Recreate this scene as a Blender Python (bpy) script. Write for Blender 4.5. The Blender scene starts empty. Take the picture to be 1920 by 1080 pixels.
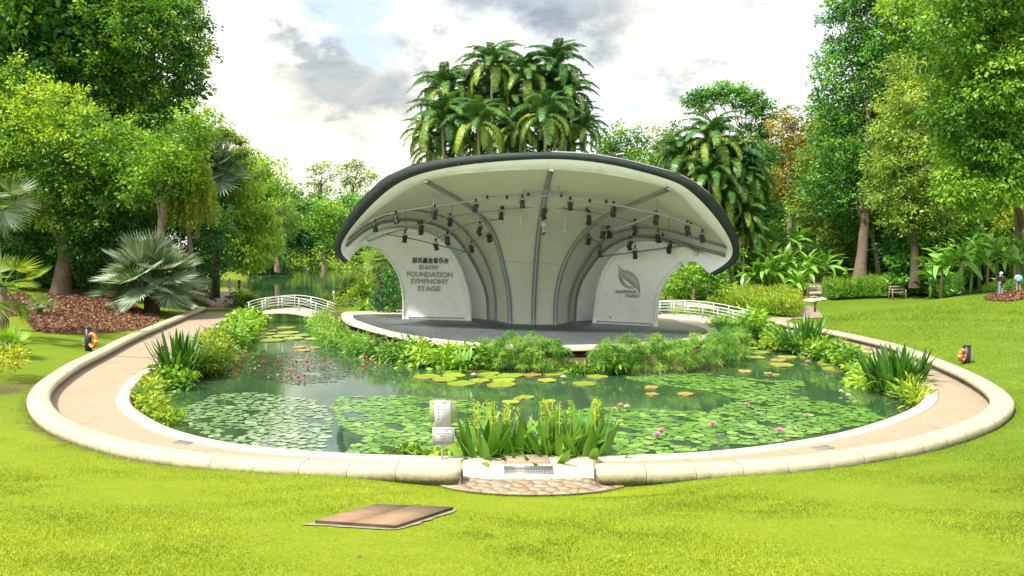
import bpy, math, random
import numpy as np
from mathutils import Vector, Matrix
from mathutils.bvhtree import BVHTree

random.seed(7)
rng = np.random.default_rng(7)
R = math.radians
scn = bpy.context.scene
C = scn.collection

# ------------------------------------------------------------------ camera
F = 1493.0
CAM = np.array([0.0, 0.0, 4.5])
PITCH = math.atan(75.0 / F)
cam_d = bpy.data.cameras.new("camera")
cam = bpy.data.objects.new("camera", cam_d)
C.objects.link(cam)
cam.location = CAM
cam.rotation_euler = (math.pi / 2 - PITCH, 0, 0)
cam_d.sensor_width = 36.0
cam_d.lens = 36.0 * F / 1920.0
cam_d.clip_end = 3000
scn.camera = cam

# ------------------------------------------------------------------ exposure, sun, sky
scn.view_settings.view_transform = 'Standard'
scn.view_settings.look = 'None'
scn.view_settings.gamma = 1.0
scn.view_settings.exposure = 1.42
SUN_EL, SUN_AZ = R(52), R(-35)        # azimuth: where the sun stands, clockwise from +Y seen from the camera's back
sun_d = bpy.data.lights.new("sun", 'SUN')
sun_d.energy = 3.0
sun_d.angle = R(6)
sun_d.color = (1.0, 0.95, 0.84)
sun = bpy.data.objects.new("sun", sun_d)
C.objects.link(sun)
SUN_FROM = Vector((-0.62, -0.55, 1.15)).normalized()
sun.rotation_euler = SUN_FROM.to_track_quat('Z', 'Y').to_euler()


def ray(px, py):
    a, b = (px - 960.0) / F, -(py - 540.0) / F
    cp, sp = math.cos(PITCH), math.sin(PITCH)
    return np.array([a, cp + b * sp, b * cp - sp])


def at(px, py, y):
    r = ray(px, py)
    return CAM + r * (y / r[1])


def onz(px, py, z):
    r = ray(px, py)
    return CAM + r * ((z - CAM[2]) / r[2])


world = bpy.data.worlds.new("World")
scn.world = world
world.use_nodes = True
wt = world.node_tree
wn, wl = wt.nodes, wt.links
for n in list(wn):
    wn.remove(n)
wo = wn.new('ShaderNodeOutputWorld')
bg_sky = wn.new('ShaderNodeBackground')
bg_cl = wn.new('ShaderNodeBackground')
wmix = wn.new('ShaderNodeMixShader')
sky = wn.new('ShaderNodeTexSky')
sky.sky_type = 'NISHITA'
sky.sun_disc = False
sky.sun_elevation = math.asin(SUN_FROM.z)
sky.sun_rotation = math.atan2(SUN_FROM.x, SUN_FROM.y)
sky.air_density = 1.0
sky.dust_density = 1.2
wl.new(sky.outputs[0], bg_sky.inputs[0])
bg_sky.inputs[1].default_value = 0.10
tc = wn.new('ShaderNodeTexCoord')
mp = wn.new('ShaderNodeMapping')
mp.inputs['Scale'].default_value = (1.0, 1.0, 1.9)
wl.new(tc.outputs['Generated'], mp.inputs['Vector'])


def wnoise(scale, detail, rough=0.55, dist=0.0, loc=(0, 0, 0)):
    m = wn.new('ShaderNodeMapping')
    m.inputs['Location'].default_value = loc
    wl.new(mp.outputs[0], m.inputs['Vector'])
    n = wn.new('ShaderNodeTexNoise')
    n.inputs['Scale'].default_value = scale
    n.inputs['Detail'].default_value = detail
    n.inputs['Roughness'].default_value = rough
    n.inputs['Distortion'].default_value = dist
    wl.new(m.outputs[0], n.inputs['Vector'])
    return n


def wmath(op, a, b=None, clamp=False):
    m = wn.new('ShaderNodeMath')
    m.operation = op
    m.use_clamp = clamp
    for i, v in enumerate((a, b)):
        if v is None:
            continue
        if isinstance(v, (int, float)):
            m.inputs[i].default_value = v
        else:
            wl.new(v, m.inputs[i])
    return m.outputs[0]


warp = wnoise(7.0, 6, 0.62)
wsub = wn.new('ShaderNodeVectorMath'); wsub.operation = 'SUBTRACT'
wl.new(warp.outputs['Color'], wsub.inputs[0]); wsub.inputs[1].default_value = (0.5, 0.5, 0.5)
wsc = wn.new('ShaderNodeVectorMath'); wsc.operation = 'SCALE'
wl.new(wsub.outputs[0], wsc.inputs[0]); wsc.inputs['Scale'].default_value = 0.22
wadd = wn.new('ShaderNodeVectorMath'); wadd.operation = 'ADD'
wl.new(tc.outputs['Generated'], wadd.inputs[0]); wl.new(wsc.outputs[0], wadd.inputs[1])


def skyblob(px, py, r, soft, sx=1.0):
    """a soft cloud mass round one direction of the sky, 0..1; sx stretches it sideways"""
    d = ray(px, py); d = d / np.linalg.norm(d)
    s = wn.new('ShaderNodeVectorMath'); s.operation = 'SUBTRACT'
    wl.new(wadd.outputs[0], s.inputs[0]); s.inputs[1].default_value = tuple(d)
    m = wn.new('ShaderNodeVectorMath'); m.operation = 'MULTIPLY'
    wl.new(s.outputs[0], m.inputs[0]); m.inputs[1].default_value = (1.0 / sx, 1.0, 1.0)
    ln = wn.new('ShaderNodeVectorMath'); ln.operation = 'LENGTH'
    wl.new(m.outputs[0], ln.inputs[0])
    mr = wn.new('ShaderNodeMapRange'); mr.interpolation_type = 'SMOOTHSTEP'
    wl.new(ln.outputs['Value'], mr.inputs['Value'])
    mr.inputs['From Min'].default_value = r * (1 - soft)
    mr.inputs['From Max'].default_value = r * (1 + soft)
    mr.inputs['To Min'].default_value = 1.0
    mr.inputs['To Max'].default_value = 0.0
    return mr.outputs[0]


def wmaxall(lst):
    o = lst[0]
    for v in lst[1:]:
        o = wmath('MAXIMUM', o, v)
    return o


dark = wmaxall([skyblob(1030, -10, 0.072, 0.45, 1.7), skyblob(640, 150, 0.058, 0.5, 1.4),
                skyblob(575, 95, 0.03, 0.5, 1.5), skyblob(780, 85, 0.022, 0.6, 2.0), skyblob(690, 175, 0.035, 0.6, 2.2),
                skyblob(1290, 150, 0.022, 0.9, 3.0), skyblob(420, -260, 0.12, 0.5, 1.8), skyblob(1500, -320, 0.14, 0.5, 1.8)])
blue = wmaxall([skyblob(620, 2, 0.04, 0.5, 2.0), skyblob(1430, 70, 0.035, 0.9, 1.8), skyblob(1150, 165, 0.03, 0.9, 1.6)])
big = wnoise(2.4, 5, 0.55, 0.3, (3.1, 0.4, 1.2))
bigr = wn.new('ShaderNodeMapRange'); bigr.interpolation_type = 'SMOOTHSTEP'
wl.new(big.outputs['Fac'], bigr.inputs['Value'])
bigr.inputs['From Min'].default_value = 0.50; bigr.inputs['From Max'].default_value = 0.72
bigr.inputs['To Min'].default_value = 0.0; bigr.inputs['To Max'].default_value = 0.18
det = wnoise(11.0, 7, 0.6, 0.4, (7.7, 2.0, 0.0))
detr = wn.new('ShaderNodeMapRange')
wl.new(det.outputs['Fac'], detr.inputs['Value'])
detr.inputs['From Min'].default_value = 0.3; detr.inputs['From Max'].default_value = 0.7
detr.inputs['To Min'].default_value = 0.65; detr.inputs['To Max'].default_value = 1.1
grey = wmath('MULTIPLY', wmath('MAXIMUM', dark, bigr.outputs[0]), detr.outputs[0], True)
warm = wmaxall([skyblob(600, 290, 0.16, 0.7, 1.6), skyblob(1300, 60, 0.08, 0.9, 1.6)])
cmix = wn.new('ShaderNodeMixRGB')
cmix.inputs[1].default_value = (0.52, 0.54, 0.55, 1)
cmix.inputs[2].default_value = (0.56, 0.53, 0.42, 1)
wl.new(warm, cmix.inputs[0])
cmix2 = wn.new('ShaderNodeMixRGB')
wl.new(grey, cmix2.inputs[0]); wl.new(cmix.outputs[0], cmix2.inputs[1])
cmix2.inputs[2].default_value = (0.155, 0.178, 0.20, 1)
wl.new(cmix2.outputs[0], bg_cl.inputs[0])
bg_cl.inputs[1].default_value = 1.0
cloudf = wmath('SUBTRACT', 0.97, wmath('MULTIPLY', blue, 0.62), True)
wl.new(cloudf, wmix.inputs[0]); wl.new(bg_sky.outputs[0], wmix.inputs[1]); wl.new(bg_cl.outputs[0], wmix.inputs[2])
wl.new(wmix.outputs[0], wo.inputs[0])


# ------------------------------------------------------------------ materials
def new_mat(name):
    m = bpy.data.materials.new(name)
    m.use_nodes = True
    nt = m.node_tree
    b = nt.nodes['Principled BSDF']
    return m, nt, b


def solid(name, col, rough=0.6, var=0.12, scale=6.0, bump=0.0, metal=0.0, spec=0.5, stain=None, stain_scale=1.2, stain_amt=0.4, coord='Object'):
    m, nt, b = new_mat(name)
    t = nt.nodes.new('ShaderNodeTexCoord')
    n = nt.nodes.new('ShaderNodeTexNoise')
    n.inputs['Scale'].default_value = scale; n.inputs['Detail'].default_value = 6; n.inputs['Roughness'].default_value = 0.65
    nt.links.new(t.outputs[coord], n.inputs['Vector'])
    r = nt.nodes.new('ShaderNodeValToRGB')
    r.color_ramp.elements[0].position = 0.3; r.color_ramp.elements[1].position = 0.7
    r.color_ramp.elements[0].color = tuple(c * (1 - var) for c in col) + (1,)
    r.color_ramp.elements[1].color = tuple(min(1, c * (1 + var)) for c in col) + (1,)
    nt.links.new(n.outputs['Fac'], r.inputs[0])
    out = r.outputs[0]
    if stain:
        n2 = nt.nodes.new('ShaderNodeTexNoise')
        n2.inputs['Scale'].default_value = stain_scale; n2.inputs['Detail'].default_value = 8; n2.inputs['Roughness'].default_value = 0.7
        nt.links.new(t.outputs[coord], n2.inputs['Vector'])
        mr = nt.nodes.new('ShaderNodeMapRange')
        mr.inputs['From Min'].default_value = 0.5; mr.inputs['From Max'].default_value = 0.75
        mr.inputs['To Max'].default_value = stain_amt
        nt.links.new(n2.outputs['Fac'], mr.inputs['Value'])
        mx = nt.nodes.new('ShaderNodeMixRGB')
        nt.links.new(mr.outputs[0], mx.inputs[0]); nt.links.new(out, mx.inputs[1]); mx.inputs[2].default_value = tuple(stain) + (1,)
        out = mx.outputs[0]
    nt.links.new(out, b.inputs['Base Color'])
    b.inputs['Roughness'].default_value = rough
    b.inputs['Metallic'].default_value = metal
    b.inputs['Specular IOR Level'].default_value = spec
    if bump:
        bp = nt.nodes.new('ShaderNodeBump')
        bp.inputs['Strength'].default_value = bump; bp.inputs['Distance'].default_value = 0.02
        n3 = nt.nodes.new('ShaderNodeTexNoise')
        n3.inputs['Scale'].default_value = scale * 6; n3.inputs['Detail'].default_value = 4
        nt.links.new(t.outputs[coord], n3.inputs['Vector'])
        nt.links.new(n3.outputs['Fac'], bp.inputs['Height'])
        nt.links.new(bp.outputs[0], b.inputs['Normal'])
    return m


def leafmat(name, dark_c, mid_c, light_c, rough=0.45, transl=0.36, obj_var=0.25):
    """leaf colour from the per-face attribute 'tone' (each leaf's own colour), a little translucent"""
    m, nt, b = new_mat(name)
    a = nt.nodes.new('ShaderNodeAttribute'); a.attribute_name = 'tone'
    oi = nt.nodes.new('ShaderNodeObjectInfo')
    s = nt.nodes.new('ShaderNodeMath'); s.operation = 'MULTIPLY_ADD'
    nt.links.new(oi.outputs['Random'], s.inputs[0]); s.inputs[1].default_value = obj_var; s.inputs[2].default_value = -obj_var / 2
    ad = nt.nodes.new('ShaderNodeMath'); ad.operation = 'ADD'; ad.use_clamp = True
    nt.links.new(a.outputs['Fac'], ad.inputs[0]); nt.links.new(s.outputs[0], ad.inputs[1])
    r = nt.nodes.new('ShaderNodeValToRGB')
    e = r.color_ramp.elements
    e[0].position = 0.05; e[0].color = tuple(dark_c) + (1,)
    e[1].position = 0.95; e[1].color = tuple(light_c) + (1,)
    k = e.new(0.5); k.color = tuple(mid_c) + (1,)
    nt.links.new(ad.outputs[0], r.inputs[0])
    nt.links.new(r.outputs[0], b.inputs['Base Color'])
    b.inputs['Roughness'].default_value = rough
    b.inputs['Specular IOR Level'].default_value = 0.4
    tr = nt.nodes.new('ShaderNodeBsdfTranslucent')
    br = nt.nodes.new('ShaderNodeMixRGB'); br.blend_type = 'MULTIPLY'; br.inputs[0].default_value = 1.0
    nt.links.new(r.outputs[0], br.inputs[1]); br.inputs[2].default_value = (1.5, 1.3, 0.5, 1)
    nt.links.new(br.outputs[0], tr.inputs[0])
    mx = nt.nodes.new('ShaderNodeMixShader'); mx.inputs[0].default_value = transl
    nt.links.new(b.outputs[0], mx.inputs[1]); nt.links.new(tr.outputs[0], mx.inputs[2])
    nt.links.new(mx.outputs[0], nt.nodes['Material Output'].inputs[0])
    return m


M = {}
M['green'] = leafmat('leaf_green', (0.0259, 0.1035, 0.0155), (0.1294, 0.3234, 0.0310), (0.4399, 0.6000, 0.0569))
M['dark'] = leafmat('leaf_dark', (0.0173, 0.0806, 0.0230), (0.0634, 0.2160, 0.0403), (0.2016, 0.4608, 0.0634))
M['bright'] = leafmat('leaf_bright', (0.0486, 0.1458, 0.0130), (0.1782, 0.3807, 0.0292), (0.4050, 0.6000, 0.0729))
M['yellow'] = leafmat('leaf_yellow', (0.0607, 0.1214, 0.0091), (0.2277, 0.3415, 0.0213), (0.5465, 0.6000, 0.0683))
M['brown'] = leafmat('leaf_russet', (0.1092, 0.1170, 0.0187), (0.3120, 0.2808, 0.0468), (0.5928, 0.4524, 0.0936))
M['olive'] = leafmat('leaf_olive', (0.0574, 0.1357, 0.0262), (0.1957, 0.3262, 0.0574), (0.4438, 0.5742, 0.1044))
M['palm'] = leafmat('leaf_palm', (0.0159, 0.0638, 0.0159), (0.0638, 0.1834, 0.0351), (0.3350, 0.4306, 0.0558), 0.38, 0.2)
M['silver'] = leafmat('leaf_silver', (0.045, 0.100, 0.035), (0.150, 0.235, 0.120), (0.420, 0.480, 0.360), 0.45, 0.15, 0.4)
M['banana'] = leafmat('leaf_banana', (0.0450, 0.1500, 0.0180), (0.1500, 0.3600, 0.0525), (0.3600, 0.6000, 0.1350), 0.35, 0.3)
M['sword'] = leafmat('leaf_sword', (0.0252, 0.0910, 0.0112), (0.1050, 0.2660, 0.0224), (0.3080, 0.4760, 0.0490), 0.35, 0.25)
M['papyrus'] = leafmat('leaf_papyrus', (0.0336, 0.1260, 0.0202), (0.1260, 0.3192, 0.0420), (0.3696, 0.5544, 0.0756), 0.5, 0.3)
M['ginger'] = leafmat('leaf_ginger', (0.0500, 0.1375, 0.0100), (0.1750, 0.3250, 0.0200), (0.4125, 0.5000, 0.0375), 0.45, 0.3)
M['grass'] = leafmat('grass_blade', (0.095, 0.165, 0.006), (0.225, 0.320, 0.010), (0.390, 0.450, 0.030), 0.6, 0.3, 0)
M['mulch'] = leafmat('mulch_leaf', (0.060, 0.024, 0.014), (0.190, 0.085, 0.045), (0.400, 0.215, 0.120), 0.8, 0.0, 0)
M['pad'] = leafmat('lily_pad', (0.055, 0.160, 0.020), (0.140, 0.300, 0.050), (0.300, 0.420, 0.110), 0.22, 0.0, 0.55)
M['padsheen'] = leafmat('lily_pad_sheen_tint', (0.090, 0.170, 0.060), (0.190, 0.290, 0.130), (0.330, 0.420, 0.230), 0.14, 0.0, 0.6)  # sky sheen on this patch of pads is put into the paler colour
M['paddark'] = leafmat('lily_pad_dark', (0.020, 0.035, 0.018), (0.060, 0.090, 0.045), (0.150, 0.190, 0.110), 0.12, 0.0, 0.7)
M['giant'] = leafmat('giant_pad', (0.130, 0.220, 0.015), (0.200, 0.300, 0.022), (0.290, 0.360, 0.050), 0.4, 0.0, 0.5)
M['giantbrown'] = leafmat('giant_pad_brown', (0.190, 0.170, 0.030), (0.290, 0.230, 0.050), (0.380, 0.280, 0.080), 0.4, 0.0, 0.5)
M['padrim'] = solid('pad_rim', (0.26, 0.19, 0.045), 0.5, 0.25)
M['bark'] = solid('bark', (0.17, 0.125, 0.085), 0.9, 0.35, 5, 0.8, stain=(0.10, 0.07, 0.05))
M['barkdark'] = solid('bark_dark', (0.075, 0.055, 0.04), 0.9, 0.35, 5, 0.8)
M['barkpale'] = solid('bark_pale', (0.30, 0.26, 0.19), 0.85, 0.3, 4, 0.6)
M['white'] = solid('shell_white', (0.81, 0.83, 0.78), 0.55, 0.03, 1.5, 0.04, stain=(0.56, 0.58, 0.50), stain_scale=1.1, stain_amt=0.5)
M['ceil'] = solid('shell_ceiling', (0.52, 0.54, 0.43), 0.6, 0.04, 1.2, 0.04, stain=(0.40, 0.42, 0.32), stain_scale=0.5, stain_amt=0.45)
M['rib'] = solid('rib_grey', (0.21, 0.225, 0.22), 0.5, 0.12, 3)
M['fascia'] = solid('fascia_dark', (0.016, 0.025, 0.026), 0.7, 0.25, 2.0, stain=(0.05, 0.065, 0.06), stain_scale=1.5)
M['letter'] = solid('letter_grey', (0.36, 0.39, 0.36), 0.5, 0.1)
M['letterdark'] = solid('letter_dark', (0.07, 0.075, 0.08), 0.5, 0.1)
M['floor'] = solid('stage_floor_dark', (0.060, 0.066, 0.070), 0.32, 0.18, 1.1, 0.05, stain=(0.10, 0.105, 0.105), stain_scale=0.6)
M['cream'] = solid('cream_concrete', (0.49, 0.43, 0.315), 0.75, 0.10, 5, 0.3, stain=(0.34, 0.29, 0.20), stain_scale=1.6, stain_amt=0.45)
M['coping'] = solid('coping_concrete', (0.44, 0.39, 0.27), 0.78, 0.12, 7, 0.6, stain=(0.28, 0.235, 0.15), stain_scale=1.6, stain_amt=0.6, coord='Object')


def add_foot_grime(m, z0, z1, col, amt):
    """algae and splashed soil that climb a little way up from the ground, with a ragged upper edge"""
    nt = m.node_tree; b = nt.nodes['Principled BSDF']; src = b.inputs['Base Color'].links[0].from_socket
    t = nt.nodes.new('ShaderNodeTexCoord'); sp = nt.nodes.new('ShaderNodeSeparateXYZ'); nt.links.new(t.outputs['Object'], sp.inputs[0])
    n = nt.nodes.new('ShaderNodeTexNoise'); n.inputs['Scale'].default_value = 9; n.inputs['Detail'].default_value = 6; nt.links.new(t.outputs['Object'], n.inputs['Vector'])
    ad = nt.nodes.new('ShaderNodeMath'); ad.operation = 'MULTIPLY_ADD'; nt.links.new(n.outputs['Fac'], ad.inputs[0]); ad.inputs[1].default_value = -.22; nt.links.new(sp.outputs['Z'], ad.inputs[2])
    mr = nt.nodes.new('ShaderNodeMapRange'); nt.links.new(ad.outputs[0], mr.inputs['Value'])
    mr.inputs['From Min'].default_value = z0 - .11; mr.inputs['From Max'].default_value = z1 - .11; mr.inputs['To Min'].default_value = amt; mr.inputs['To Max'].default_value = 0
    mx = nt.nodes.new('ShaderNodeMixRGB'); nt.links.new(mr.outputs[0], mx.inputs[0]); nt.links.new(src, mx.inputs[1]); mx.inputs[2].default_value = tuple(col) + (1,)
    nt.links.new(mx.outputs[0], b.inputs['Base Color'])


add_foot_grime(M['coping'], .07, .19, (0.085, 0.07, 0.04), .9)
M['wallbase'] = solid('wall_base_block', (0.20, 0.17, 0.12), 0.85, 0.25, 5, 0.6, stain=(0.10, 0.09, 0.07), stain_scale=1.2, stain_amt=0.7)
M['paving'] = solid('path_concrete', (0.320, 0.250, 0.170), 0.8, 0.11, 14, 0.3, stain=(0.255, 0.18, 0.115), stain_scale=1.3, stain_amt=0.8)
M['brownpath'] = solid('brown_path', (0.27, 0.20, 0.15), 0.9, 0.15, 10, 0.4)
M['palepath'] = solid('pale_path', (0.52, 0.46, 0.35), 0.85, 0.12, 5, 0.3)
M['stone'] = solid('flagstone', (0.31, 0.215, 0.14), 0.8, 0.2, 4, 0.5, stain=(0.20, 0.15, 0.10), stain_scale=3)
M['stone2'] = solid('flagstone_grey', (0.32, 0.26, 0.185), 0.8, 0.2, 4, 0.5, stain=(0.22, 0.16, 0.10), stain_scale=3)
M['joint'] = solid('joint_mortar', (0.26, 0.23, 0.15), 0.95, 0.25, 12, 0.5)
M['steel'] = solid('galvanised_steel', (0.42, 0.43, 0.42), 0.4, 0.12, 10, 0, 0.6)
M['whitesteel'] = solid('white_painted_steel', (0.46, 0.47, 0.43), 0.45, 0.06)
M['greysteel'] = solid('grey_painted_steel', (0.20, 0.21, 0.20), 0.5, 0.1)
M['black'] = solid('black_metal', (0.012, 0.013, 0.015), 0.45, 0.2)
M['signwhite'] = solid('sign_white', (0.47, 0.48, 0.48), 0.4, 0.03)
M['signgreen'] = solid('sign_pale_green', (0.27, 0.34, 0.14), 0.5, 0.05)
M['ink'] = solid('sign_ink', (0.06, 0.07, 0.10), 0.6, 0.05)
M['inkgrey'] = solid('sign_ink_grey', (0.16, 0.17, 0.19), 0.6, 0.05)
M['orange'] = solid('ring_orange', (0.60, 0.13, 0.035), 0.45, 0.1)
M['manhole'] = solid('rusty_plate', (0.25, 0.15, 0.085), 0.8, 0.15, 5, 0.4, stain=(0.30, 0.25, 0.11), stain_scale=4, stain_amt=0.5)
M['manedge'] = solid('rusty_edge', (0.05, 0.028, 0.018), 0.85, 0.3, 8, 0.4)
M['timber'] = solid('grey_timber', (0.26, 0.21, 0.15), 0.8, 0.2)
M['skin'] = solid('skin', (0.50, 0.30, 0.21), 0.55, 0.05)
M['hair'] = solid('hair_dark', (0.025, 0.018, 0.014), 0.6, 0.2)
M['beige'] = solid('cloth_beige', (0.52, 0.40, 0.30), 0.9, 0.1)
M['clothdark'] = solid('cloth_dark', (0.03, 0.035, 0.045), 0.9, 0.1)
M['clothgrey'] = solid('cloth_grey', (0.22, 0.25, 0.28), 0.9, 0.1)
M['clothwhite'] = solid('cloth_white', (0.62, 0.60, 0.58), 0.9, 0.05)
M['turquoise'] = solid('bag_turquoise', (0.12, 0.52, 0.50), 0.7, 0.08)
M['petalred'] = solid('petal_crimson', (0.55, 0.02, 0.10), 0.5, 0.2)
M['petalpink'] = solid('petal_pink', (0.72, 0.33, 0.42), 0.5, 0.12)
M['petalorange'] = solid('petal_orange', (0.75, 0.20, 0.03), 0.5, 0.2)
M['petalwhite'] = solid('petal_white', (0.75, 0.70, 0.62), 0.5, 0.05)
M['stem'] = solid('green_stem', (0.10, 0.19, 0.04), 0.6, 0.2)
M['deadstem'] = solid('dry_stem', (0.30, 0.22, 0.12), 0.8, 0.25)
M['bed'] = solid('lake_bed', (0.035, 0.045, 0.025), 0.9, 0.3, 2)


def lawn_material():
    m, nt, b = new_mat('lawn')
    t = nt.nodes.new('ShaderNodeTexCoord')

    def nz(scale, det, lo, hi, rough=0.6):
        n = nt.nodes.new('ShaderNodeTexNoise')
        n.inputs['Scale'].default_value = scale; n.inputs['Detail'].default_value = det; n.inputs['Roughness'].default_value = rough
        nt.links.new(t.outputs['Object'], n.inputs['Vector'])
        r = nt.nodes.new('ShaderNodeMapRange')
        r.inputs['From Min'].default_value = lo; r.inputs['From Max'].default_value = hi
        nt.links.new(n.outputs['Fac'], r.inputs['Value'])
        return r.outputs[0], n

    def mix(f, a, c, bt='MIX'):
        x = nt.nodes.new('ShaderNodeMixRGB'); x.blend_type = bt
        for i, v in ((0, f), (1, a), (2, c)):
            if isinstance(v, tuple):
                x.inputs[i].default_value = v + (1,)
            elif isinstance(v, float):
                x.inputs[i].default_value = v
            else:
                nt.links.new(v, x.inputs[i])
        return x.outputs[0]
    f1, _ = nz(0.30, 6, 0.38, 0.62)
    f2, _ = nz(1.5, 9, 0.38, 0.62, 0.8)
    f3, n3 = nz(26.0, 5, 0.34, 0.66, 0.75)
    f4, _ = nz(0.6, 8, 0.60, 0.72, 0.75)
    c = mix(f1, (0.105, 0.200, 0.010), (0.200, 0.285, 0.022))
    c = mix(f2, c, (0.100, 0.185, 0.012))
    c = mix(f3, (0.095, 0.150, 0.008), c)
    c = mix(f4, c, (0.275, 0.265, 0.060))
    dr = nt.nodes.new('ShaderNodeAttribute'); dr.attribute_name = 'dry'
    c = mix(dr.outputs['Fac'], c, mix(f3, (0.150, 0.205, 0.008), mix(f2, (0.330, 0.365, 0.022), (0.240, 0.320, 0.012))))
    a = nt.nodes.new('ShaderNodeAttribute'); a.attribute_name = 'dirt'
    mm = nt.nodes.new('ShaderNodeMath'); mm.operation = 'MULTIPLY_ADD'
    nt.links.new(f2, mm.inputs[0]); mm.inputs[1].default_value = -0.6
    nt.links.new(a.outputs['Fac'], mm.inputs[2])
    mc = nt.nodes.new('ShaderNodeMath'); mc.operation = 'MULTIPLY'; mc.use_clamp = True
    nt.links.new(mm.outputs[0], mc.inputs[0]); mc.inputs[1].default_value = 1.6
    dirtc = mix(f3, (0.055, 0.042, 0.022), (0.15, 0.115, 0.055))
    c = mix(mc.outputs[0], c, dirtc)
    nt.links.new(c, b.inputs['Base Color'])
    b.inputs['Roughness'].default_value = 0.9
    b.inputs['Specular IOR Level'].default_value = 0.15
    bp = nt.nodes.new('ShaderNodeBump'); bp.inputs['Strength'].default_value = 0.7; bp.inputs['Distance'].default_value = 0.04
    nt.links.new(n3.outputs['Fac'], bp.inputs['Height']); nt.links.new(bp.outputs[0], b.inputs['Normal'])
    return m


M['lawn'] = lawn_material()
for k_ in ('pad', 'padsheen', 'paddark'):
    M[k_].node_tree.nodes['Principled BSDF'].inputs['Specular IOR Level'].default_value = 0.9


def water_material():
    m, nt, b = new_mat('pond_water')
    t = nt.nodes.new('ShaderNodeTexCoord')
    n = nt.nodes.new('ShaderNodeTexNoise'); n.inputs['Scale'].default_value = 0.35; n.inputs['Detail'].default_value = 5
    nt.links.new(t.outputs['Object'], n.inputs['Vector'])
    r = nt.nodes.new('ShaderNodeValToRGB')
    r.color_ramp.elements[0].position = 0.35; r.color_ramp.elements[0].color = (0.030, 0.070, 0.030, 1)
    r.color_ramp.elements[1].position = 0.7; r.color_ramp.elements[1].color = (0.050, 0.095, 0.045, 1)
    nt.links.new(n.outputs['Fac'], r.inputs[0]); nt.links.new(r.outputs[0], b.inputs['Base Color'])
    b.inputs['Roughness'].default_value = 0.035
    b.inputs['IOR'].default_value = 2.5
    b.inputs['Specular IOR Level'].default_value = 0.8
    mp2 = nt.nodes.new('ShaderNodeMapping'); mp2.inputs['Scale'].default_value = (1, 2.2, 1)
    nt.links.new(t.outputs['Object'], mp2.inputs[0])
    w = nt.nodes.new('ShaderNodeTexNoise'); w.inputs['Scale'].default_value = 2.6; w.inputs['Detail'].default_value = 3
    nt.links.new(mp2.outputs[0], w.inputs['Vector'])
    bp = nt.nodes.new('ShaderNodeBump'); bp.inputs['Strength'].default_value = 0.035; bp.inputs['Distance'].default_value = 0.05
    nt.links.new(w.outputs['Fac'], bp.inputs['Height']); nt.links.new(bp.outputs[0], b.inputs['Normal'])
    return m


M['water'] = water_material()


# ------------------------------------------------------------------ mesh helpers
def mesh_np(name, V, F_, mat, tone=None, smooth=False, mats=None, mi=None):
    """V (n,3); F_ (m,k) array or list of index lists"""
    me = bpy.data.meshes.new(name)
    V = np.asarray(V, dtype=np.float32)
    if isinstance(F_, np.ndarray):
        k = F_.shape[1]; m = F_.shape[0]
        loops = F_.astype(np.int32).ravel(); tot = np.full(m, k, np.int32); st = np.arange(m, dtype=np.int32) * k
    else:
        tot = np.array([len(f) for f in F_], np.int32); m = len(F_)
        loops = np.array([i for f in F_ for i in f], np.int32); st = np.concatenate([[0], np.cumsum(tot)[:-1]]).astype(np.int32)
    me.vertices.add(len(V)); me.vertices.foreach_set('co', V.ravel())
    me.loops.add(len(loops)); me.loops.foreach_set('vertex_index', loops)
    me.polygons.add(m); me.polygons.foreach_set('loop_start', st); me.polygons.foreach_set('loop_total', tot)
    if smooth:
        me.polygons.foreach_set('use_smooth', np.ones(m, bool))
    me.update(calc_edges=True)
    if tone is not None:
        a = me.attributes.new('tone', 'FLOAT', 'FACE'); a.data.foreach_set('value', np.asarray(tone, np.float32))
    for x in (mats or [mat]):
        me.materials.append(x)
    if mi is not None:
        me.polygons.foreach_set('material_index', np.asarray(mi, np.int32))
    return me


def link(name, me, parent=None, loc=None):
    o = bpy.data.objects.new(name, me)
    C.objects.link(o)
    if loc is not None:
        o.location = tuple(loc)
    if parent is not None:
        o.parent = parent
    return o


def tag(o, label=None, cat=None, group=None, kind=None):
    if label: o['label'] = label
    if cat: o['category'] = cat
    if group: o['group'] = group
    if kind: o['kind'] = kind
    return o


def empty(name, loc, label, cat, group=None, rz=0.0):
    o = bpy.data.objects.new(name, None)
    C.objects.link(o); o.location = tuple(loc); o.rotation_euler = (0, 0, rz)
    o.empty_display_size = 0.2
    return tag(o, label, cat, group)


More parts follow.
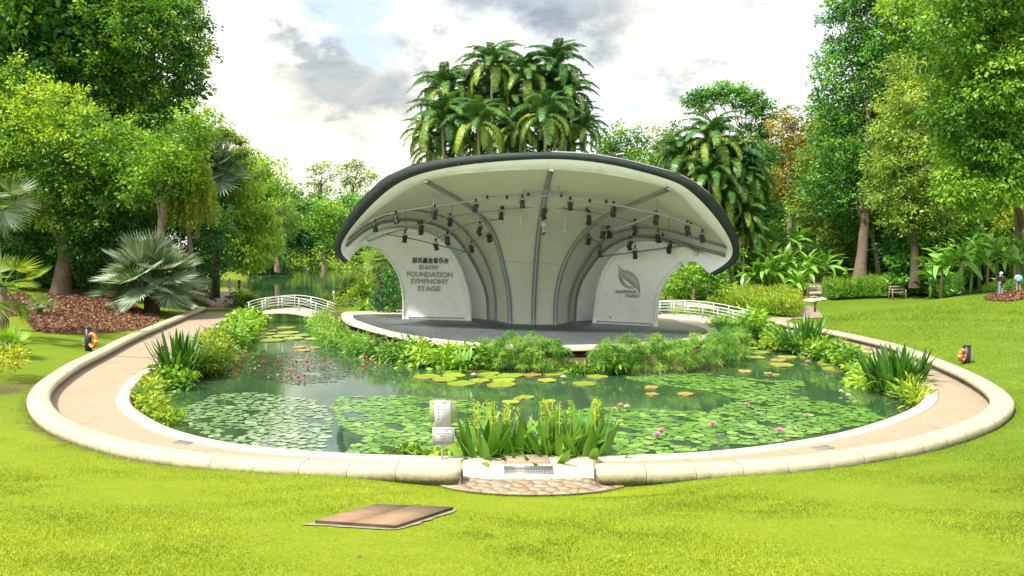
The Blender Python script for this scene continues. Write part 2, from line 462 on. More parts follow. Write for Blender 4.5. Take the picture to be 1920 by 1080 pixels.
class MB:
    """collects shapes for one mesh"""
    def __init__(s):
        s.V = []; s.F = []; s.n = 0; s.T = []

    def add(s, V, F_, tone=0.5):
        V = np.asarray(V, float)
        s.V.append(V)
        s.F.extend([[i + s.n for i in f] for f in F_])
        s.T.extend([tone] * len(F_))
        s.n += len(V)
        return s

    def box(s, c, d, rz=0.0, tone=0.5):
        x, y, z = np.array(d) / 2.0
        V = np.array([[sx * x, sy * y, sz * z] for sx in (-1, 1) for sy in (-1, 1) for sz in (-1, 1)])
        ca, sa = math.cos(rz), math.sin(rz)
        V = V @ np.array([[ca, sa, 0], [-sa, ca, 0], [0, 0, 1]]) + np.array(c)
        return s.add(V, [[0, 1, 3, 2], [4, 6, 7, 5], [0, 4, 5, 1], [2, 3, 7, 6], [0, 2, 6, 4], [1, 5, 7, 3]], tone)

    def tube(s, pts, rad, sides=8, caps=True, tone=0.5, flat=None):
        P = np.asarray(pts, float); n = len(P)
        rad = np.full(n, rad) if np.isscalar(rad) else np.asarray(rad, float)
        T = np.gradient(P, axis=0); T /= np.linalg.norm(T, axis=1)[:, None] + 1e-9
        up = np.array([0, 0, 1.0]) if abs(T[0, 2]) < 0.9 else np.array([1.0, 0, 0])
        V = []
        for i in range(n):
            a = np.cross(T[i], up); a /= np.linalg.norm(a) + 1e-9
            b = np.cross(a, T[i]); up = b
            for k in range(sides):
                th = 2 * math.pi * k / sides
                V.append(P[i] + rad[i] * (math.cos(th) * a + math.sin(th) * b * (flat or 1)))
        Fc = [[i * sides + k, i * sides + (k + 1) % sides, (i + 1) * sides + (k + 1) % sides, (i + 1) * sides + k] for i in range(n - 1) for k in range(sides)]
        if caps:
            Fc += [list(range(sides))[::-1], [(n - 1) * sides + k for k in range(sides)]]
        return s.add(V, Fc, tone)

    def lathe(s, prof, sides=16, c=(0, 0, 0), tone=0.5):
        V = []; n = len(prof)
        for r, z in prof:
            for k in range(sides):
                th = 2 * math.pi * k / sides
                V.append((c[0] + r * math.cos(th), c[1] + r * math.sin(th), c[2] + z))
        Fc = [[i * sides + k, i * sides + (k + 1) % sides, (i + 1) * sides + (k + 1) % sides, (i + 1) * sides + k] for i in range(n - 1) for k in range(sides)]
        Fc += [list(range(sides))[::-1], [(n - 1) * sides + k for k in range(sides)]]
        return s.add(V, Fc, tone)

    def build(s, name, mat, parent=None, smooth=False, tone=False, loc=None):
        me = mesh_np(name, np.concatenate(s.V), s.F, mat, s.T if tone else None, smooth)
        return link(name, me, parent, loc)

    def mesh(s, name, mat, smooth=False, tone=False):
        return mesh_np(name, np.concatenate(s.V), s.F, mat, s.T if tone else None, smooth)


def grid_strip(A, B=None, rows=None):
    """faces for a list of rows of points, each the same length"""
    rows = rows if rows is not None else [A, B]
    n = len(rows[0]); V = np.concatenate([np.asarray(r) for r in rows])
    Fc = [[i * n + k, i * n + k + 1, (i + 1) * n + k + 1, (i + 1) * n + k] for i in range(len(rows) - 1) for k in range(n - 1)]
    return V, Fc


def catmull(P, per=8):
    P = np.asarray(P, float); out = []
    Q = np.vstack([2 * P[0] - P[1], P, 2 * P[-1] - P[-2]])
    for i in range(1, len(Q) - 2):
        p0, p1, p2, p3 = Q[i - 1], Q[i], Q[i + 1], Q[i + 2]
        for k in range(per):
            t = k / per
            out.append(0.5 * ((2 * p1) + (-p0 + p2) * t + (2 * p0 - 5 * p1 + 4 * p2 - p3) * t * t + (-p0 + 3 * p1 - 3 * p2 + p3) * t ** 3))
    out.append(P[-1])
    return np.array(out)


def resample(P, n=None, step=None):
    P = np.asarray(P, float)
    s = np.concatenate([[0], np.cumsum(np.linalg.norm(np.diff(P, axis=0), axis=1))])
    if n is None:
        n = max(2, int(round(s[-1] / step)) + 1)
    t = np.linspace(0, s[-1], n)
    return np.stack([np.interp(t, s, P[:, k]) for k in range(P.shape[1])], 1)


def smooth_curve(pts, step=0.5, it=2):
    P = resample(catmull(pts, 10), step=step)
    for _ in range(it):
        Q = P.copy(); Q[1:-1] = (P[:-2] + 2 * P[1:-1] + P[2:]) / 4; P = Q
    return P


def poly_dist(P, X, Y):
    """distance of grid points to polyline P (n,2)"""
    d = np.full(X.shape, 1e9)
    for a, b in zip(P[:-1], P[1:]):
        ab = b - a; L = ab @ ab + 1e-12
        t = np.clip(((X - a[0]) * ab[0] + (Y - a[1]) * ab[1]) / L, 0, 1)
        d = np.minimum(d, (X - a[0] - t * ab[0]) ** 2 + (Y - a[1] - t * ab[1]) ** 2)
    return np.sqrt(d)


def inside(P, X, Y):
    c = np.zeros(X.shape, bool)
    n = len(P)
    for i in range(n):
        x1, y1 = P[i]; x2, y2 = P[(i + 1) % n]
        if y1 == y2:
            continue
        cond = ((y1 > Y) != (y2 > Y)) & (X < (x2 - x1) * (Y - y1) / (y2 - y1) + x1)
        c ^= cond
    return c


def sstep(a, b, x):
    t = np.clip((x - a) / (b - a), 0, 1)
    return t * t * (3 - 2 * t)


# ------------------------------------------------------------------ site plan
WATER_Z = -0.45
WALL_H = 0.33
wall_px_L = [(380, 575), (259, 623), (190, 656), (140, 680), (105, 702), (80, 723), (72, 746), (84, 768), (112, 790), (168, 812), (245, 833), (335, 848), (430, 858), (550, 865), (650, 869), (760, 871), (866, 873)]
wall_px_R = [(1116, 873), (1250, 873), (1356, 869), (1461, 863), (1567, 851), (1672, 834), (1743, 819), (1813, 797), (1858, 776), (1880, 752), (1866, 730), (1822, 703), (1760, 676), (1681, 647), (1585, 625), (1538, 616), (1459, 603)]
wallL = smooth_curve([onz(x, y, WALL_H)[:2] for x, y in wall_px_L], 0.25, 6)
wallR = smooth_curve([onz(x, y, WALL_H)[:2] for x, y in wall_px_R], 0.25, 6)
kerb_px = [(447, 578), (420, 602), (378, 628), (340, 655), (304, 679), (252, 703), (222, 736), (218, 758), (237, 777), (281, 803), (333, 821), (407, 837), (481, 847), (555, 853), (650, 859), (760, 863), (960, 866), (1110, 864), (1250, 860), (1356, 854), (1461, 842), (1531, 831), (1602, 817), (1672, 796), (1725, 775), (1753, 757), (1760, 737), (1745, 718), (1712, 700), (1640, 671), (1560, 648), (1490, 627), (1425, 611)]
kerbC = smooth_curve([onz(x, y, 0.03)[:2] for x, y in kerb_px], 0.3, 6)       # path-side edge of the pond kerb

extL = [np.array(p) for p in [(-26.0, 70.0), (-32.5, 88.0), (-40.0, 108.0), (-62.0, 190.0), (-100.0, 400.0)]]
extR = [np.array(p) for p in [(19.4, 53.5), (23.5, 61.0), (30.0, 74.0), (42.0, 100.0), (70.0, 190.0), (120.0, 400.0)]]
ringpoly = np.vstack([np.array(extL[::-1]), wallL, wallR, np.array(extR)])
ringpoly_s = np.vstack([np.array(extL[::-1]), wallL[::4], wallR[::4], np.array(extR)])


def shore(pts, z=WATER_Z):
    return [onz(x, y, z)[:2] for x, y in pts]


bankL = shore([(318, 697), (372, 702), (405, 680), (436, 648), (470, 622), (482, 603), (462, 583), (452, 570), (448, 552), (446, 530), (450, 512), (452, 503)])
lakefar = [np.array(p) for p in [(-70, 240), (-40, 262), (0, 250), (22, 225), (-5, 178)]]
bankR = shore([(700, 520), (672, 540), (640, 556), (622, 572), (606, 590)])
isle = shore([(598, 606), (606, 630), (640, 643), (700, 658), (770, 671), (850, 682), (950, 689), (1090, 692), (1200, 692), (1300, 687), (1366, 676), (1386, 661), (1383, 646), (1358, 630), (1305, 613), (1262, 603), (1225, 598)])
chan = [np.array([9.2, 62.0]), np.array([12.0, 62.5])]
bankRR = shore([(1262, 589), (1330, 596), (1385, 606), (1430, 627), (1490, 645), (1560, 668), (1625, 700), (1668, 735)])
ki0 = int(np.argmin(np.linalg.norm(kerbC - onz(290, 685, 0)[:2], axis=1)))
ki1 = int(np.argmin(np.linalg.norm(kerbC - onz(1722, 703, 0)[:2], axis=1)))
waterpoly = np.vstack([kerbC[ki0:ki1][::-2], np.array(bankL), np.array(lakefar), np.array(bankR), np.array(isle), np.array(chan), np.array(bankRR)])


PCX, PCY = onz(998, 897, 0.0)[:2]


def land(X, Y):
    X = np.asarray(X, float); Y = np.asarray(Y, float)
    dw = poly_dist(ringpoly_s, X, Y)
    ins = inside(ringpoly_s, X, Y)
    near = 1 - sstep(16.5, 34, Y)
    left = 1 - sstep(-14, 2, X)
    sl = 0.175 * left + 0.088 * (1 - left)
    sl = sl * (1 - near) + 0.19 * near
    cap = (2.6 * left + 2.5 * (1 - left)) * (1 - near) + 9.0 * near
    dd = np.maximum(dw - 0.30, 0)
    out = cap * (1 - np.exp(-sl * dd / cap)) + 0.02 + 0.13 * near * np.clip(1.4 - np.abs(X) / 12, 0, 1)
    # the left rim sits in a shallow gully
    back = sstep(58, 75, Y)
    out = out * (1 - 0.45 * back * left)
    inn = -0.14 + 0.0 * X + 0.22 * sstep(47, 60, Y) + 0.012 * np.maximum(Y - 60, 0) * (X > 0)
    h = np.where(ins, inn, out)
    h = h + 1.0 * np.exp(-(((X - 35.5) / 8.0) ** 2 + ((Y - 51.5) / 5.0) ** 2)) + .22 * np.exp(-(((X - 21) / 4.0) ** 2 + ((Y - 39) / 5.0) ** 2)) * (~ins)
    ea = np.sqrt(((X - PCX) / 2.6) ** 2 + ((Y - PCY) / 2.3) ** 2)
    fl_ = sstep(.55, 1.5, ea)
    h = h * fl_ + (-.035) * (1 - fl_)
    dp = poly_dist(np.vstack([waterpoly, waterpoly[:1]]), X, Y)
    wi = inside(waterpoly, X, Y)
    wdt = np.where(Y > 70, 3.0, 0.45)
    fall = np.where(wi, sstep(0, 1, dp / wdt), 0)
    h = h * (1 - fall) + (-1.3) * fall
    return h


_hc = {}


def hgt(x, y):
    return float(land(np.array([x]), np.array([y]))[0])


# terrain sheet ---------------------------------------------------------------
def axis(lo_f, hi_f, step, lo, hi, grow=1.12):
    a = list(np.arange(lo_f, hi_f + 1e-6, step))
    s = step; x = hi_f
    while x < hi:
        s *= grow; x += s; a.append(x)
    s = step; x = lo_f; pre = []
    while x > lo:
        s *= grow; x -= s; pre.append(x)
    return np.array(pre[::-1] + a)


xs = axis(-24, 19, 0.28, -900, 900, 1.07)
ys = axis(11, 62, 0.28, -12, 1500, 1.07)
GX, GY = np.meshgrid(xs, ys)
GZ = land(GX, GY)
GZ = GZ + np.where(GY < 200, 0.02 * np.sin(GX * 1.1 + 0.4 * GY) * np.sin(GY * 0.9), 0) * (poly_dist(ringpoly_s, GX, GY) > 1.5) * (~inside(ringpoly_s, GX, GY))
nx, ny = len(xs), len(ys)
idx = np.arange(nx * ny).reshape(ny, nx)
TF = np.stack([idx[:-1, :-1], idx[:-1, 1:], idx[1:, 1:], idx[1:, :-1]], -1).reshape(-1, 4)
tme = mesh_np('lawn', np.stack([GX, GY, GZ], -1).reshape(-1, 3), TF, M['lawn'], smooth=True)
# bare soil close round the seat wall's outer foot at the bends and below the water
dirt = np.exp(-poly_dist(np.vstack([wallL]), GX, GY) / 0.5) * (GX < -6) * 1.1
dirt = np.maximum(dirt, np.exp(-poly_dist(wallR, GX, GY) / 0.35) * (GX > 8) * 0.9)
pl = onz(20, 690, 0.6)[:2]
dirt = np.maximum(dirt, 0.95 * np.exp(-(((GX + 15.6) / 0.9) ** 2 + ((GY - 23.5) / 3.2) ** 2)))
dirt = np.maximum(dirt, (GZ < -0.3) * 1.6)
isl = (GY > 30.5) & (GY < 56) & inside(ringpoly_s, GX, GY) & (GX > -14) & (GX < 12.5)
dirt = np.maximum(dirt, isl * 1.6)
dry = np.clip((1 - sstep(13, 24, GY)) * (1 - .75 * sstep(1, 13, GX)) + .35 * (GX < -10), 0, 1) * .9
a_ = tme.attributes.new('dry', 'FLOAT', 'POINT'); a_.data.foreach_set('value', dry.ravel().astype(np.float32))
a_ = tme.attributes.new('dirt', 'FLOAT', 'POINT'); a_.data.foreach_set('value', dirt.ravel().astype(np.float32))
tag(link('lawn', tme), kind='structure')
bv_t = BVHTree.FromPolygons([tuple(v) for v in np.stack([GX, GY, GZ], -1).reshape(-1, 3)], [tuple(f) for f in TF.tolist()])


def G(px, py):
    """where the line of sight meets the ground"""
    r = Vector(ray(px, py)).normalized()
    h = bv_t.ray_cast(Vector(CAM), r)
    return np.array(h[0]) if h[0] is not None else onz(px, py, 0)


def TZ(x, y):
    h = bv_t.ray_cast(Vector((x, y, 60)), Vector((0, 0, -1)))
    return h[0].z if h[0] is not None else 0.0


# water sheet
tag(link('pond_water', mesh_np('pond_water', [(-300, 14, WATER_Z), (120, 14, WATER_Z), (120, 420, WATER_Z), (-300, 420, WATER_Z)], [[0, 1, 2, 3]], M['water'])), kind='structure')

# ------------------------------------------------------------------ path, kerb, seat walls
def closest_on(P, q):
    return P[np.argmin(np.linalg.norm(P - q, axis=1))]


def normals2(P):
    T = np.gradient(P, axis=0); T /= np.linalg.norm(T, axis=1)[:, None]
    return np.stack([T[:, 1], -T[:, 0]], 1)


gapA, gapB = wallL[-1], wallR[0]
gap = np.array([gapA + (gapB - gapA) * t for t in np.linspace(0, 1, 20)[1:-1]])
wall_all = np.vstack([wallL, gap, wallR])
# the paved walk: cut into slabs with open joints
kfine = resample(kerbC, step=0.1)
wl_in = []
for q in wall_all:
    wl_in.append(closest_on(kfine, q))
outer = wall_all; inner = np.array(wl_in)
walk = tag(bpy.data.objects.new('path', None), 'pale pink concrete path curving round the lily pond', None, None, 'structure')
C.objects.link(walk)
seg = 11
i = 0
while i < len(outer) - 1:
    j = min(i + seg, len(outer) - 1)
    rows = []
    for q in range(i, j + 1):
        o_, n_ = outer[q].copy(), inner[q].copy()
        if q == i: o_ = o_ * 0.97 + outer[q + 1] * 0.03; n_ = n_ * 0.985 + inner[q + 1] * 0.015
        if q == j: o_ = o_ * 0.97 + outer[q - 1] * 0.03; n_ = n_ * 0.985 + inner[q - 1] * 0.015
        rows.append([np.append(o_ * (1 - t) + n_ * t, 0.0) for t in (0, .34, .67, 1)])
    V, Fc = grid_strip(None, rows=rows)
    link('path_slab', mesh_np('path_slab', V, Fc, M['paving']), walk)
    i = j
rows = [[np.append(outer[q] * (1 - t) + inner[q] * t, -0.03) for t in (0, 1)] for q in range(len(outer))]
V, Fc = grid_strip(None, rows=rows)
link('path_bed', mesh_np('path_bed', V, Fc, M['manedge']), walk)

# pond kerb: flat cream band with a face down to the water
kn = normals2(kerbC)
kc = kerbC.mean(0)
if ((kerbC + kn - kc) ** 2).sum() > ((kerbC - kn - kc) ** 2).sum():
    kn = -kn                                                    # towards the pond
prof = [(0.0, -0.10), (0.0, 0.035), (0.03, 0.05), (0.33, 0.05), (0.36, 0.03), (0.36, -1.0)]
rows = [[np.array([kerbC[q][0] + kn[q][0] * a, kerbC[q][1] + kn[q][1] * a, z]) for a, z in prof] for q in range(ki0 - 2, ki1 + 3)]
V, Fc = grid_strip(None, rows=rows)
pk = tag(link('pond_kerb', mesh_np('pond_kerb', V, Fc, M['cream'])), 'flat cream concrete kerb along the inner edge of the curved path', 'kerb')
for k0, k1 in ((0, ki0 - 2), (ki1 + 2, len(kerbC) - 1)):         # low planted edge further back
    rows = [[np.array([kerbC[q][0] + kn[q][0] * a, kerbC[q][1] + kn[q][1] * a, z]) for a, z in [(0, -.1), (0, .07), (.28, .07), (.28, -.4)]] for q in range(k0, k1 + 1)]
    V, Fc = grid_strip(None, rows=rows)
    link('kerb_edging', mesh_np('kerb_edging', V, Fc, M['cream']), pk)


def seat_wall(P, label, endflare):
    root = empty('seat_wall', (P[0][0], P[0][1], 0), label, 'wall')
    base = np.array([P[0][0], P[0][1], 0.0])
    N = normals2(P)
    rows = [[np.array([P[q][0] + N[q][0] * a, P[q][1] + N[q][1] * a, z]) - base for a, z in [(-.19, -.3), (-.19, .19), (.19, .19), (.19, -.3)]] for q in range(len(P))]
    V, Fc = grid_strip(None, rows=rows)
    Fc += [[0, 1, 2, 3], [len(V) - 1, len(V) - 2, len(V) - 3, len(V) - 4]]
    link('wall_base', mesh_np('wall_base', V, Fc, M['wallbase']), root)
    # block courses seen on the inner face
    S = resample(P, step=0.42); SN = normals2(S)
    W = 0.29
    sgn = 1.0 if ((P[len(P) // 2] - np.array([0, 28.0])) @ N[len(P) // 2]) > 0 else -1.0
    prof = [(-W + .03, .145), (-W, .18), (-W, .25), (-W + .04, .305), (-W + .12, .335), (0, .345), (W - .12, .335), (W - .04, .305), (W, .25), (W, .18), (W - .015, .10), (W - .06, .035)]
    prof = [(u * sgn, z) for u, z in prof]
    L = resample(P, step=0.31); LN = normals2(L)
    q = 0
    while q < len(L) - 1:
        e = min(q + 3, len(L) - 1)
        if len(L) - 1 - e < 2: e = len(L) - 1
        st = []
        nn = e - q
        jz = random.uniform(-.004, .004)
        ts = [(0, 0.985), (0.02, 1.0)] + [(k / nn, 1.0) for k in range(1, nn)] + [(0.98, 1.0), (1.0, 0.985)]
        if q == 0: ts = [(0, .45), (.02, .66), (.05, .82), (.10, .93), (.17, 1.0)] + ts[2:]
        if e == len(L) - 1: ts = ts[:-2] + [(.83, 1.0), (.90, .93), (.95, .82), (.98, .66), (1.0, .45)]
        g = 0.004
        for t, sc in ts:
            t = min(max(t, g), 1 - g)
            f = q + t * nn
            a = int(min(math.floor(f), len(L) - 2)); w = f - a
            c = L[a] * (1 - w) + L[a + 1] * w; nrm = LN[a] * (1 - w) + LN[a + 1] * w
            st.append([np.array([c[0] + nrm[0] * u * sc, c[1] + nrm[1] * u * sc, .24 + (z - .24) * sc + jz]) - base for u, z in prof])
        V, Fc = grid_strip(None, rows=st)
        m_ = len(prof)
        Fc += [list(range(m_)), [len(V) - 1 - k for k in range(m_)]]
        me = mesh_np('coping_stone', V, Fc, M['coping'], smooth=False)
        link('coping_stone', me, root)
        q = e
    return root


seat_wall(wallL, 'long curved cream seat wall from the sign post round past the fan palm', 0)
seat_wall(wallR, 'long curved cream seat wall below the sloping lawn with the bench', 1)
# short stepped wall at the end of the left seat wall
for (a, b, lab) in (((330, 562), (372, 588), 'short stone side wall running up the bank behind the long seat wall, nearer one'),
                    ((345, 553), (400, 577), 'short stone side wall running up the bank by the brown path, farther one')):
    pa, pb = G(*a), G(*b)
    mb = MB(); pts = np.array([pa + [0, 0, .25], pb + [0, 0, .25]])
    mb.tube(resample(pts, n=5), .24, 8)
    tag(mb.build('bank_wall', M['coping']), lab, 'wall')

# landing at the gap in the wall
mb = MB()
A0, B0 = onz(868, 897, 0.0), onz(1114, 897, 0.0)
A1, B1 = onz(866, 866, 0.0), onz(1112, 866, 0.0)
ns = 12
front = [A0 * (1 - t) + B0 * t + np.array([0, -0.10 * math.sin(math.pi * t), 0]) for t in np.linspace(0, 1, ns)]
backr = [A1 * (1 - t) + B1 * t for t in np.linspace(0, 1, ns)]
rows = [[p + [0, 0, .02 - .25] for p in front], [p + [0, 0, .02] for p in front], [p + [0, 0, .024] for p in backr]]
V, Fc = grid_strip(None, rows=rows)
land_o = link('entrance_landing', mesh_np('entrance_landing', V, Fc, M['cream']))
tag(land_o, kind='structure')
# step block beyond the drain
s0 = onz(984, 862, 0.05)
mb = MB(); mb.box((s0[0], s0[1] + .05, -0.10), (1.02, .55, .36))
sb = tag(mb.build('step_block', M['paving']), 'square pinkish concrete block between the drain grate and the water plants', 'step')
bm_ = sb.modifiers.new('bevel', 'BEVEL'); bm_.width = .015


def grate(px, py, w, d, rz, label, nb, z=.028, mt='steel'):
    p = onz(px, py, .03)
    root = empty('drain_grate', (p[0], p[1], z), label, 'drain grate', None, rz)
    mb = MB(); mb.box((0, 0, -.004), (w - .02, d - .02, .006)); mb.build('pit', M['black'], root)
    mb = MB(); t = .02
    mb.box((0, d / 2, .006), (w + t, t, .02)); mb.box((0, -d / 2, .006), (w + t, t, .02)); mb.box((-w / 2, 0, .006), (t, d - t, .02)); mb.box((w / 2, 0, .006), (t, d - t, .02))
    mb.build('frame', M[mt], root)
    bmsh = None
    for k in range(nb):
        x = -w / 2 + w * (k + 1) / (nb + 1)
        if bmsh is None:
            mb = MB(); mb.box((0, 0, 0), (.012, d - t, .016)); bmsh = mb.mesh('bar', M[mt])
        link('bar', bmsh, root, (x, 0, .006))
    mb = MB()
    for k in range(4):
        mb.box((0, -d / 2 + d * (k + 1) / 5, .007), (w - t, .010, .012))
    mb.build('cross_bar', M[mt], root)


grate(991, 881.5, 0.98, .52, 0.0, 'steel drain grate in the pale landing between the two wall ends', 30)
grate(345, 827.5, 0.42, .22, -.35, 'small dark drain grate in the path near the lily pads at the wide bend', 10, .002, 'greysteel')
grate(1543, 837.5, 0.42, .22, .35, 'small dark drain grate in the path beyond the pink water lilies', 10, .002, 'greysteel')
# thin crossing joints with little posts on the path
for (a, b) in (((214, 668), (302, 671)), ((1712, 700), (1802, 702))):
    p, q = onz(a[0], a[1], .004), onz(b[0], b[1], .004)
    mb = MB(); mb.box(((p[0] + q[0]) / 2, (p[1] + q[1]) / 2, .004), (abs(q[0] - p[0]), .035, .006), math.atan2(q[1] - p[1], q[0] - p[0]))
    mb.build('expansion_joint', M['manedge'], walk)
p = onz(302, 671, 0)
mb = MB(); mb.tube([p, p + [0, 0, .42]], .02, 6); mb.tube([p + [-.03, 0, .40], p + [.12, 0, .46]], .045, 6)
tag(mb.build('path_light', M['black']), 'small black path light by the dark sword leaved clump', 'path light')

# crazy paving -------------------------------------------------------------
pc = onz(998, 897, 0.0)
W_, D_ = 1.96, 1.02
ell = [np.array([W_ * math.cos(t), -D_ * math.sin(t)]) for t in np.linspace(0, math.pi, 36)]
cp_root = empty('crazy_paving', (pc[0], pc[1] - .02, 0.0), 'half round apron of crazy paving flagstones before the wall opening', 'paving')


def clip(poly, a, b):
    mid = (a + b) / 2; n = b - a; out = []
    for k in range(len(poly)):
        p, q = poly[k], poly[(k + 1) % len(poly)]
        dp, dq = (p - mid) @ n, (q - mid) @ n
        if dp <= 0: out.append(p)
        if dp * dq < 0: out.append(p + (q - p) * dp / (dp - dq))
    return out


seeds = []
while len(seeds) < 62:
    s = np.array([random.uniform(-W_, W_), random.uniform(-D_, 0)])
    if (s[0] / W_) ** 2 + (s[1] / D_) ** 2 < .97 and all(np.linalg.norm((s - t) * [1, 1.3]) > .17 for t in seeds):
        seeds.append(s)
for s in seeds:
    poly = ell
    for t in seeds:
        if t is not s and len(poly) > 2 and np.linalg.norm(s - t) < 1.2:
            poly = clip(poly, s, t)
    if len(poly) < 3: continue
    c = np.mean(poly, 0)
    poly = [c + (p - c) * max(.5, 1 - .007 / max(.03, np.linalg.norm(p - c))) for p in poly]
    h = random.uniform(.014, .019)
    V = [(p[0], p[1], h) for p in poly] + [(c[0] + (p[0] - c[0]) * 1.02, c[1] + (p[1] - c[1]) * 1.02, -.02) for p in poly]
    k = len(poly)
    Fc = [list(range(k))] + [[q, k + q, k + (q + 1) % k, (q + 1) % k] for q in range(k)]
    link('flagstone', mesh_np('flagstone', V, Fc, random.choice([M['stone'], M['stone'], M['stone2']])), cp_root)
V = [(p[0] * 1.01, p[1] * 1.01, .004) for p in ell]
link('mortar_bed', mesh_np('mortar_bed', V, [list(range(len(V)))], M['joint']), cp_root)

# manhole ------------------------------------------------------------------
mc = [G(590, 983), G(742, 993), G(850, 957), G(705, 951)]
zc = max(p[2] for p in mc)
ctr = np.mean(mc, 0)
gn = Vector(np.cross(mc[1] - mc[0], mc[3] - mc[0])).normalized()
gn = np.array(gn) * (1 if gn.z > 0 else -1)
mroot = empty('inspection_cover', ctr, 'rusty brown inspection cover of two plates lying in the mown lawn', 'manhole cover')
pad = [ctr + (p - ctr) * 1.13 + gn * .012 for p in mc]
rim = resample(np.array(pad + [pad[0]]), n=40)[:-1]
rim = [p + (p - ctr) * random.uniform(-.04, .05) for p in rim]
link('concrete_surround', mesh_np('concrete_surround', [p - ctr for p in rim], [list(range(len(rim)))], M['joint']), mroot)
e1a, e1b = mc[0] * .53 + mc[1] * .47, mc[3] * .53 + mc[2] * .47
for quad in ([mc[0], e1a, e1b, mc[3]], [e1a, mc[1], mc[2], e1b]):
    qc = np.mean(quad, 0)
    q2 = [p + (qc - p) * .006 for p in quad]
    V = [p - ctr + gn * .048 for p in q2] + [p - ctr + gn * .0 for p in q2]
    me = mesh_np('cover_plate', V, [[0, 1, 2, 3], [0, 4, 5, 1], [1, 5, 6, 2], [2, 6, 7, 3], [3, 7, 4, 0]], None, mats=[M['manhole'], M['manedge']], mi=[0, 1, 1, 1, 1])
    link('cover_plate', me, mroot)

# ------------------------------------------------------------------ stage
STZ = 0.30
slab_px = [(640, 588), (641, 594), (652, 604), (678, 612), (717, 623), (775, 635), (841, 643), (903, 648), (975, 651.5), (1052, 652.5), (1117, 651), (1190, 648), (1253, 643), (1305, 637), (1342, 630), (1350, 622), (1338, 613), (1318, 606)]
slab = smooth_curve([onz(x, y, STZ)[:2] for x, y in slab_px], 0.4, 3)
slab = np.vstack([slab, [[10.9, 48.0], [9.8, 52.0], [3.0, 54.5], [-5.0, 54.5], [-11.0, 52.5]]])
fl_px = [(662, 590), (664, 598), (690, 608), (730, 620), (780, 629.5), (845, 638), (905, 643), (975, 646), (1052, 647), (1117, 645.5), (1190, 642.5), (1250, 638), (1298, 632), (1326, 626), (1326, 620), (1312, 612), (1280, 605)]
flr = smooth_curve([onz(x, y, STZ)[:2] for x, y in fl_px], 0.4, 3)
flr = np.vstack([flr, [[9.4, 48.5], [3.0, 50.5], [-5.0, 50.5], [-9.3, 50.4]]])
slab_c = slab.mean(0)
stage = empty('concert_stage', (slab_c[0], slab_c[1], STZ), 'white shell shaped concert stage with a sweeping dark edged canopy', 'stage')
SO = np.array([slab_c[0], slab_c[1], STZ])


def poly_prism(P, z0, z1):
    n = len(P)
    V = [(p[0], p[1], z1) for p in P] + [(p[0], p[1], z0) for p in P]
    return V, [list(range(n))] + [[k, n + k, n + (k + 1) % n, (k + 1) % n] for k in range(n)]


V, Fc = poly_prism(slab, STZ - .14, STZ)
link('platform_slab', mesh_np('platform_slab', np.array(V) - SO, Fc, M['cream']), stage)
V, Fc = poly_prism(flr, STZ - .05, STZ + .006)
link('dark_floor', mesh_np('dark_floor', np.array(V) - SO, Fc, M['floor']), stage)
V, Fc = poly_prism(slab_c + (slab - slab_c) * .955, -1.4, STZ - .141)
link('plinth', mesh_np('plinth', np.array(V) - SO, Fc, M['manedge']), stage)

def ats(px, py, d):
    return at(px, py, d * 1.05)


NV = 26


def profile(pts, db, dr, pw=1.5, z_up=True):
    """pixel profile from the floor up to the canopy edge -> 3D curve that leaves the floor at depth db and reaches dr"""
    P = resample(catmull(np.array(pts, float), 8), n=NV)
    t = np.linspace(0, 1, NV)
    d = db + (dr - db) * t ** pw
    return np.array([ats(P[k][0], P[k][1], d[k]) for k in range(NV)])


Rm = [(658, 484, 39.6), (650, 472, 39.5), (648, 460, 39.4), (652, 447, 39.2), (670, 425, 38.6), (705, 396, 37.6), (752, 361, 36.4), (798, 338, 35.4), (865, 325, 34.6), (950, 319, 34.1), (1033, 317, 33.9), (1100, 322, 33.8), (1165, 331, 33.8), (1255, 352, 34.1), (1276, 363, 34.3), (1296, 388, 34.8), (1322, 415, 35.4), (1350, 445, 36.1), (1364, 462, 36.5), (1362, 478, 36.8), (1350, 494, 37.0), (1325, 508, 37.2)]
Qm = [(655, 490), (642, 479), (638, 466), (643, 450), (660, 425), (690, 390), (735, 348), (785, 325), (860, 310), (948, 301), (1035, 297), (1105, 301.5), (1172, 313), (1262, 338), (1290, 354), (1318, 380), (1342, 407), (1363, 438), (1374, 462), (1374, 480), (1360, 496), (1330, 513)]
Om = [(645, 492), (631, 483), (624, 468), (627, 447), (640, 420), (668, 377), (715, 331), (775, 304), (855, 291), (946, 284.5), (1036, 282.5), (1108, 286), (1178, 298), (1270, 322), (1305, 339), (1340, 366), (1364, 397), (1381, 430), (1389, 460), (1389, 483), (1373, 501), (1342, 515)]
Om = [(o[0] * .86 + q_[0] * .14, o[1] * .86 + q_[1] * .14) for o, q_ in zip(Om, Qm)]
R3 = np.array([ats(*p) for p in Rm])
Q3 = np.array([ats(Qm[k][0], Qm[k][1], Rm[k][2] - .14) for k in range(22)])
O3 = np.array([ats(Om[k][0], Om[k][1], Rm[k][2] - .22) for k in range(22)])

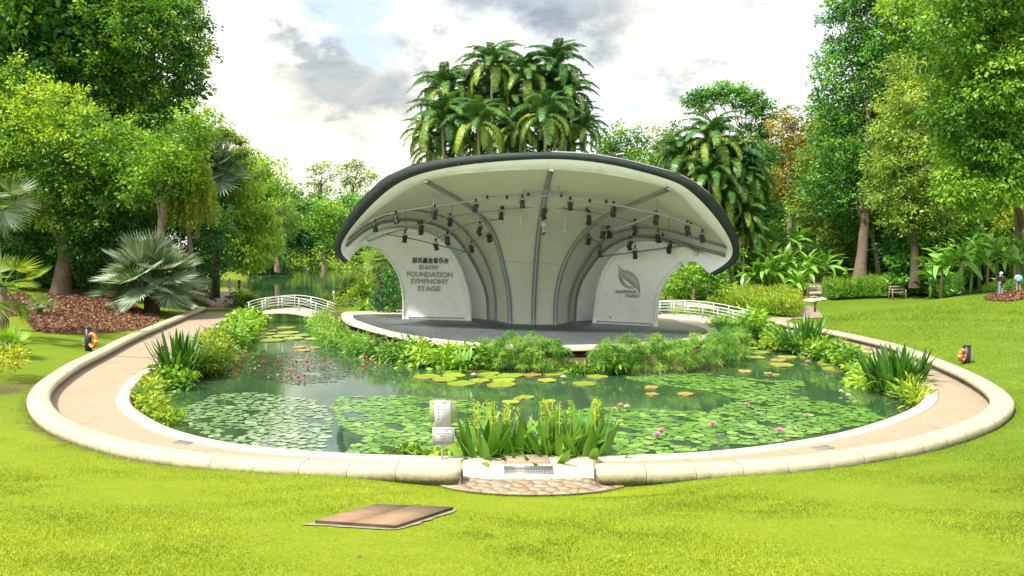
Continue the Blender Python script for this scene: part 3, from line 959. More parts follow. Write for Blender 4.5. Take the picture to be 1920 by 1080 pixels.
K = {}
K['K0'] = profile([(755, 598), (754.5, 555), (746, 517), (728, 487), (705, 466), (684, 462), (668, 472), (658, 484)], 44.9, 39.6, 1.4)
K['K1'] = profile([(884, 602), (883, 570), (876, 535), (864, 500), (848, 472), (825, 448), (795, 434), (760, 428), (720, 432), (685, 448), (650, 472)], 43.6, 39.5, 1.4)
K['K1b'] = profile([(884, 601), (883, 570), (876, 535), (864, 500), (848, 472), (825, 448), (795, 434), (760, 428), (720, 432), (685, 447), (649, 466)], 45.0, 39.6, 1.4)
K['B'] = profile([(917, 603), (913, 548), (890, 493), (855, 443), (820, 421), (779, 412), (748, 411), (709, 418), (678, 435), (648, 460)], 44.4, 39.4, 1.5)
K['A'] = profile([(931, 604), (930, 555), (919, 505), (895, 458), (864, 423), (833, 405), (794, 394), (763, 392), (717, 404), (685, 422), (652, 447)], 43.6, 39.2, 1.5)
K['D'] = profile([(957, 609), (955, 555), (944, 497), (929, 443), (908, 409), (872, 380), (833, 357), (798, 338)], 41.9, 35.4, 1.7)
K['C'] = profile([(1000, 611), (1001, 555), (1004, 500), (1009, 440), (1017, 390), (1025, 350), (1033, 317)], 41.4, 33.9, 1.8)
K['D2'] = profile([(1041, 611), (1043, 555), (1055, 501), (1079, 454), (1110, 420), (1148, 396), (1194, 377), (1255, 352)], 41.4, 34.1, 1.7)
K['A2'] = profile([(1064, 606), (1068, 555), (1085, 509), (1117, 462), (1148, 437), (1187, 427), (1218, 425), (1264, 433), (1303, 444), (1335, 453), (1364, 462)], 42.6, 36.5, 1.5)
K['B2'] = profile([(1076, 605), (1080, 555), (1094, 517), (1128, 472), (1163, 449), (1194, 441), (1229, 443), (1272, 452), (1311, 464), (1362, 478)], 43.4, 36.8, 1.5)
K['C2b'] = profile([(1111, 605), (1117, 555), (1128, 512), (1148, 480), (1171, 462), (1202, 452), (1233, 452), (1280, 460), (1325, 474), (1356, 487)], 43.9, 36.9, 1.4)
K['C2'] = profile([(1111, 607), (1117, 555), (1128, 512), (1148, 480), (1171, 462), (1202, 453), (1233, 453), (1280, 462), (1320, 478), (1350, 494)], 42.3, 37.0, 1.4)
K['K0b'] = profile([(1233, 613), (1235, 563), (1249, 528), (1270, 506), (1288, 493), (1302, 490), (1312, 497), (1325, 508)], 40.5, 37.2, 1.3)
order = [('K0', 0), ('K1', 1), ('K1b', 1.5), ('B', 2), ('A', 3), ('D', 7), ('C', 10), ('D2', 13), ('A2', 18), ('B2', 19), ('C2b', 19.6), ('C2', 20), ('K0b', 21)]
Rf = lambda s: np.array([np.interp(s, range(22), R3[:, k]) for k in range(3)])
panel_names = {0: 'wing_panel', 1: 'wing_return', 2: 'niche_panel', 3: 'rib_panel', 4: 'ceiling_panel', 5: 'ceiling_panel', 6: 'ceiling_panel', 7: 'ceiling_panel', 8: 'rib_panel', 9: 'niche_panel', 10: 'wing_return', 11: 'wing_panel'}
allV = []; allF = []; nall = 0
outer_cols = []
tv = np.linspace(0, 1, NV)
back_dir = np.array([0.0, 1.0, 0.0])
for i in range(len(order) - 1):
    (ka, sa), (kb, sb_) = order[i], order[i + 1]
    A, B = K[ka], K[kb]
    nsub = max(2, int(round((sb_ - sa) * 3)) + 2)
    rows = []
    for u in np.linspace(0, 1, nsub + 1):
        s = sa + (sb_ - sa) * u
        P = A * (1 - u) + B * u
        corr = Rf(s) - P[-1]
        P = P + corr * (tv[:, None] ** 2.0)
        rows.append(P)
    V, Fc = grid_strip(None, rows=rows)
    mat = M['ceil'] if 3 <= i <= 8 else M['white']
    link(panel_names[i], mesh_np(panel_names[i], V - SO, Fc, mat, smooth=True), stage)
    allF += [tuple(k + nall for k in f) for f in Fc]; allV += [tuple(p) for p in V]; nall += len(V)
    outer_cols += rows if i == 0 else rows[1:]
bv_s = BVHTree.FromPolygons(allV, allF)
# outer skin of the shell, 30 cm behind the inner one
OC = np.array(outer_cols)
du = np.gradient(OC, axis=0); dv = np.gradient(OC, axis=1)
N3 = np.cross(du, dv); N3 /= np.linalg.norm(N3, axis=2)[:, :, None] + 1e-9
flip = np.sign(N3[len(OC) // 2, 5, 1]); N3 *= flip if flip != 0 else 1
ncol = len(OC)
thick = 0.34 * np.clip(np.minimum(np.arange(ncol), ncol - 1 - np.arange(ncol)) / 4.0, 0.12, 1)[:, None] * np.ones((1, NV))
OUT = OC + N3 * thick[:, :, None]
OUT[:, :, 1] = np.maximum(OUT[:, :, 1], OC[:, :, 1] + .03)
svals = []
for i in range(len(order) - 1):
    sa, sb_ = order[i][1], order[i + 1][1]
    nsub = max(2, int(round((sb_ - sa) * 3)) + 2)
    sv = list(np.linspace(sa, sb_, nsub + 1)); svals += sv if i == 0 else sv[1:]
Oc = np.array([[np.interp(s, range(22), O3[:, k]) for k in range(3)] for s in svals])
lip = Oc + np.array([0, .12, .0])
mid = (lip + OUT[:, -1]) / 2 + np.array([0, .1, .05])
rows = [np.vstack([OUT[c], mid[c][None], lip[c][None], Oc[c][None]]) for c in range(ncol)]
V, Fc = grid_strip(None, rows=rows)
link('roof_shell', mesh_np('roof_shell', V - SO, Fc, M['fascia'] if False else M['white'], smooth=True), stage)
# canopy edge bands
s_f = np.linspace(0, 21, 127)


def smooth_rim(P3):
    c = np.array([[np.interp(s, range(22), P3[:, k]) for k in range(3)] for s in s_f])
    for _ in range(10):
        d = c.copy(); d[1:-1] = (c[:-2] + 2 * c[1:-1] + c[2:]) / 4; c = d
    return c


Rr, Qr, Or = smooth_rim(R3), smooth_rim(Q3), smooth_rim(O3)
Rb = Rr + np.array([0, .04, .02])
V, Fc = grid_strip(None, rows=[Rb, Rr, Qr]); link('soffit_band', mesh_np('soffit_band', V - SO, Fc, M['white'], smooth=False), stage)
V, Fc = grid_strip(None, rows=[Qr + [0, .1, 0], Qr - [0, .03, 0], Or - [0, .03, 0], Or + [0, .35, -.01], Or + [0, .36, -.12]])
link('dark_fascia', mesh_np('dark_fascia', V - SO, Fc, M['fascia'], smooth=False), stage)
# roof edge strip just above (pale flashing)
mb = MB(); mb.tube(Or[60:108] + [0, .12, .03], .03, 5); mb.build('roof_flashing', M['steel'], stage).location = -SO


def rib(key, nb, w=.20, h=.10, mat='rib', t0=0, t1=NV, name='rib', off=0.0):
    P = K[key].copy(); Qn = K[nb]
    # use the rim-corrected end
    T = np.gradient(P, axis=0); T /= np.linalg.norm(T, axis=1)[:, None]
    S = Qn - P; S -= (S * T).sum(1)[:, None] * T; S /= np.linalg.norm(S, axis=1)[:, None]
    for _ in range(3):
        S[1:-1] = (S[:-2] + S[1:-1] * 2 + S[2:]) / 4
    N = np.cross(T, S)
    N *= -np.sign(N[3, 1])
    rows = []
    for k in range(t0, t1):
        p = P[k] + S[k] * off
        rows.append(np.array([p - S[k] * w / 2 - N[k] * .05, p - S[k] * w / 2 + N[k] * h, p + S[k] * w / 2 + N[k] * h, p + S[k] * w / 2 - N[k] * .05]))
    V, Fc = grid_strip(None, rows=rows)
    Fc += [[0, 1, 2, 3], [len(V) - 1, len(V) - 2, len(V) - 3, len(V) - 4]]
    return link(name, mesh_np(name, V - SO, Fc, M[mat]), stage)


rib('D', 'C', .24); rib('C', 'D2', .24); rib('D2', 'C', .24)
for kk, nn in (('D', 'C'), ('C', 'D2'), ('D2', 'C')): rib(kk, nn, .07, .115, 'letter', 0, NV - 2, name='rib_cap')
rib('A', 'D', .16); rib('B', 'A', .16); rib('A2', 'D2', .16); rib('B2', 'A2', .16)
rib('K1', 'K0', .26, .08, 'white', 0, NV - 3, 'wing_edge', off=.13); rib('C2', 'K0b', .22, .08, 'white', 0, NV - 3, 'wing_edge', off=.11)
rib('K0b', 'C2', .22, .06, 'white', 0, NV - 7, 'wing_edge', off=.11); rib('K0', 'K1', .12, .05, 'white', 0, NV - 7, 'wing_edge', off=.06)


def shell_hit(px, py):
    r = Vector(ray(px, py)).normalized()
    h = bv_s.ray_cast(Vector(CAM), r)
    if h[0] is None: return None, None
    n = np.array(h[1]); n *= -1 if n @ ray(px, py) > 0 else 1
    return np.array(h[0]), n


def strip_on_shell(pts, r, mat, name, off=.03):
    P = []
    for x, y in resample(np.array(pts, float), n=14):
        p, n = shell_hit(x, y)
        if p is not None: P.append(p + n * off - SO)
    mb = MB(); mb.tube(P, r, 5); return mb.build(name, M[mat], stage)


strip_on_shell([(767, 593.5), (869, 596)], .035, 'letter', 'skirting_ledge')
strip_on_shell([(1120, 602), (1222, 606.5)], .035, 'letter', 'skirting_ledge')
strip_on_shell([(767, 593.5), (767, 599)], .02, 'letter', 'skirting_ledge')
strip_on_shell([(1222, 606.5), (1222, 612)], .02, 'letter', 'skirting_ledge')
strip_on_shell([(944, 489), (1001, 493)], .010, 'letter', 'seam')
strip_on_shell([(1006, 493), (1052, 495)], .010, 'letter', 'seam')
strip_on_shell([(954, 585), (954, 594)], .03, 'black', 'cable_box', .05)
strip_on_shell([(1043, 583), (1043, 591)], .03, 'black', 'cable_box', .05)


def text_mesh(body, outline=False, extrude=.0, bevel=.03):
    cu = bpy.data.curves.new('t', 'FONT'); cu.body = body; cu.size = 1.0; cu.align_x = 'CENTER'
    cu.resolution_u = 2
    if outline:
        cu.fill_mode = 'NONE' if 'NONE' in [e.identifier for e in cu.bl_rna.properties['fill_mode'].enum_items] else 'BOTH'
        cu.bevel_depth = bevel; cu.bevel_resolution = 0
    else:
        cu.extrude = extrude
    o = bpy.data.objects.new('t', cu); C.objects.link(o)
    dg = bpy.context.evaluated_depsgraph_get()
    me = bpy.data.meshes.new_from_object(o.evaluated_get(dg))
    C.objects.unlink(o); bpy.data.objects.remove(o)
    return me


def letters_on_shell(body, cx, base, sx, sy, slope, mat, outline, name, bevel=.05):
    me = text_mesh(body, outline, .03, bevel)
    if not len(me.vertices): return
    co = np.zeros(len(me.vertices) * 3, np.float32); me.vertices.foreach_get('co', co); co = co.reshape(-1, 3)
    w = co[:, 0].max() - co[:, 0].min(); mx = (co[:, 0].max() + co[:, 0].min()) / 2
    out = np.zeros_like(co)
    for k, (x, y, z) in enumerate(co):
        px = cx + (x - mx) / w * sx; py = base - y / .72 * sy + slope * (px - cx)
        p, n = shell_hit(px, py)
        if p is None: p, n = ats(px, py, 43), np.array([0, -1, 0])
        out[k] = p + n * (.03 + max(z, -.02)) - SO
    me.vertices.foreach_set('co', out.ravel().astype(np.float32))
    me.materials.clear(); me.materials.append(M[mat]); me.update(); me.name = name
    return link(name, me, stage)


letters_on_shell('邵氏基金音乐台', 807, 492, 68, 8.0, .015, 'letterdark', False, 'lettering')
for body, cx, base, w, h in (('SHAW', 804, 505, 37, 9), ('FOUNDATION', 805.5, 518.5, 86, 9.3), ('SYMPHONY', 805.5, 531.5, 72, 9.3), ('STAGE', 804, 545, 43, 9.5)):
    letters_on_shell(body, cx, base, w, h, .02, 'letter', True, 'lettering', .028)
letters_on_shell('NATIONAL', 1175.5, 549, 41, 6.0, .0, 'letter', True, 'lettering', .035)
letters_on_shell('PARKS', 1186.5, 557, 26, 6.0, .0, 'letter', True, 'lettering', .035)


def flat_on_shell(poly_px, mat, name, off=.035, parent=None):
    P = []
    for x, y in poly_px:
        p, n = shell_hit(x, y)
        P.append(p + n * off - SO)
    c = np.mean(P, 0)
    n = len(P)
    Pb = [p + np.array([0, .03, 0]) for p in P]
    return link(name, mesh_np(name, P + Pb, [list(range(n))] + [[k, n + k, n + (k + 1) % n, (k + 1) % n] for k in range(n)], M[mat]), parent or stage)


Z7 = lambda X, Y: (1120 + X / 7.2, 470 + Y / 7.2)
up_half = catmull([Z7(285, 190), (Z7(320, 240)), Z7(370, 258), Z7(440, 275), Z7(510, 325), Z7(555, 390), Z7(575, 470), Z7(580, 580), Z7(545, 520), Z7(510, 490), Z7(470, 460), Z7(420, 420), Z7(370, 380), Z7(335, 325), Z7(300, 265)], 3)
flat_on_shell([tuple(p) for p in up_half], 'letter', 'leaf_emblem')
low_half = catmull([Z7(292, 260), Z7(290, 330), Z7(305, 400), Z7(345, 460), Z7(400, 500), Z7(460, 510), Z7(510, 497), Z7(480, 480), Z7(420, 468), Z7(375, 425), Z7(345, 370), Z7(325, 310)], 3)
flat_on_shell([tuple(p) for p in low_half], 'letter', 'leaf_emblem')
dot = [(1145 + 1.6 * math.cos(t), 594.5 + 1.6 * math.sin(t)) for t in np.linspace(0, 2 * math.pi, 9)[:-1]]
flat_on_shell(dot, 'petalred', 'red_sticker', .02)

# lighting bars ---------------------------------------------------------------
Z3 = lambda X, Y: (640 + X / 2.667, 300 + Y / 2.667)


def bar3(pts, d0, d1, r, mat='greysteel', name='lighting_bar', dm=None):
    P = catmull(np.array([Z3(*p) for p in pts]), 6)
    n = len(P); t = np.linspace(0, 1, n)
    if dm is None: d = d0 + (d1 - d0) * t
    else: d = np.interp(t, [0, .5, 1], [d0, dm, d1])
    W3 = [ats(P[k][0], P[k][1], d[k]) - SO for k in range(n)]
    mb = MB(); mb.tube(W3, r, 6); mb.build(name, M[mat], stage)


bar3([(130, 312), (230, 270), (460, 230), (730, 195), (900, 183), (1040, 177)], 38.2, 35.6, .045, 'steel')
bar3([(1040, 177), (1200, 198), (1320, 215), (1580, 268), (1660, 292), (1750, 325), (1830, 365)], 35.6, 36.0, .045, 'steel')
bar3([(290, 352), (380, 325), (480, 297), (700, 262), (990, 232)], 39.0, 37.0, .035)
bar3([(990, 232), (1240, 258), (1470, 312), (1600, 360), (1660, 398)], 37.0, 37.2, .035)
bar3([(480, 392), (600, 335), (720, 305), (990, 280)], 39.6, 38.4, .035)
bar3([(990, 280), (1160, 300), (1330, 345), (1430, 390)], 38.4, 38.4, .035)
bar3([(650, 412), (740, 370), (850, 345), (1000, 325), (1150, 350), (1290, 412)], 40.4, 39.6, .035, dm=39.7)
bar3([(135, 407), (240, 365), (330, 342), (395, 318)], 40.2, 39.6, .035)
bar3([(220, 370), (380, 400), (480, 425), (620, 458)], 39.8, 41.0, .04)
bar3([(1300, 482), (1470, 460), (1620, 440), (1740, 425)], 40.4, 38.2, .045)
bar3([(1600, 380), (1700, 420), (1790, 465)], 37.8, 37.4, .04)
bar3([(1345, 352), (1460, 315), (1582, 264)], 37.4, 35.8, .06, 'steel', 'cross_truss')
bar3([(908, 150), (1126, 162)], 35.0, 35.0, .03, 'rib', 'ceiling_track')
bar3([(908, 160), (1126, 172)], 35.0, 35.0, .02, 'rib', 'ceiling_track')
bar3([(590, 478 - 10), (640, 455)], 40.8, 40.6, .03)
for a, b, d, m_ in (((462, 165), (462, 232), 36.3, 'steel'), ((1040, 140), (1040, 177), 35.6, 'steel'), ((1580, 190), (1580, 268), 35.6, 'greysteel'), ((1087, 130), (1087, 160), 35.2, 'greysteel'),
                    ((556, 215), (556, 285), 37.8, 'greysteel'), ((323, 262), (323, 352), 39.3, 'greysteel'), ((481, 270), (481, 395), 39.4, 'greysteel'), ((1358, 245), (1358, 350), 37.0, 'greysteel'),
                    ((1470, 290), (1470, 460), 37.6, 'greysteel'), ((1637, 290), (1637, 425), 37.0, 'greysteel'), ((630, 345), (630, 458), 40.6, 'greysteel'), ((1303, 355), (1303, 482), 39.6, 'greysteel'), ((1118, 215), (1118, 262), 36.9, 'greysteel')):
    mb = MB(); mb.tube([ats(*Z3(*a), d) - SO, ats(*Z3(*b), d) - SO], .018 if m_ != 'steel' else .035, 5); mb.build('hanger_rod', M[m_], stage)
for a, b in (((901, 250), (893, 345)), ((1117, 262), (1117, 355))):
    mb = MB(); mb.tube([ats(*Z3(*a), 37.4) - SO, ats(*Z3(*b), 37.4) - SO], .035, 6); q = ats(*Z3(*b), 37.4) - SO
    mb.box(q, (.22, .10, .06)); mb.build('white_drop_pole', M['whitesteel'], stage)
q = ats(*Z3(1012, 320), 37.6) - SO
mb = MB(); mb.tube([q + [0, 0, .17], q + [0, 0, .6]], .02, 5); mb.box(q, (.28, .10, .30)); mb.build('white_box', M['signwhite'], stage)
mb = MB(); q2 = ats(*Z3(1012, 362), 37.6) - SO
mb.tube([q2 + [0, 0, .3], q2 + [0, 0, .1]], .03, 6); mb.tube([q2 + [0, 0, .12], q2], [.06, .11], 10); mb.build('camera_housing', M['signwhite'], stage)
mb = MB(); mb.tube([q2, q2 - [0, 0, .12]], [.10, .05], 10); mb.build('camera_dome', M['black'], stage)

# spotlights -------------------------------------------------------------------
mb = MB(); mb.lathe([(.075, .16), (.105, .10), (.115, .0), (.12, -.14), (.145, -.22), (.145, -.25)], 12)
for k in range(4): mb.box((0, 0, .09 - .05 * k), (.235, .07, .012))
sp_body = mb.mesh('lamp_body', M['black'])
mb = MB(); mb.tube([(-.15, 0, -.02), (-.155, 0, .10), (-.10, 0, .24), (.10, 0, .24), (.155, 0, .10), (.15, 0, -.02)], .014, 5); sp_yoke = mb.mesh('yoke', M['black'])
mb = MB(); mb.box((0, 0, .29), (.07, .06, .11)); mb.tube([(-.05, 0, .35), (.05, 0, .35)], .05, 8); sp_clamp = mb.mesh('clamp', M['black'])
mb = MB(); mb.box((-.09, -.1, -.27), (.015, .2, .16)); mb.box((.0, -.12, -.26), (.2, .012, .14)); sp_door = mb.mesh('barn_door', M['black'])
bars_sp = {
    'front bar': [(168, 335, 37.6), (273, 293, 37.2), (467, 262, 36.3), (672, 235, 36.0), (905, 215, 35.7), (1145, 225, 35.6), (1362, 248, 35.8), (1575, 292, 35.9), (1730, 345, 36.0), (1805, 388, 36.0)],
    'second bar': [(400, 340, 38.3), (545, 305, 37.9), (800, 275, 37.4), (1015, 260, 36.9), (1238, 290, 37.0), (1468, 342, 37.1), (1582, 385, 37.2)],
    'third bar': [(530, 395, 39.3), (693, 345, 38.9), (1308, 370, 38.5), (1340, 366, 38.5), (1445, 418, 38.4)],
    'rear bar': [(650, 440, 40.5), (738, 388, 40.2), (856, 370, 39.8), (1097, 348, 39.7), (1118, 380, 39.7), (1237, 403, 39.6)],
    'lower side bars': [(318, 390, 39.7), (472, 430, 40.2), (1295, 465, 40.2), (1468, 465, 39.6), (1642, 433, 38.6)],
}
ordn = ['first', 'second', 'third', 'fourth', 'fifth', 'sixth', 'seventh', 'eighth', 'ninth', 'tenth']
first = True
for bn, lst in bars_sp.items():
    for k, (X, Y, d) in enumerate(lst):
        p = ats(*Z3(X, Y), d - .05)
        tilt = random.uniform(-.35, .5)
        root = empty('stage_spotlight', p + [0, 0, .0], 'black stage spotlight, %s from the lettering side on the %s' % (ordn[k], bn), 'spotlight', 'spotlights hung under the canopy', random.uniform(-.6, .6))
        b = link('lamp_body', sp_body, root); b.rotation_euler = (tilt, random.uniform(-.3, .3), 0); b.scale = (.95, .95, .95)
        link('yoke', sp_yoke, root); link('clamp', sp_clamp, root)
        if random.random() < .45: link('barn_door', sp_door, root).rotation_euler = (tilt, 0, 0)
mb = MB(); mb.tube([(0, 0, .12), (0, 0, .0)], .03, 6); mb.box((0, 0, .0), (.12, .09, .14)); small_sp = mb.mesh('bar_fitting', M['black'])
for (X, Y, d) in ((232, 272, 38.2), (730, 187, 35.9), (935, 172, 35.7), (1100, 177, 35.6), (1325, 208, 35.7), (828, 188, 35.8), (1242, 205, 35.6), (807, 240, 37.5), (1227, 250, 37.0), (388, 318, 39.0), (325, 345, 39.6), (780, 350, 40.1), (1747, 322, 36.0), (1608, 372, 37.5), (1468, 303, 37.1), (1327, 338, 38.4)):
    o = link('bar_fitting', small_sp, stage); o.location = ats(*Z3(X, Y), d - .05) - SO
#PART2

# ================================================================== vegetation
def unit(v):
    return v / (np.linalg.norm(v, axis=-1, keepdims=True) + 1e-9)


def leaf_quads(P, D, L, Wd, r):
    """leaf diamonds: base P, direction D, length L, width Wd -> V (4n,3), F (n,4)"""
    n = len(P)
    side = unit(np.cross(D, unit(r.normal(size=(n, 3)) + [0, 0, .6])))
    nrm = unit(np.cross(side, D))
    L = L[:, None]; Wd = Wd[:, None]
    V = np.empty((n, 4, 3))
    V[:, 0] = P; V[:, 1] = P + D * L * .5 + side * Wd * .5 + nrm * L * .04
    V[:, 2] = P + D * L - nrm * L * .12; V[:, 3] = P + D * L * .5 - side * Wd * .5 + nrm * L * .04
    return V.reshape(-1, 3), np.arange(4 * n).reshape(n, 4)


def crown_mesh(name, blobs, mat, L=.26, wr=.5, tuft_r=.5, per=26, dens=1.0, droop=0.2, seed=1, flat=1.0, shell=.72, tone0=.48, tonev=.30):
    """blobs: list of (centre xyz, radius). tufts of leaves spread through and over each blob"""
    r = np.random.default_rng(seed)
    Vs = []; Fs = []; Ts = []; n0 = 0
    for c, rad in blobs:
        c = np.asarray(c, float)
        rad = rad * 1.10
        nt = max(5, int(dens * 1.55 * 9.5 * (rad / tuft_r) ** 2 * .36))
        d = unit(r.normal(size=(nt, 3)))
        q = rad * (shell + (1.24 - shell) * r.random(nt) ** 1.1) * (1 + .10 * np.sin(d[:, 0] * 5 + c[0]) * np.sin(d[:, 2] * 6 + c[1]))
        inner = r.random(nt) < .18
        q[inner] *= r.random(inner.sum()) * .8
        tp = c + d * q[:, None] * [1, 1, flat]
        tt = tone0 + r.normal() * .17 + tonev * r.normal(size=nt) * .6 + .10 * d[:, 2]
        k = per
        off = r.normal(size=(nt, k, 3)) * tuft_r * [.5, .5, .30]
        P = (tp[:, None] + off).reshape(-1, 3)
        D = unit(off * [1, 1, .6] + d[:, None] * .35 * tuft_r + r.normal(size=(nt, k, 3)) * .35 * tuft_r + np.array([0, 0, -droop * tuft_r])).reshape(-1, 3)
        n = len(P)
        LL = L * r.uniform(.6, 1.25, n)
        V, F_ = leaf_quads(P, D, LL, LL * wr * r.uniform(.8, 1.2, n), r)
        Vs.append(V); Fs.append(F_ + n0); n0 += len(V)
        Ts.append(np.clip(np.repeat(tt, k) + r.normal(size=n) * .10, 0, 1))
    V = np.concatenate(Vs)
    return mesh_np(name, V, np.concatenate(Fs), mat, np.concatenate(Ts))


def limb(mb, a, b, r0, r1, wob=.06, n=7):
    a, b = np.asarray(a, float), np.asarray(b, float)
    P = np.array([a + (b - a) * t for t in np.linspace(0, 1, n)])
    Ln = np.linalg.norm(b - a)
    P[1:-1] += rng.normal(size=(n - 2, 3)) * Ln * wob * .4
    P[:, 2] += np.sin(np.linspace(0, math.pi, n)) * Ln * .04
    mb.tube(catmull(P, 2), np.linspace(r0, r1, (n - 1) * 2 + 1), 8, False)


def tree(name, label, cat, base, trunk_top, r_base, blobs_px, mat='green', bark='bark', group=None, limbs=6, seed=1, flare=True, **kw):
    """blobs_px: (px, py, radius px, depth) turned into real spheres standing at that depth"""
    base = np.asarray(base, float); top = np.asarray(trunk_top, float)
    root = empty(name, base, label, cat, group)
    bl = [(at(x, y, d) - base, rp * d / F) for x, y, rp, d in blobs_px]
    mb = MB()
    n = 9
    P = np.array([(top - base) * t for t in np.linspace(0, 1, n)])
    P[1:-1, :2] += rng.normal(size=(n - 2, 2)) * r_base * .05
    P[:, 0] += r_base * .25 * np.sin(np.linspace(0, 3.1, n)) * random.choice((-1, 1))
    P[0, 2] -= .4
    rr = r_base * (1 - .35 * np.linspace(0, 1, n))
    if flare: rr[0] *= 1.3; rr[1] *= 1.05
    r_base_l = r_base
    mb.tube(catmull(P, 3), np.interp(np.linspace(0, n - 1, (n - 1) * 3 + 1), range(n), rr), 12, False)
    mb.build('trunk', M[bark], root, True)
    mb = MB()
    sel = sorted(bl, key=lambda q: -q[1])[:limbs]
    for c, rad in sel:
        t0 = P[-1] * random.uniform(.6, 1.0)
        limb(mb, t0, c, r_base * .30, r_base * .05)
        for _ in range(3):
            d = unit(rng.normal(size=3)); limb(mb, c * .75 + t0 * .25, c + d * rad * .85, r_base * .09, r_base * .02, n=5)
    if sel: mb.build('limb', M[bark], root, True)
    kw.setdefault('seed', seed)
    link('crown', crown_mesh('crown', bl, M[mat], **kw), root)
    return root


def jig(blobs, dd, n_extra=0, seed=0):
    """give the blobs of a crown some spread in depth"""
    r = random.Random(seed)
    return [(x, y, q, dd + r.uniform(-1.0, 1.0) * q / 45.0) for x, y, q in blobs]


# ---- left bank trees
b = G(112, 552); D0 = b[1]
tree('broadleaf_tree', 'large broadleaf tree with thick brown trunk rising from the leaf mulch', 'tree', b, at(124, 425, D0), .62,
     jig([(60, 235, 62), (20, 180, 60), (110, 215, 55), (175, 260, 58), (60, 320, 62), (130, 330, 55), (20, 300, 50), (195, 340, 52), (235, 285, 52), (250, 350, 48), (110, 385, 45), (50, 380, 42), (190, 395, 40), (280, 320, 42), (150, 290, 60), (5, 235, 50), (-40, 300, 60), (-50, 200, 70)], D0 - 2, seed=1),
     'green', seed=11, dens=1.2, tonev=.50, tone0=.44)
tree('tall_tree', 'very tall broadleaf tree behind with dark crown reaching out of the frame', 'tree', G(240, 540) + [0, 8, .5], at(228, 200, 60), .60,
     jig([(60, 60, 80), (150, 30, 75), (230, 60, 62), (300, 30, 62), (345, 90, 42), (352, 140, 34), (330, 175, 30), (60, 130, 70), (140, 130, 62), (205, 170, 52), (250, 140, 40), (10, 20, 70), (100, -60, 90), (220, -60, 90), (310, -50, 60), (-60, 60, 90), (290, 215, 22), (180, 215, 55), (350, 30, 35), (322, 205, 22)], 60, seed=2),
     'green', seed=12, dens=1.15, limbs=14, tone0=.33, tonev=.42, L=.30)
tree('rounded_tree', 'rounded bright green tree below the tall dark crown', 'tree', at(300, 540, 52), at(305, 380, 52), .30,
     jig([(300, 295, 42), (335, 310, 38), (280, 330, 36), (345, 265, 40), (375, 245, 32), (392, 225, 20), (360, 225, 28), (320, 340, 34)], 52, seed=3), 'bright', seed=13, tone0=.45)
tree('sprawling_tree', 'deep green tree filling the gap behind the silver fan palm', 'tree', at(210, 545, 56), at(215, 430, 56), .3,
     jig([(210, 400, 60), (160, 440, 50), (270, 400, 55), (330, 420, 50), (240, 460, 50), (60, 430, 55), (10, 420, 50), (180, 480, 45), (380, 420, 40), (390, 470, 40), (60, 480, 40), (-30, 470, 60)], 57, seed=4), 'dark', seed=14, dens=1.1)


def weeping(name, label, cat, base, strands_px, depth, mat, hang, seed, nl=46, L=.24):
    r = np.random.default_rng(seed)
    root = empty(name, base, label, cat)
    mb = MB(); topc = at(*strands_px[0][:2], depth)
    limb(mb, [0, 0, -.3], topc - base, .22, .08); mb.build('trunk', M['bark'], root, True)
    Vs = []; Fs = []; Ts = []; n0 = 0
    for x, y, rp in strands_px:
        for _ in range(int(rp * rp * .045) + 4):
            a = r.uniform(0, 2 * math.pi); q = rp * math.sqrt(r.random())
            c = at(x + q * math.cos(a), y + q * math.sin(a), depth + r.uniform(-1.3, 1.3)) - base
            h = hang * r.uniform(.4, 1.0)
            t = np.linspace(0, 1, nl)
            dx, dy = r.normal(size=2) * .25
            P = c + np.stack([dx * t ** .5, dy * t ** .5, .15 * np.sin(t * 3.1) - h * t], 1)
            D = unit(r.normal(size=(nl, 3)) * .6 + [0, 0, -1])
            LL = L * r.uniform(.7, 1.3, nl)
            V, F_ = leaf_quads(P, D, LL, LL * .3, r)
            Vs.append(V); Fs.append(F_ + n0); n0 += len(V); Ts.append(np.clip(r.normal(.5, .18) + r.normal(size=nl) * .1, 0, 1))
    link('crown', mesh_np('crown', np.concatenate(Vs), np.concatenate(Fs), M[mat], np.concatenate(Ts)), root)
    return root


weeping('weeping_tree', 'weeping tree with hanging yellow green strands above the silver fan palm', 'tree', at(365, 540, 55), [(355, 310, 34), (330, 335, 28), (380, 330, 25), (345, 360, 35), (300, 350, 25), (375, 375, 28), (395, 345, 14)], 54, 'yellow', 2.0, 21)
tree('leafy_tree', 'yellowish leafy tree leaning over the brown path by the lake', 'tree', at(398, 552, 68), at(420, 440, 68), .20,
     jig([(430, 345, 30), (455, 380, 34), (425, 400, 38), (470, 420, 36), (440, 445, 38), (495, 435, 26), (415, 455, 30), (480, 465, 28), (460, 482, 22), (502, 470, 16), (405, 420, 30), (500, 400, 16)], 64, seed=5), 'bright', seed=15, L=.42, wr=.36, tuft_r=.55, droop=.9, tone0=.82, limbs=8)
tree('shade_tree', 'dark green tree with low crown beside the brown path', 'tree', at(400, 560, 64), at(400, 500, 64), .2,
     jig([(390, 498, 26), (378, 525, 22), (416, 482, 24), (395, 470, 28), (450, 500, 9), (370, 500, 24)], 64, seed=6), 'dark', seed=16)
tree('open_tree', 'feathery open tree with flat layered branches against the bright sky', 'tree', at(405, 520, 92), at(415, 330, 92), .28,
     jig([(420, 250, 16), (440, 262, 14), (405, 258, 16), (455, 285, 14), (435, 290, 14), (462, 305, 12), (450, 325, 14), (475, 330, 10), (485, 345, 9), (430, 315, 14), (465, 350, 14), (480, 360, 9)], 92, seed=7), 'olive', seed=17, flat=.35, dens=1.5, tuft_r=.55, L=.32, limbs=12, tone0=.4)
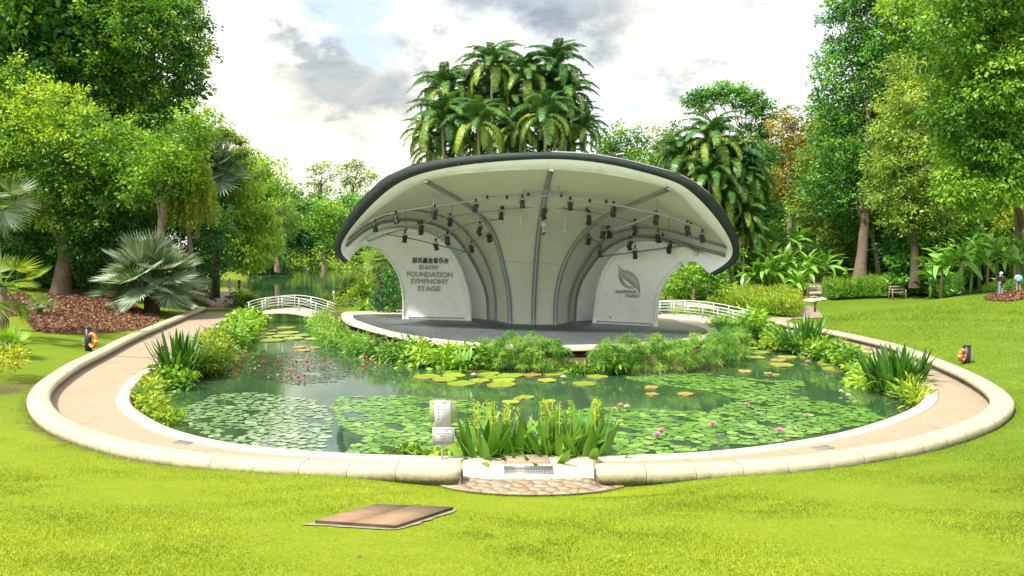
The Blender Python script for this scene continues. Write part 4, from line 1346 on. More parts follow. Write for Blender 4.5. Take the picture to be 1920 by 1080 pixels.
tree('lakeside_tree', 'mid green tree on the lake edge behind the yellowish one', 'tree', at(520, 505, 130), at(518, 450, 130), .4,
     jig([(508, 402, 24), (526, 394, 20), (498, 430, 22), (538, 412, 16), (488, 458, 20)], 132, seed=8), 'olive', seed=18, L=.5, tuft_r=.9, per=22)
weeping('willow_tree', 'grey green drooping tree at the water edge of the far lake', 'tree', at(522, 508, 120), [(516, 425, 14), (526, 440, 10), (508, 445, 12)], 120, 'olive', 3.2, 22, 40, .5)
# far shore
far = [('far_shore_tree', 'tall dark tree crown on the far lake shore nearest the drooping tree', [(530, 395, 28), (560, 385, 26), (545, 420, 32), (575, 410, 30), (560, 455, 34), (590, 460, 30)], 'dark', 190),
       ('far_shore_tree', 'dark round crown on the far lake shore behind the bright green tree', [(600, 395, 26), (630, 385, 24), (600, 440, 34), (640, 430, 34), (625, 470, 30), (590, 380, 16)], 'dark', 200),
       ('far_shore_tree', 'dark tree on the far lake shore just beside the canopy tip', [(665, 395, 26), (690, 410, 28), (660, 440, 34), (700, 450, 34), (680, 475, 28), (640, 470, 26), (655, 370, 18)], 'dark', 196),
       ('far_shore_tree', 'low hedge like tree on the far lake shore above the water line', [(550, 488, 16), (580, 490, 15), (610, 489, 15), (640, 490, 15), (670, 490, 16), (700, 490, 16), (525, 489, 15)], 'green', 186)]
for i, (nm, lb, bl, mt, d) in enumerate(far):
    cx = bl[0][0]
    tree(nm, lb, 'tree', [at(cx, 500, d)[0], d, hgt(at(cx, 500, d)[0], d)], at(cx, 430, d) if i < 3 else at(cx, 492, d), .5 if i < 3 else .2, jig(bl, d, seed=30 + i), mt, seed=40 + i, L=.85, tuft_r=1.5, per=20, limbs=3, dens=1.2)
b = at(608, 500, 172); b[2] = WATER_Z
tree('bright_tree', 'bright yellow green spreading tree on the far side of the lake', 'tree', b, at(608, 440, 172), .45,
     jig([(590, 405, 18), (612, 395, 20), (635, 405, 16), (600, 425, 18), (630, 430, 16), (582, 420, 12), (615, 450, 16), (640, 450, 12), (605, 470, 10)], 172, seed=9), 'bright', seed=19, L=.7, tuft_r=1.2, per=22, flat=.75)
for k, (lab, cx, bl) in enumerate((('slender sparse tree standing tallest above the far shore, with its crown split open', 602, [(588, 322, 13), (604, 312, 13), (595, 345, 12), (578, 340, 8), (615, 332, 10), (604, 360, 10), (585, 365, 9), (612, 352, 8)]),
                                  ('slender sparse tree beside the canopy with rounded upper crown', 662, [(650, 318, 15), (672, 308, 15), (690, 325, 13), (660, 335, 14), (680, 345, 13), (700, 330, 7), (645, 345, 10), (665, 365, 11), (690, 360, 9)]))):
    tree('sparse_tree', lab, 'tree', [at(cx, 495, 205)[0], 205, .5], at(cx, 345, 205), .55, jig(bl, 205, seed=50 + k), 'olive', 'barkdark', seed=60 + k, L=.6, tuft_r=1.0, per=16, dens=.75, flat=.6, limbs=9)

# ---- right side trees
tree('small_crowned_tree', 'rounded tree showing just over the canopy beside the palm cluster', 'tree', at(1165, 480, 85), at(1165, 310, 85), .3, jig([(1150, 258, 20), (1178, 252, 18), (1195, 270, 18), (1160, 280, 24), (1190, 290, 20), (1130, 275, 12), (1125, 292, 12), (1150, 300, 20)], 85, seed=31), 'green', seed=31, L=.35, tuft_r=.6, dens=.9, tone0=.35)
tree('thin_tree', 'thin leafed tree behind the canopy edge next to the umbrella shaped crown', 'tree', at(1245, 480, 95), at(1250, 310, 95), .3, jig([(1225, 262, 14), (1250, 245, 16), (1275, 240, 14), (1240, 285, 18), (1265, 275, 20), (1220, 295, 14), (1285, 290, 16), (1255, 315, 22)], 95, seed=32), 'olive', seed=32, L=.35, tuft_r=.6, dens=.75)
tree('umbrella_tree', 'umbrella shaped spreading tree with open arching crown', 'tree', at(1380, 480, 98), at(1378, 300, 98), .5,
     jig([(1300, 183, 16), (1325, 175, 17), (1352, 168, 16), (1380, 166, 17), (1405, 176, 17), (1428, 195, 17), (1442, 218, 14), (1320, 200, 14), (1350, 190, 14), (1385, 190, 16), (1412, 208, 17), (1290, 195, 9), (1425, 238, 15), (1395, 240, 12), (1440, 250, 14), (1420, 275, 20), (1400, 310, 22), (1430, 320, 22)], 98, seed=33), 'dark', 'barkpale', seed=33, flat=.5, L=.4, tuft_r=.65, dens=1.15, limbs=14)
tree('russet_tree', 'tree with russet and yellowing leaves between the umbrella tree and the tall trees', 'tree', at(1480, 500, 88), at(1480, 330, 88), .35,
     jig([(1465, 235, 18), (1490, 222, 18), (1512, 240, 18), (1475, 265, 22), (1502, 275, 24), (1460, 290, 20), (1485, 305, 26), (1515, 315, 22), (1470, 340, 24), (1500, 350, 24)], 88, seed=34), 'brown', 'barkpale', seed=34, L=.36, tuft_r=.6, dens=.85, limbs=10, tone0=.42)
b = G(1612, 514); D1 = min(b[1], 72)
b = np.array([at(1612, 514, D1)[0], D1, at(1612, 514, D1)[2]])
tree('tall_dark_tree', 'very tall dark leaved tree on a straight brown trunk beside the pale path', 'tree', b, at(1622, 380, D1), .52,
     jig([(1600, 55, 48), (1650, 30, 48), (1700, 50, 52), (1570, 110, 34), (1620, 120, 48), (1670, 120, 48), (1560, 170, 34), (1600, 190, 48), (1650, 200, 48), (1560, 235, 36), (1590, 270, 46), (1640, 280, 48), (1570, 320, 38), (1610, 350, 48), (1560, 375, 32), (1650, 360, 42), (1600, 400, 34), (1575, 12, 14), (1560, 28, 12), (1610, -20, 40), (1680, -40, 60), (1540, 205, 18), (1545, 130, 12), (1530, 345, 20)], D1 + 1, seed=35), 'dark', 'bark', seed=35, dens=1.0, L=.34, tuft_r=.6, limbs=16, tone0=.50, tonev=.40)
tree('leaning_tree', 'thin pale leaning trunk tree just behind the tall dark leaved tree', 'tree', at(1648, 514, D1 + 3), at(1628, 410, D1 + 3), .20, jig([(1640, 400, 36), (1665, 420, 34), (1690, 440, 30)], D1 + 4, seed=36), 'olive', 'barkpale', seed=36, dens=.9, L=.34)
tree('yellow_green_tree', 'bushy yellow green tree in front of the tall dark tree', 'tree', at(1715, 530, 62), at(1710, 420, 62), .35,
     jig([(1695, 130, 34), (1715, 165, 36), (1690, 200, 36), (1725, 230, 42), (1695, 265, 42), (1735, 300, 44), (1690, 320, 40), (1660, 350, 32), (1720, 360, 46), (1760, 350, 40), (1690, 395, 36), (1745, 410, 42), (1650, 300, 22), (1660, 250, 22)], 62, seed=37), 'olive', 'barkdark', seed=37, dens=1.1, L=.28, tone0=.62, tonev=.4)
tree('lush_tree', 'lush bright green tree spreading over the banana plants', 'tree', at(1918, 530, 57), at(1908, 395, 57), .30,
     jig([(1800, 20, 56), (1860, 10, 60), (1910, 50, 62), (1770, 80, 46), (1830, 85, 52), (1890, 120, 58), (1790, 145, 46), (1845, 165, 52), (1905, 190, 58), (1785, 210, 42), (1830, 240, 50), (1885, 265, 54), (1930, 290, 50), (1800, 290, 40), (1850, 315, 46), (1905, 340, 42), (1790, 345, 30), (1830, 370, 34), (1960, 100, 70), (1980, 230, 70), (1820, -60, 70), (1930, -60, 80)], 50, seed=38), 'bright', 'bark', seed=38, dens=1.2, L=.30, droop=.6, limbs=14, tone0=.50, tonev=.36)
tree('yellow_bush_tree', 'rounded yellow leaved small tree behind the banana plants', 'tree', at(1868, 520, 66), at(1868, 440, 66), .15, jig([(1850, 400, 26), (1880, 395, 28), (1865, 425, 30), (1895, 425, 24), (1840, 425, 22), (1870, 375, 18)], 66, seed=39), 'yellow', seed=39, L=.36, wr=.4, droop=.6)
for k, (lab, cx, bl, mt, d) in enumerate((
        ('dense dark understorey tree behind the bushes beside the small bench', 1740, [(1690, 470, 32), (1720, 440, 34), (1740, 480, 36), (1770, 440, 34), (1770, 490, 28), (1700, 500, 24), (1800, 450, 30)], 'dark', 64),
        ('mid green tree low behind the palm and the umbrella tree', 1440, [(1430, 370, 26), (1460, 385, 26), (1440, 345, 24), (1480, 370, 26), (1410, 400, 22), (1420, 330, 22)], 'olive', 92),
        ('pale green spreading tree behind the stand of banana plants', 1520, [(1500, 385, 26), (1530, 370, 28), (1555, 400, 26), (1540, 425, 24), (1510, 345, 24), (1580, 420, 22)], 'olive', 86),
        ('dark rounded tree right behind the pale trunk and path', 1580, [(1570, 450, 26), (1600, 460, 26), (1650, 460, 28), (1545, 470, 20), (1625, 480, 22), (1680, 470, 24)], 'dark', 84),
        ('dark rounded tree behind the two visitors', 1860, [(1830, 470, 30), (1860, 480, 28), (1895, 470, 30), (1920, 480, 30), (1810, 490, 24)], 'dark', 70),
        ('dark shrubby tree behind the yellow ginger bed and canopy tip', 1420, [(1400, 430, 22), (1420, 455, 20), (1390, 470, 18), (1440, 440, 20), (1380, 450, 16)], 'dark', 84),
        ('shadowed round tree tucked behind the right canopy tip', 1300, [(1290, 500, 22), (1315, 480, 26), (1345, 500, 22), (1275, 520, 16), (1330, 520, 16), (1365, 480, 18)], 'green', 66))):
    d_ = d
    tree('understorey_tree', lab, 'tree', at(cx, 530, d_), at(cx, bl[0][1] + 10, d_), .18, jig(bl, d_, seed=70 + k), mt, 'barkdark', seed=70 + k, dens=1.1, L=.34, limbs=4)
for k, (lab, cx, bl, mt, d) in enumerate((
        ('tall mid green tree filling the wall of leaves between the two tallest trees', 1740, [(1720, 60, 44), (1750, 20, 48), (1740, 110, 44), (1760, 160, 44), (1730, 210, 44), (1760, 260, 46), (1770, 320, 46), (1740, 370, 44), (1790, 400, 44), (1760, 430, 40), (1700, 20, 40)], 'green', 66),
        ('broad olive tree low behind the straight brown trunk', 1640, [(1600, 400, 40), (1640, 440, 38), (1570, 430, 36), (1680, 420, 38), (1620, 470, 34), (1560, 330, 36), (1540, 380, 34), (1530, 300, 30)], 'olive', 78),
        ('dark mid height tree behind the lush bright crown', 1850, [(1820, 420, 40), (1860, 440, 40), (1900, 430, 40), (1800, 470, 34), (1780, 440, 36), (1930, 400, 44)], 'green', 72),
        ('shaded tree behind the yellow fronded palms', 1400, [(1370, 420, 26), (1400, 390, 28), (1430, 410, 28), (1380, 350, 26), (1350, 400, 26), (1340, 330, 24), (1415, 340, 26), (1440, 300, 22), (1330, 430, 28), (1300, 400, 24)], 'dark', 76),
        ('bushy low olive tree behind the drooping canopy tip', 1320, [(1300, 470, 26), (1330, 450, 28), (1360, 470, 26), (1390, 490, 24), (1280, 500, 22), (1410, 500, 22)], 'olive', 74))):
    tree('understorey_tree', lab, 'tree', at(cx, 530, d), at(cx, bl[0][1] + 30, d), .2, jig(bl, d, seed=170 + k), mt, 'barkdark', seed=170 + k, dens=1.0, L=.36, limbs=5, tone0=.42)
# behind the stage, both sides
tree('dark_bush_tree', 'dark leafy shrub tree beside the white wing with the lettering', 'shrub', at(740, 590, 52), at(738, 560, 52), .12, jig([(738, 530, 20), (728, 552, 22), (748, 560, 22), (725, 575, 16), (745, 508, 12)], 52, seed=80), 'dark', 'barkdark', seed=80, L=.24, limbs=3)
tree('garden_shrub', 'yellow green mounded shrub behind the end of the lake footbridge', 'shrub', at(672, 572, 62), at(672, 562, 62), .08, jig([(660, 556, 15), (680, 550, 16), (695, 556, 14), (645, 562, 10)], 62, seed=81), 'yellow', seed=81, L=.22, tuft_r=.35, limbs=2)
tree('garden_shrub', 'low olive shrub between the fern and the footbridge railing', 'shrub', at(640, 580, 60), at(640, 573, 60), .08, jig([(640, 572, 12), (655, 573, 12), (625, 575, 9), (668, 575, 9), (700, 572, 10)], 60, seed=82), 'olive', seed=82, L=.2, tuft_r=.35, limbs=2)
tree('garden_shrub', 'glossy rounded shrub behind the wing with the leaf emblem', 'shrub', at(1275, 548, 72), at(1275, 530, 72), .1, jig([(1265, 530, 14), (1285, 522, 16), (1300, 532, 14), (1255, 540, 9)], 72, seed=83), 'green', seed=83, L=.28, tuft_r=.4, limbs=2)

tree('garden_shrub', 'broad yellow green shrub mass sloping down to the lake behind the canopy tip', 'shrub', at(640, 570, 68), at(640, 560, 68), .08, jig([(620, 563, 13), (640, 556, 16), (660, 545, 18), (682, 538, 18), (700, 530, 18), (655, 562, 15), (630, 572, 10)], 68, seed=84), 'yellow', seed=84, L=.24, tuft_r=.4, limbs=2, tone0=.4)
tree('dark_bush_tree', 'shadowy green bush mass filling the gap behind the spiky palm', 'shrub', at(715, 575, 62), at(715, 540, 62), .12, jig([(700, 545, 22), (722, 530, 24), (745, 540, 22), (740, 565, 20), (715, 568, 20), (690, 565, 16), (735, 505, 20), (755, 520, 20)], 62, seed=85), 'green', 'barkdark', seed=85, L=.28, limbs=3, tone0=.3)
tree('lakeside_bush', 'bank of mixed bushes on the near lake shore beyond the spiky palm', 'shrub', at(690, 540, 85), at(690, 520, 85), .1, jig([(680, 520, 16), (700, 510, 18), (720, 505, 20), (695, 530, 14)], 85, seed=86), 'olive', 'barkdark', seed=86, L=.3, limbs=2)
tree('garden_shrub', 'rounded glossy shrub standing just behind the railing of the small white bridge', 'shrub', at(1300, 560, 54), at(1300, 540, 54), .1, jig([(1262, 535, 18), (1285, 520, 20), (1310, 525, 20), (1335, 532, 18), (1355, 540, 14), (1290, 545, 16), (1322, 508, 14), (1250, 548, 12)], 55, seed=87), 'green', seed=87, L=.24, tuft_r=.4, limbs=2)
# forest filling the far ground: shared meshes, single trees
protos = []
for k, mt in enumerate(('dark', 'green', 'olive')):
    r_ = random.Random(k)
    bl = [((r_.uniform(-3, 3), r_.uniform(-3, 3), r_.uniform(5, 14)), r_.uniform(2.4, 3.6)) for _ in range(13)] + [((r_.uniform(-3.5, 3.5), r_.uniform(-3.5, 3.5), r_.uniform(1.5, 4)), 2.4) for _ in range(5)]
    cm = crown_mesh('crown', bl, M[mt], L=.55, tuft_r=1.0, per=24, dens=1.1, seed=90 + k)
    mb = MB(); mb.tube([(0, 0, -1), (0, 0, 5), (.3, 0, 11)], [.5, .38, .2], 8); tm = mb.mesh('trunk', M['barkdark'], True)
    protos.append((cm, tm))
spots = []
for k in range(17): spots.append((24 + k * 7.6, 106 + 9 * math.sin(k * 2.1) + k * .5, 1.05 if k < 3 else 1.4))
for k in range(12): spots.append((44 + k * 8, 78 + 6 * math.sin(k * 1.7), 1.45))
for k in range(8): spots.append((-44 - k * 8, 88 + 8 * math.sin(k * 1.3), 1.3))
for k in range(8): spots.append((-36 - k * 7, 64 + 4 * math.sin(k * 2.3), 1.2))
for k in range(12): spots.append((-75 + k * 9.5, 268 + 8 * math.sin(k * 1.9), 1.0))
for k in range(9): spots.append((10 + k * 8, 140 + 9 * math.sin(k * 1.1), 1.1))
for k in range(5): spots.append((-48 - k * 5, 150 + k * 22, 1.1))
hgts = land(np.array([s[0] for s in spots]), np.array([s[1] for s in spots]))
for k, (x, y, s) in enumerate(spots):
    cm, tm = protos[(k * 7 + k // 3) % 3]
    region = ('behind the right lawn' if x > 0 and y < 140 else 'across the lake' if y > 140 else 'behind the left bank')
    kind_ = ('dark', 'mid green', 'olive')[(k * 7 + k // 3) % 3]
    root = empty('forest_tree', (x, y, max(hgts[k], -.3)), '%s forest tree in the mass of trees %s' % (kind_, region), 'tree', '%s forest trees %s' % (kind_, region), random.uniform(0, 6.28))
    sc = s * random.uniform(.8, 1.15); root.scale = (sc, sc, sc * random.uniform(.85, 1.2))
    link('crown', cm, root); link('trunk', tm, root)

# ------------------------------------------------------------------ palms
def frond_mesh(Lf, droop, wid, n=30, seed=0, lift=.5, rows=1, sparse=1.0, name='frond'):
    """feather frond along +X rising then arching down; leaflets hang from the rachis"""
    r = np.random.default_rng(seed)
    t = np.linspace(0, 1, 13)
    X = Lf * (t - .12 * t ** 3 * droop); Zc = Lf * (lift * t - (lift + droop * .62) * t ** 2.1)
    P = np.stack([X * (1 - .28 * droop * t ** 2), np.zeros(13), Zc], 1)
    mb = MB(); mb.tube(P, np.linspace(.035, .008, 13) * (Lf / 2.6), 5, tone=.45)
    tt = np.linspace(.13, .99, n)
    for side in (-1, 1):
        for q in tt:
            c = np.array([np.interp(q, t, P[:, k]) for k in range(3)])
            d = np.array([np.interp(min(1, q + .03), t, P[:, k]) for k in range(3)]) - c; d = unit(d)
            ln = wid * (math.sin(math.pi * (q * .86 + .10)) ** .6) * r.uniform(.85, 1.1)
            for rw in range(rows):
                out = unit(np.array([0, side, 0]) * (1 - .3 * rw) + d * .55 + np.array([0, 0, .28 - .5 * rw]) + r.normal(size=3) * .10)
                m = c + out * ln * .5
                tip = c + out * ln * .78 + np.array([0, 0, -ln * (.42 + .25 * r.random())])
                w = .034 * Lf / 2.6 * sparse
                s = d * w
                V = [c - s * .6, c + s * .6, m + s, m - s, tip]
                mb.add(V, [[0, 1, 2, 3], [3, 2, 4]], float(np.clip(r.normal(.45, .12), 0, 1)))
    return mb.mesh(name, M['palm'], tone=True)


fr_fresh = [frond_mesh(3.0, .50, .58, 54, s, .62) for s in range(3)]
fr_old = []
for s in range(2):
    me = frond_mesh(2.8, .72, .52, 50, 10 + s, .45)
    a = me.attributes['tone']; vals = np.zeros(len(a.data), np.float32); a.data.foreach_get('value', vals)
    a.data.foreach_set('value', np.clip(vals + .26, 0, 1)); fr_old.append(me)


def palm(loc_top, ground_z, label, group=None, n=19, scale=1.0, seed=0, spear=True, lowold=.35, name='palm_tree', cat='palm'):
    r = random.Random(seed)
    x, y, z = loc_top
    root = empty(name, (x, y, ground_z), label, cat, group)
    h = z - ground_z
    mb = MB(); lx, ly = r.uniform(-.5, .5), r.uniform(-.3, .3)
    mb.tube([(lx, ly, -.3), (lx * .5, ly * .5, h * .5), (0, 0, h * .9), (0, 0, h)], [.13 * scale, .10 * scale, .09 * scale, .07 * scale], 8)
    mb.build('trunk', M['barkpale'], root, True)
    if spear:
        mb = MB(); mb.tube([(0, 0, h), (.03, 0, h + 1.6 * scale)], [.03, .008], 5); mb.build('spear', M['stem'], root)
    for k in range(n):
        u = k / (n - 1)
        az = k * 2.39996 + r.uniform(-.2, .2)
        el = R(70) - R(100) * u ** .9 + r.uniform(-.10, .10)
        old = u > 1 - lowold and r.random() < .7
        me = r.choice(fr_old if old else fr_fresh)
        o = link('frond', me, root, (0, 0, h))
        o.rotation_euler = (r.uniform(-.25, .25), -el, az)
        s = scale * r.uniform(.85, 1.1); o.scale = (s, s, s)
    return root


cl = [(820, 290, 2), (862, 205, 3), (905, 290, 2), (960, 285, 1), (1010, 290, 2), (1065, 285, 2), (1075, 235, 2), (922, 200, 4), (985, 205, 4), (1035, 175, 3), (850, 240, 3), (945, 150, 3),
      (922, 128, 0), (987, 150, 0), (1040, 128, 1), (836, 172, 1), (830, 228, -2), (897, 235, -3), (1022, 222, -2), (1062, 185, 1), (885, 168, 2), (950, 195, 1), (975, 245, 0), (1098, 243, 0), (868, 262, 1), (938, 262, 2), (1050, 250, 2), (800, 255, 1.5)]
names = ['shaded palm low behind the canopy edge on the lakeward side of the cluster', 'inner palm behind the lakeward shoulder of the cluster', 'shaded palm directly behind the canopy under the star shaped crown', 'shaded palm peeping over the middle of the canopy edge', 'shaded palm low behind the canopy near the bare stem', 'shaded palm low at the outer foot of the cluster', 'dark palm on the outer flank of the cluster', 'hidden palm deep in the cluster below the topmost crown', 'hidden palm deep in the cluster behind the long yellow fronds', 'inner palm just below the outer top crown', 'inner palm between the shoulder and the star shaped crown', 'inner palm filling the gap between the two top crowns',
         'tallest palm of the cluster behind the canopy, topmost crown with a bare spear', 'palm with long yellowing fronds in the middle top of the cluster', 'palm at the top of the cluster nearest the umbrella tree', 'palm on the upper lakeward shoulder of the cluster',
         'palm lowest on the lakeward edge of the cluster, hanging over the canopy', 'palm with star shaped yellow tipped crown right above the canopy', 'palm in the lower front of the cluster beside a pale bare stem', 'palm on the outer edge of the cluster facing the thin tree',
         'dark inner palm tucked under the topmost crown', 'dark inner palm in the heart of the cluster', 'low dark palm half sunk behind the canopy edge', 'small pale palm standing apart from the cluster over the canopy',
         'low shaded palm just behind the star shaped crown', 'low shaded palm under the middle crown', 'shaded palm behind the pale bare stem', 'outermost drooping palm over the lakeward canopy edge']
for k, (px, py, dd) in enumerate(cl):
    k -= 12
    sc = .66 if k == 11 else (.92 if k > 7 or k < 0 else 1.02)
    palm(at(px, py, 56 + dd), 0.3, names[k + 12], 'palms in the cluster behind the stage', 27 if 0 <= k < 8 else 20, sc, 120 + k, k in (0, 2, 3, 7), .42)
cr = [(1405, 330, 1, .8), (1345, 410, 0, .75), (1403, 440, .5, .75), (1300, 335, 1.5, .8), (1270, 290, 2, .7), (1375, 345, .2, .8), (1335, 268, 0, 1.15), (1285, 300, 1, .95), (1372, 305, .5, 1.0), (1330, 335, -1, .85), (1360, 372, -.5, .85), (1392, 405, 0, .8), (1395, 350, 1, .85), (1310, 370, 1, .7)]
nr = ['green palm on the outer upper side of the canopy palms', 'shaded palm low between canopy edge and yellow fronds', 'lowest of all the canopy palms, touching the heliconias', 'palm squeezed between the canopy and the small bright one', 'small palm top nearest the thin leafed tree', 'palm in the centre of the canopy palms below the biggest crown', 'biggest crown of the palms beside the canopy, under the umbrella tree', 'grey green palm nearest the cluster, partly behind the canopy edge', 'palm beside the biggest crown towards the russet tree', 'small bright palm below the biggest crown',
      'yellowing palm lower down beside the canopy edge', 'lowest palm drooping beside the canopy tip', 'palm with yellow hanging fronds beside the russet tree', 'shaded palm right behind the dark canopy edge']
for k, (px, py, dd, sc) in enumerate(cr):
    palm(at(px, py, 72 + dd), 0.4, nr[k], 'palms beside the canopy', 26, sc * 1.30, 160 + k, False, .5)


def fan_mesh(rad, nseg=26, spread=300, cup=.25, seed=0, mat='silver', split=.55, tone=.5):
    """palmate fan: pleated sector split into fingers at the rim; petiole comes in at the origin along +X"""
    r = np.random.default_rng(seed)
    mb = MB()
    a = np.radians(np.linspace(-spread / 2, spread / 2, nseg + 1))
    for k in range(nseg):
        a0, a1 = a[k], a[k + 1]; am = (a0 + a1) / 2
        L = rad * (1 - .18 * abs(am) / math.radians(spread / 2)) * r.uniform(.94, 1.04)
        def pt(an, q, lift):
            return np.array([math.cos(an) * q, math.sin(an) * q, cup * q * q / rad + lift])
        w = split * L
        sag = -.10 * L * r.random()
        V = [pt(am, .02, 0), pt(a0, w, -.02 * rad), pt(am, w, .025 * rad), pt(a1, w, -.02 * rad), pt(am, L, sag)]
        mb.add(V, [[0, 1, 2], [0, 2, 3], [1, 4, 2], [2, 4, 3]], float(np.clip(r.normal(tone, .20), 0, 1)))
    return mb.mesh('fan_leaf', M[mat], tone=True)


def fan_palm(base, trunk_h, n, rad, pet, label, mat='silver', seed=0, elmin=-25, elmax=78, group=None, trunk_r=.28, tone=.5, nseg=28, bark='barkdark', az=None, spread=300, split=.5):
    r = random.Random(seed)
    root = empty('fan_palm', base, label, 'palm', group)
    mb = MB(); mb.tube([(0, 0, -.4), (0, 0, trunk_h * .5), (0, 0, trunk_h)], [trunk_r * 1.25, trunk_r, trunk_r * .8], 10); mb.build('trunk', M[bark], root, True)
    ms = [fan_mesh(rad, nseg, spread, c, seed + q, mat, split, tone) for q, c in enumerate((.35, .15, .5))]
    for k in range(n):
        u = (k + .5) / n
        el = R(elmin + (elmax - elmin) * (1 - u) ** .9 + r.uniform(-6, 6)); az_ = (k * 2.39996 + r.uniform(-.2, .2)) if az is None else R(r.uniform(*az))
        Lp = pet * r.uniform(.8, 1.15)
        d = Vector((math.cos(el) * math.cos(az_), math.cos(el) * math.sin(az_), math.sin(el)))
        p0 = Vector((0, 0, trunk_h)); p1 = p0 + d * Lp - Vector((0, 0, .12 * Lp * math.cos(el)))
        mb = MB(); mb.tube([p0, (p0 + p1) / 2 + Vector((0, 0, .06 * Lp)), p1], [.035, .028, .02], 5)
        leaf = link('fan_leaf', r.choice(ms), root)
        mb.build('petiole', M['stem'], leaf)
        # leaf frame: X along the petiole, bent down a little
        tilt = el - R(r.uniform(10, 45))
        q = Matrix.Rotation(az_, 4, 'Z') @ Matrix.Rotation(-tilt, 4, 'Y') @ Matrix.Rotation(r.uniform(-.5, .5), 4, 'X')
        leaf.location = p1; leaf.rotation_euler = q.to_euler()
        pch = leaf.children[0]; pch.matrix_parent_inverse = Matrix.Identity(4)
        pch.matrix_local = (Matrix.Translation(p1) @ q).inverted()
        s = r.uniform(.85, 1.12); leaf.scale = (1, 1, 1)
    return root


bp_ = G(285, 588)
fan_palm(bp_, 2.1, 42, 1.75, 1.75, 'big silvery fan palm spreading from the mulch beside the seat wall', 'silver', 3, -30, 86, trunk_r=.42, tone=.48, nseg=40)
b2 = at(405, 500, 62)
fan_palm([b2[0], 62, 1.0], at(405, 325, 62)[2] - 1.0, 20, 1.9, 1.3, 'tall silvery fan palm half hidden behind the weeping tree', 'silver', 5, -40, 85, trunk_r=.22, tone=.40, nseg=30)
b3 = G(75, 590)
fan_palm(b3, .15, 13, .55, .62, 'small silver fan palm in the mulch in front of the brown trunk', 'silver', 6, 15, 85, trunk_r=.10, tone=.68, nseg=18, spread=230, split=.35)
b4 = G(30, 640)
fan_palm([b4[0] - .5, b4[1], b4[2]], 2.3, 12, 1.15, 1.0, 'green fan palm with ragged yellow leaves at the edge of the mulch', 'yellow', 7, -45, 60, trunk_r=.20, tone=.35, nseg=24, bark='bark', spread=200, split=.35)
b5 = at(-10, 560, 36)
fan_palm([b5[0], 36, TZ(b5[0], 36)], 6.0, 9, 1.25, 1.0, 'tall pale fan palm at the very edge of the garden above the ragged one', 'silver', 8, -70, 30, trunk_r=.3, tone=.5, nseg=30, bark='barkpale', spread=220, split=.4)
b6 = at(712, 582, 57)
fan_palm([b6[0], 57, .1], at(712, 488, 57)[2] - .1, 24, 1.0, .6, 'spiky dark fan palm with shaggy trunk beside the lettered wing', 'olive', 9, -60, 70, trunk_r=.26, tone=.5, nseg=18, spread=260, split=.2)
b7 = G(12, 668)
fan_palm(b7, .2, 12, .62, .55, 'bright green fan palm seedling at the lower edge of the mulch', 'bright', 10, 20, 85, trunk_r=.08, tone=.75, nseg=18, spread=230, split=.35)


# ------------------------------------------------------------------ leafy clumps built of shared leaves
def blade_mesh(L, W, bend, seed=0, mat='sword', name='leaf', nst=7, tone=.5, fold=.25):
    """sword / strap leaf standing along +Z, arching towards +X"""
    t = np.linspace(0, 1, nst)
    x = bend * L * t ** 2.2; z = L * (t - .42 * bend * t ** 2.6)
    w = W * np.sin(np.pi * np.clip(t * .86 + .12, 0, 1)) ** .7
    w[-1] = .004
    V = []
    for k in range(nst):
        V += [(x[k] + fold * w[k] * .5, -w[k] / 2, z[k]), (x[k], 0, z[k]), (x[k] + fold * w[k] * .5, w[k] / 2, z[k])]
    Fc = [[3 * k + j, 3 * k + j + 1, 3 * k + j + 4, 3 * k + j + 3] for k in range(nst - 1) for j in (0, 1)]
    return mesh_np(name, V, Fc, M[mat], np.full(len(Fc), tone), smooth=False)


def broad_mesh(L, W, droop, seed=0, mat='banana', name='leaf', tone=.5, nst=9, ragged=True):
    """broad paddle leaf along +X arching down, midrib folded"""
    r = np.random.default_rng(seed); t = np.linspace(0, 1, nst)
    x = L * (t - .18 * droop * t ** 3); z = L * (.30 * t - (.30 + droop * .5) * t ** 2.3)
    w = W * np.sin(np.pi * np.clip(t * .88 + .08, 0, 1)) ** .6; w[0] *= .25; w[-1] = .01
    V = []; Fc = []; T = []
    for k in range(nst): V += [(x[k], -w[k] / 2, z[k] + .16 * w[k]), (x[k], 0, z[k]), (x[k], w[k] / 2, z[k] + .16 * w[k])]
    for k in range(nst - 1):
        for j in (0, 1):
            if ragged and r.random() < .12 and 1 < k < nst - 2:
                V += [V[3 * k + j + (0 if j == 0 else 1)]]
                Fc.append([3 * k + 1, 3 * k + (0 if j == 0 else 2), 3 * k + 4]); T.append(tone + r.normal() * .05)
            else:
                Fc.append([3 * k + j, 3 * k + j + 1, 3 * k + j + 4, 3 * k + j + 3]); T.append(tone + r.normal() * .05)
    return mesh_np(name, V, Fc, M[mat], T)


sw = {}
for key, mat, L, W in (('canna', 'sword', 1.15, .13), ('darksword', 'sword', 1.0, .075), ('darksword2', 'sword', .95, .10)):
    sw[key] = [blade_mesh(L * q, W, b_, s, mat, tone=tn - (.28 if key != 'canna' else 0)) for s, (q, b_, tn) in enumerate(((1, .12, .45), (.9, .35, .55), (1.05, .22, .62), (.75, .60, .70), (.95, .05, .35), (.7, .9, .8)))]


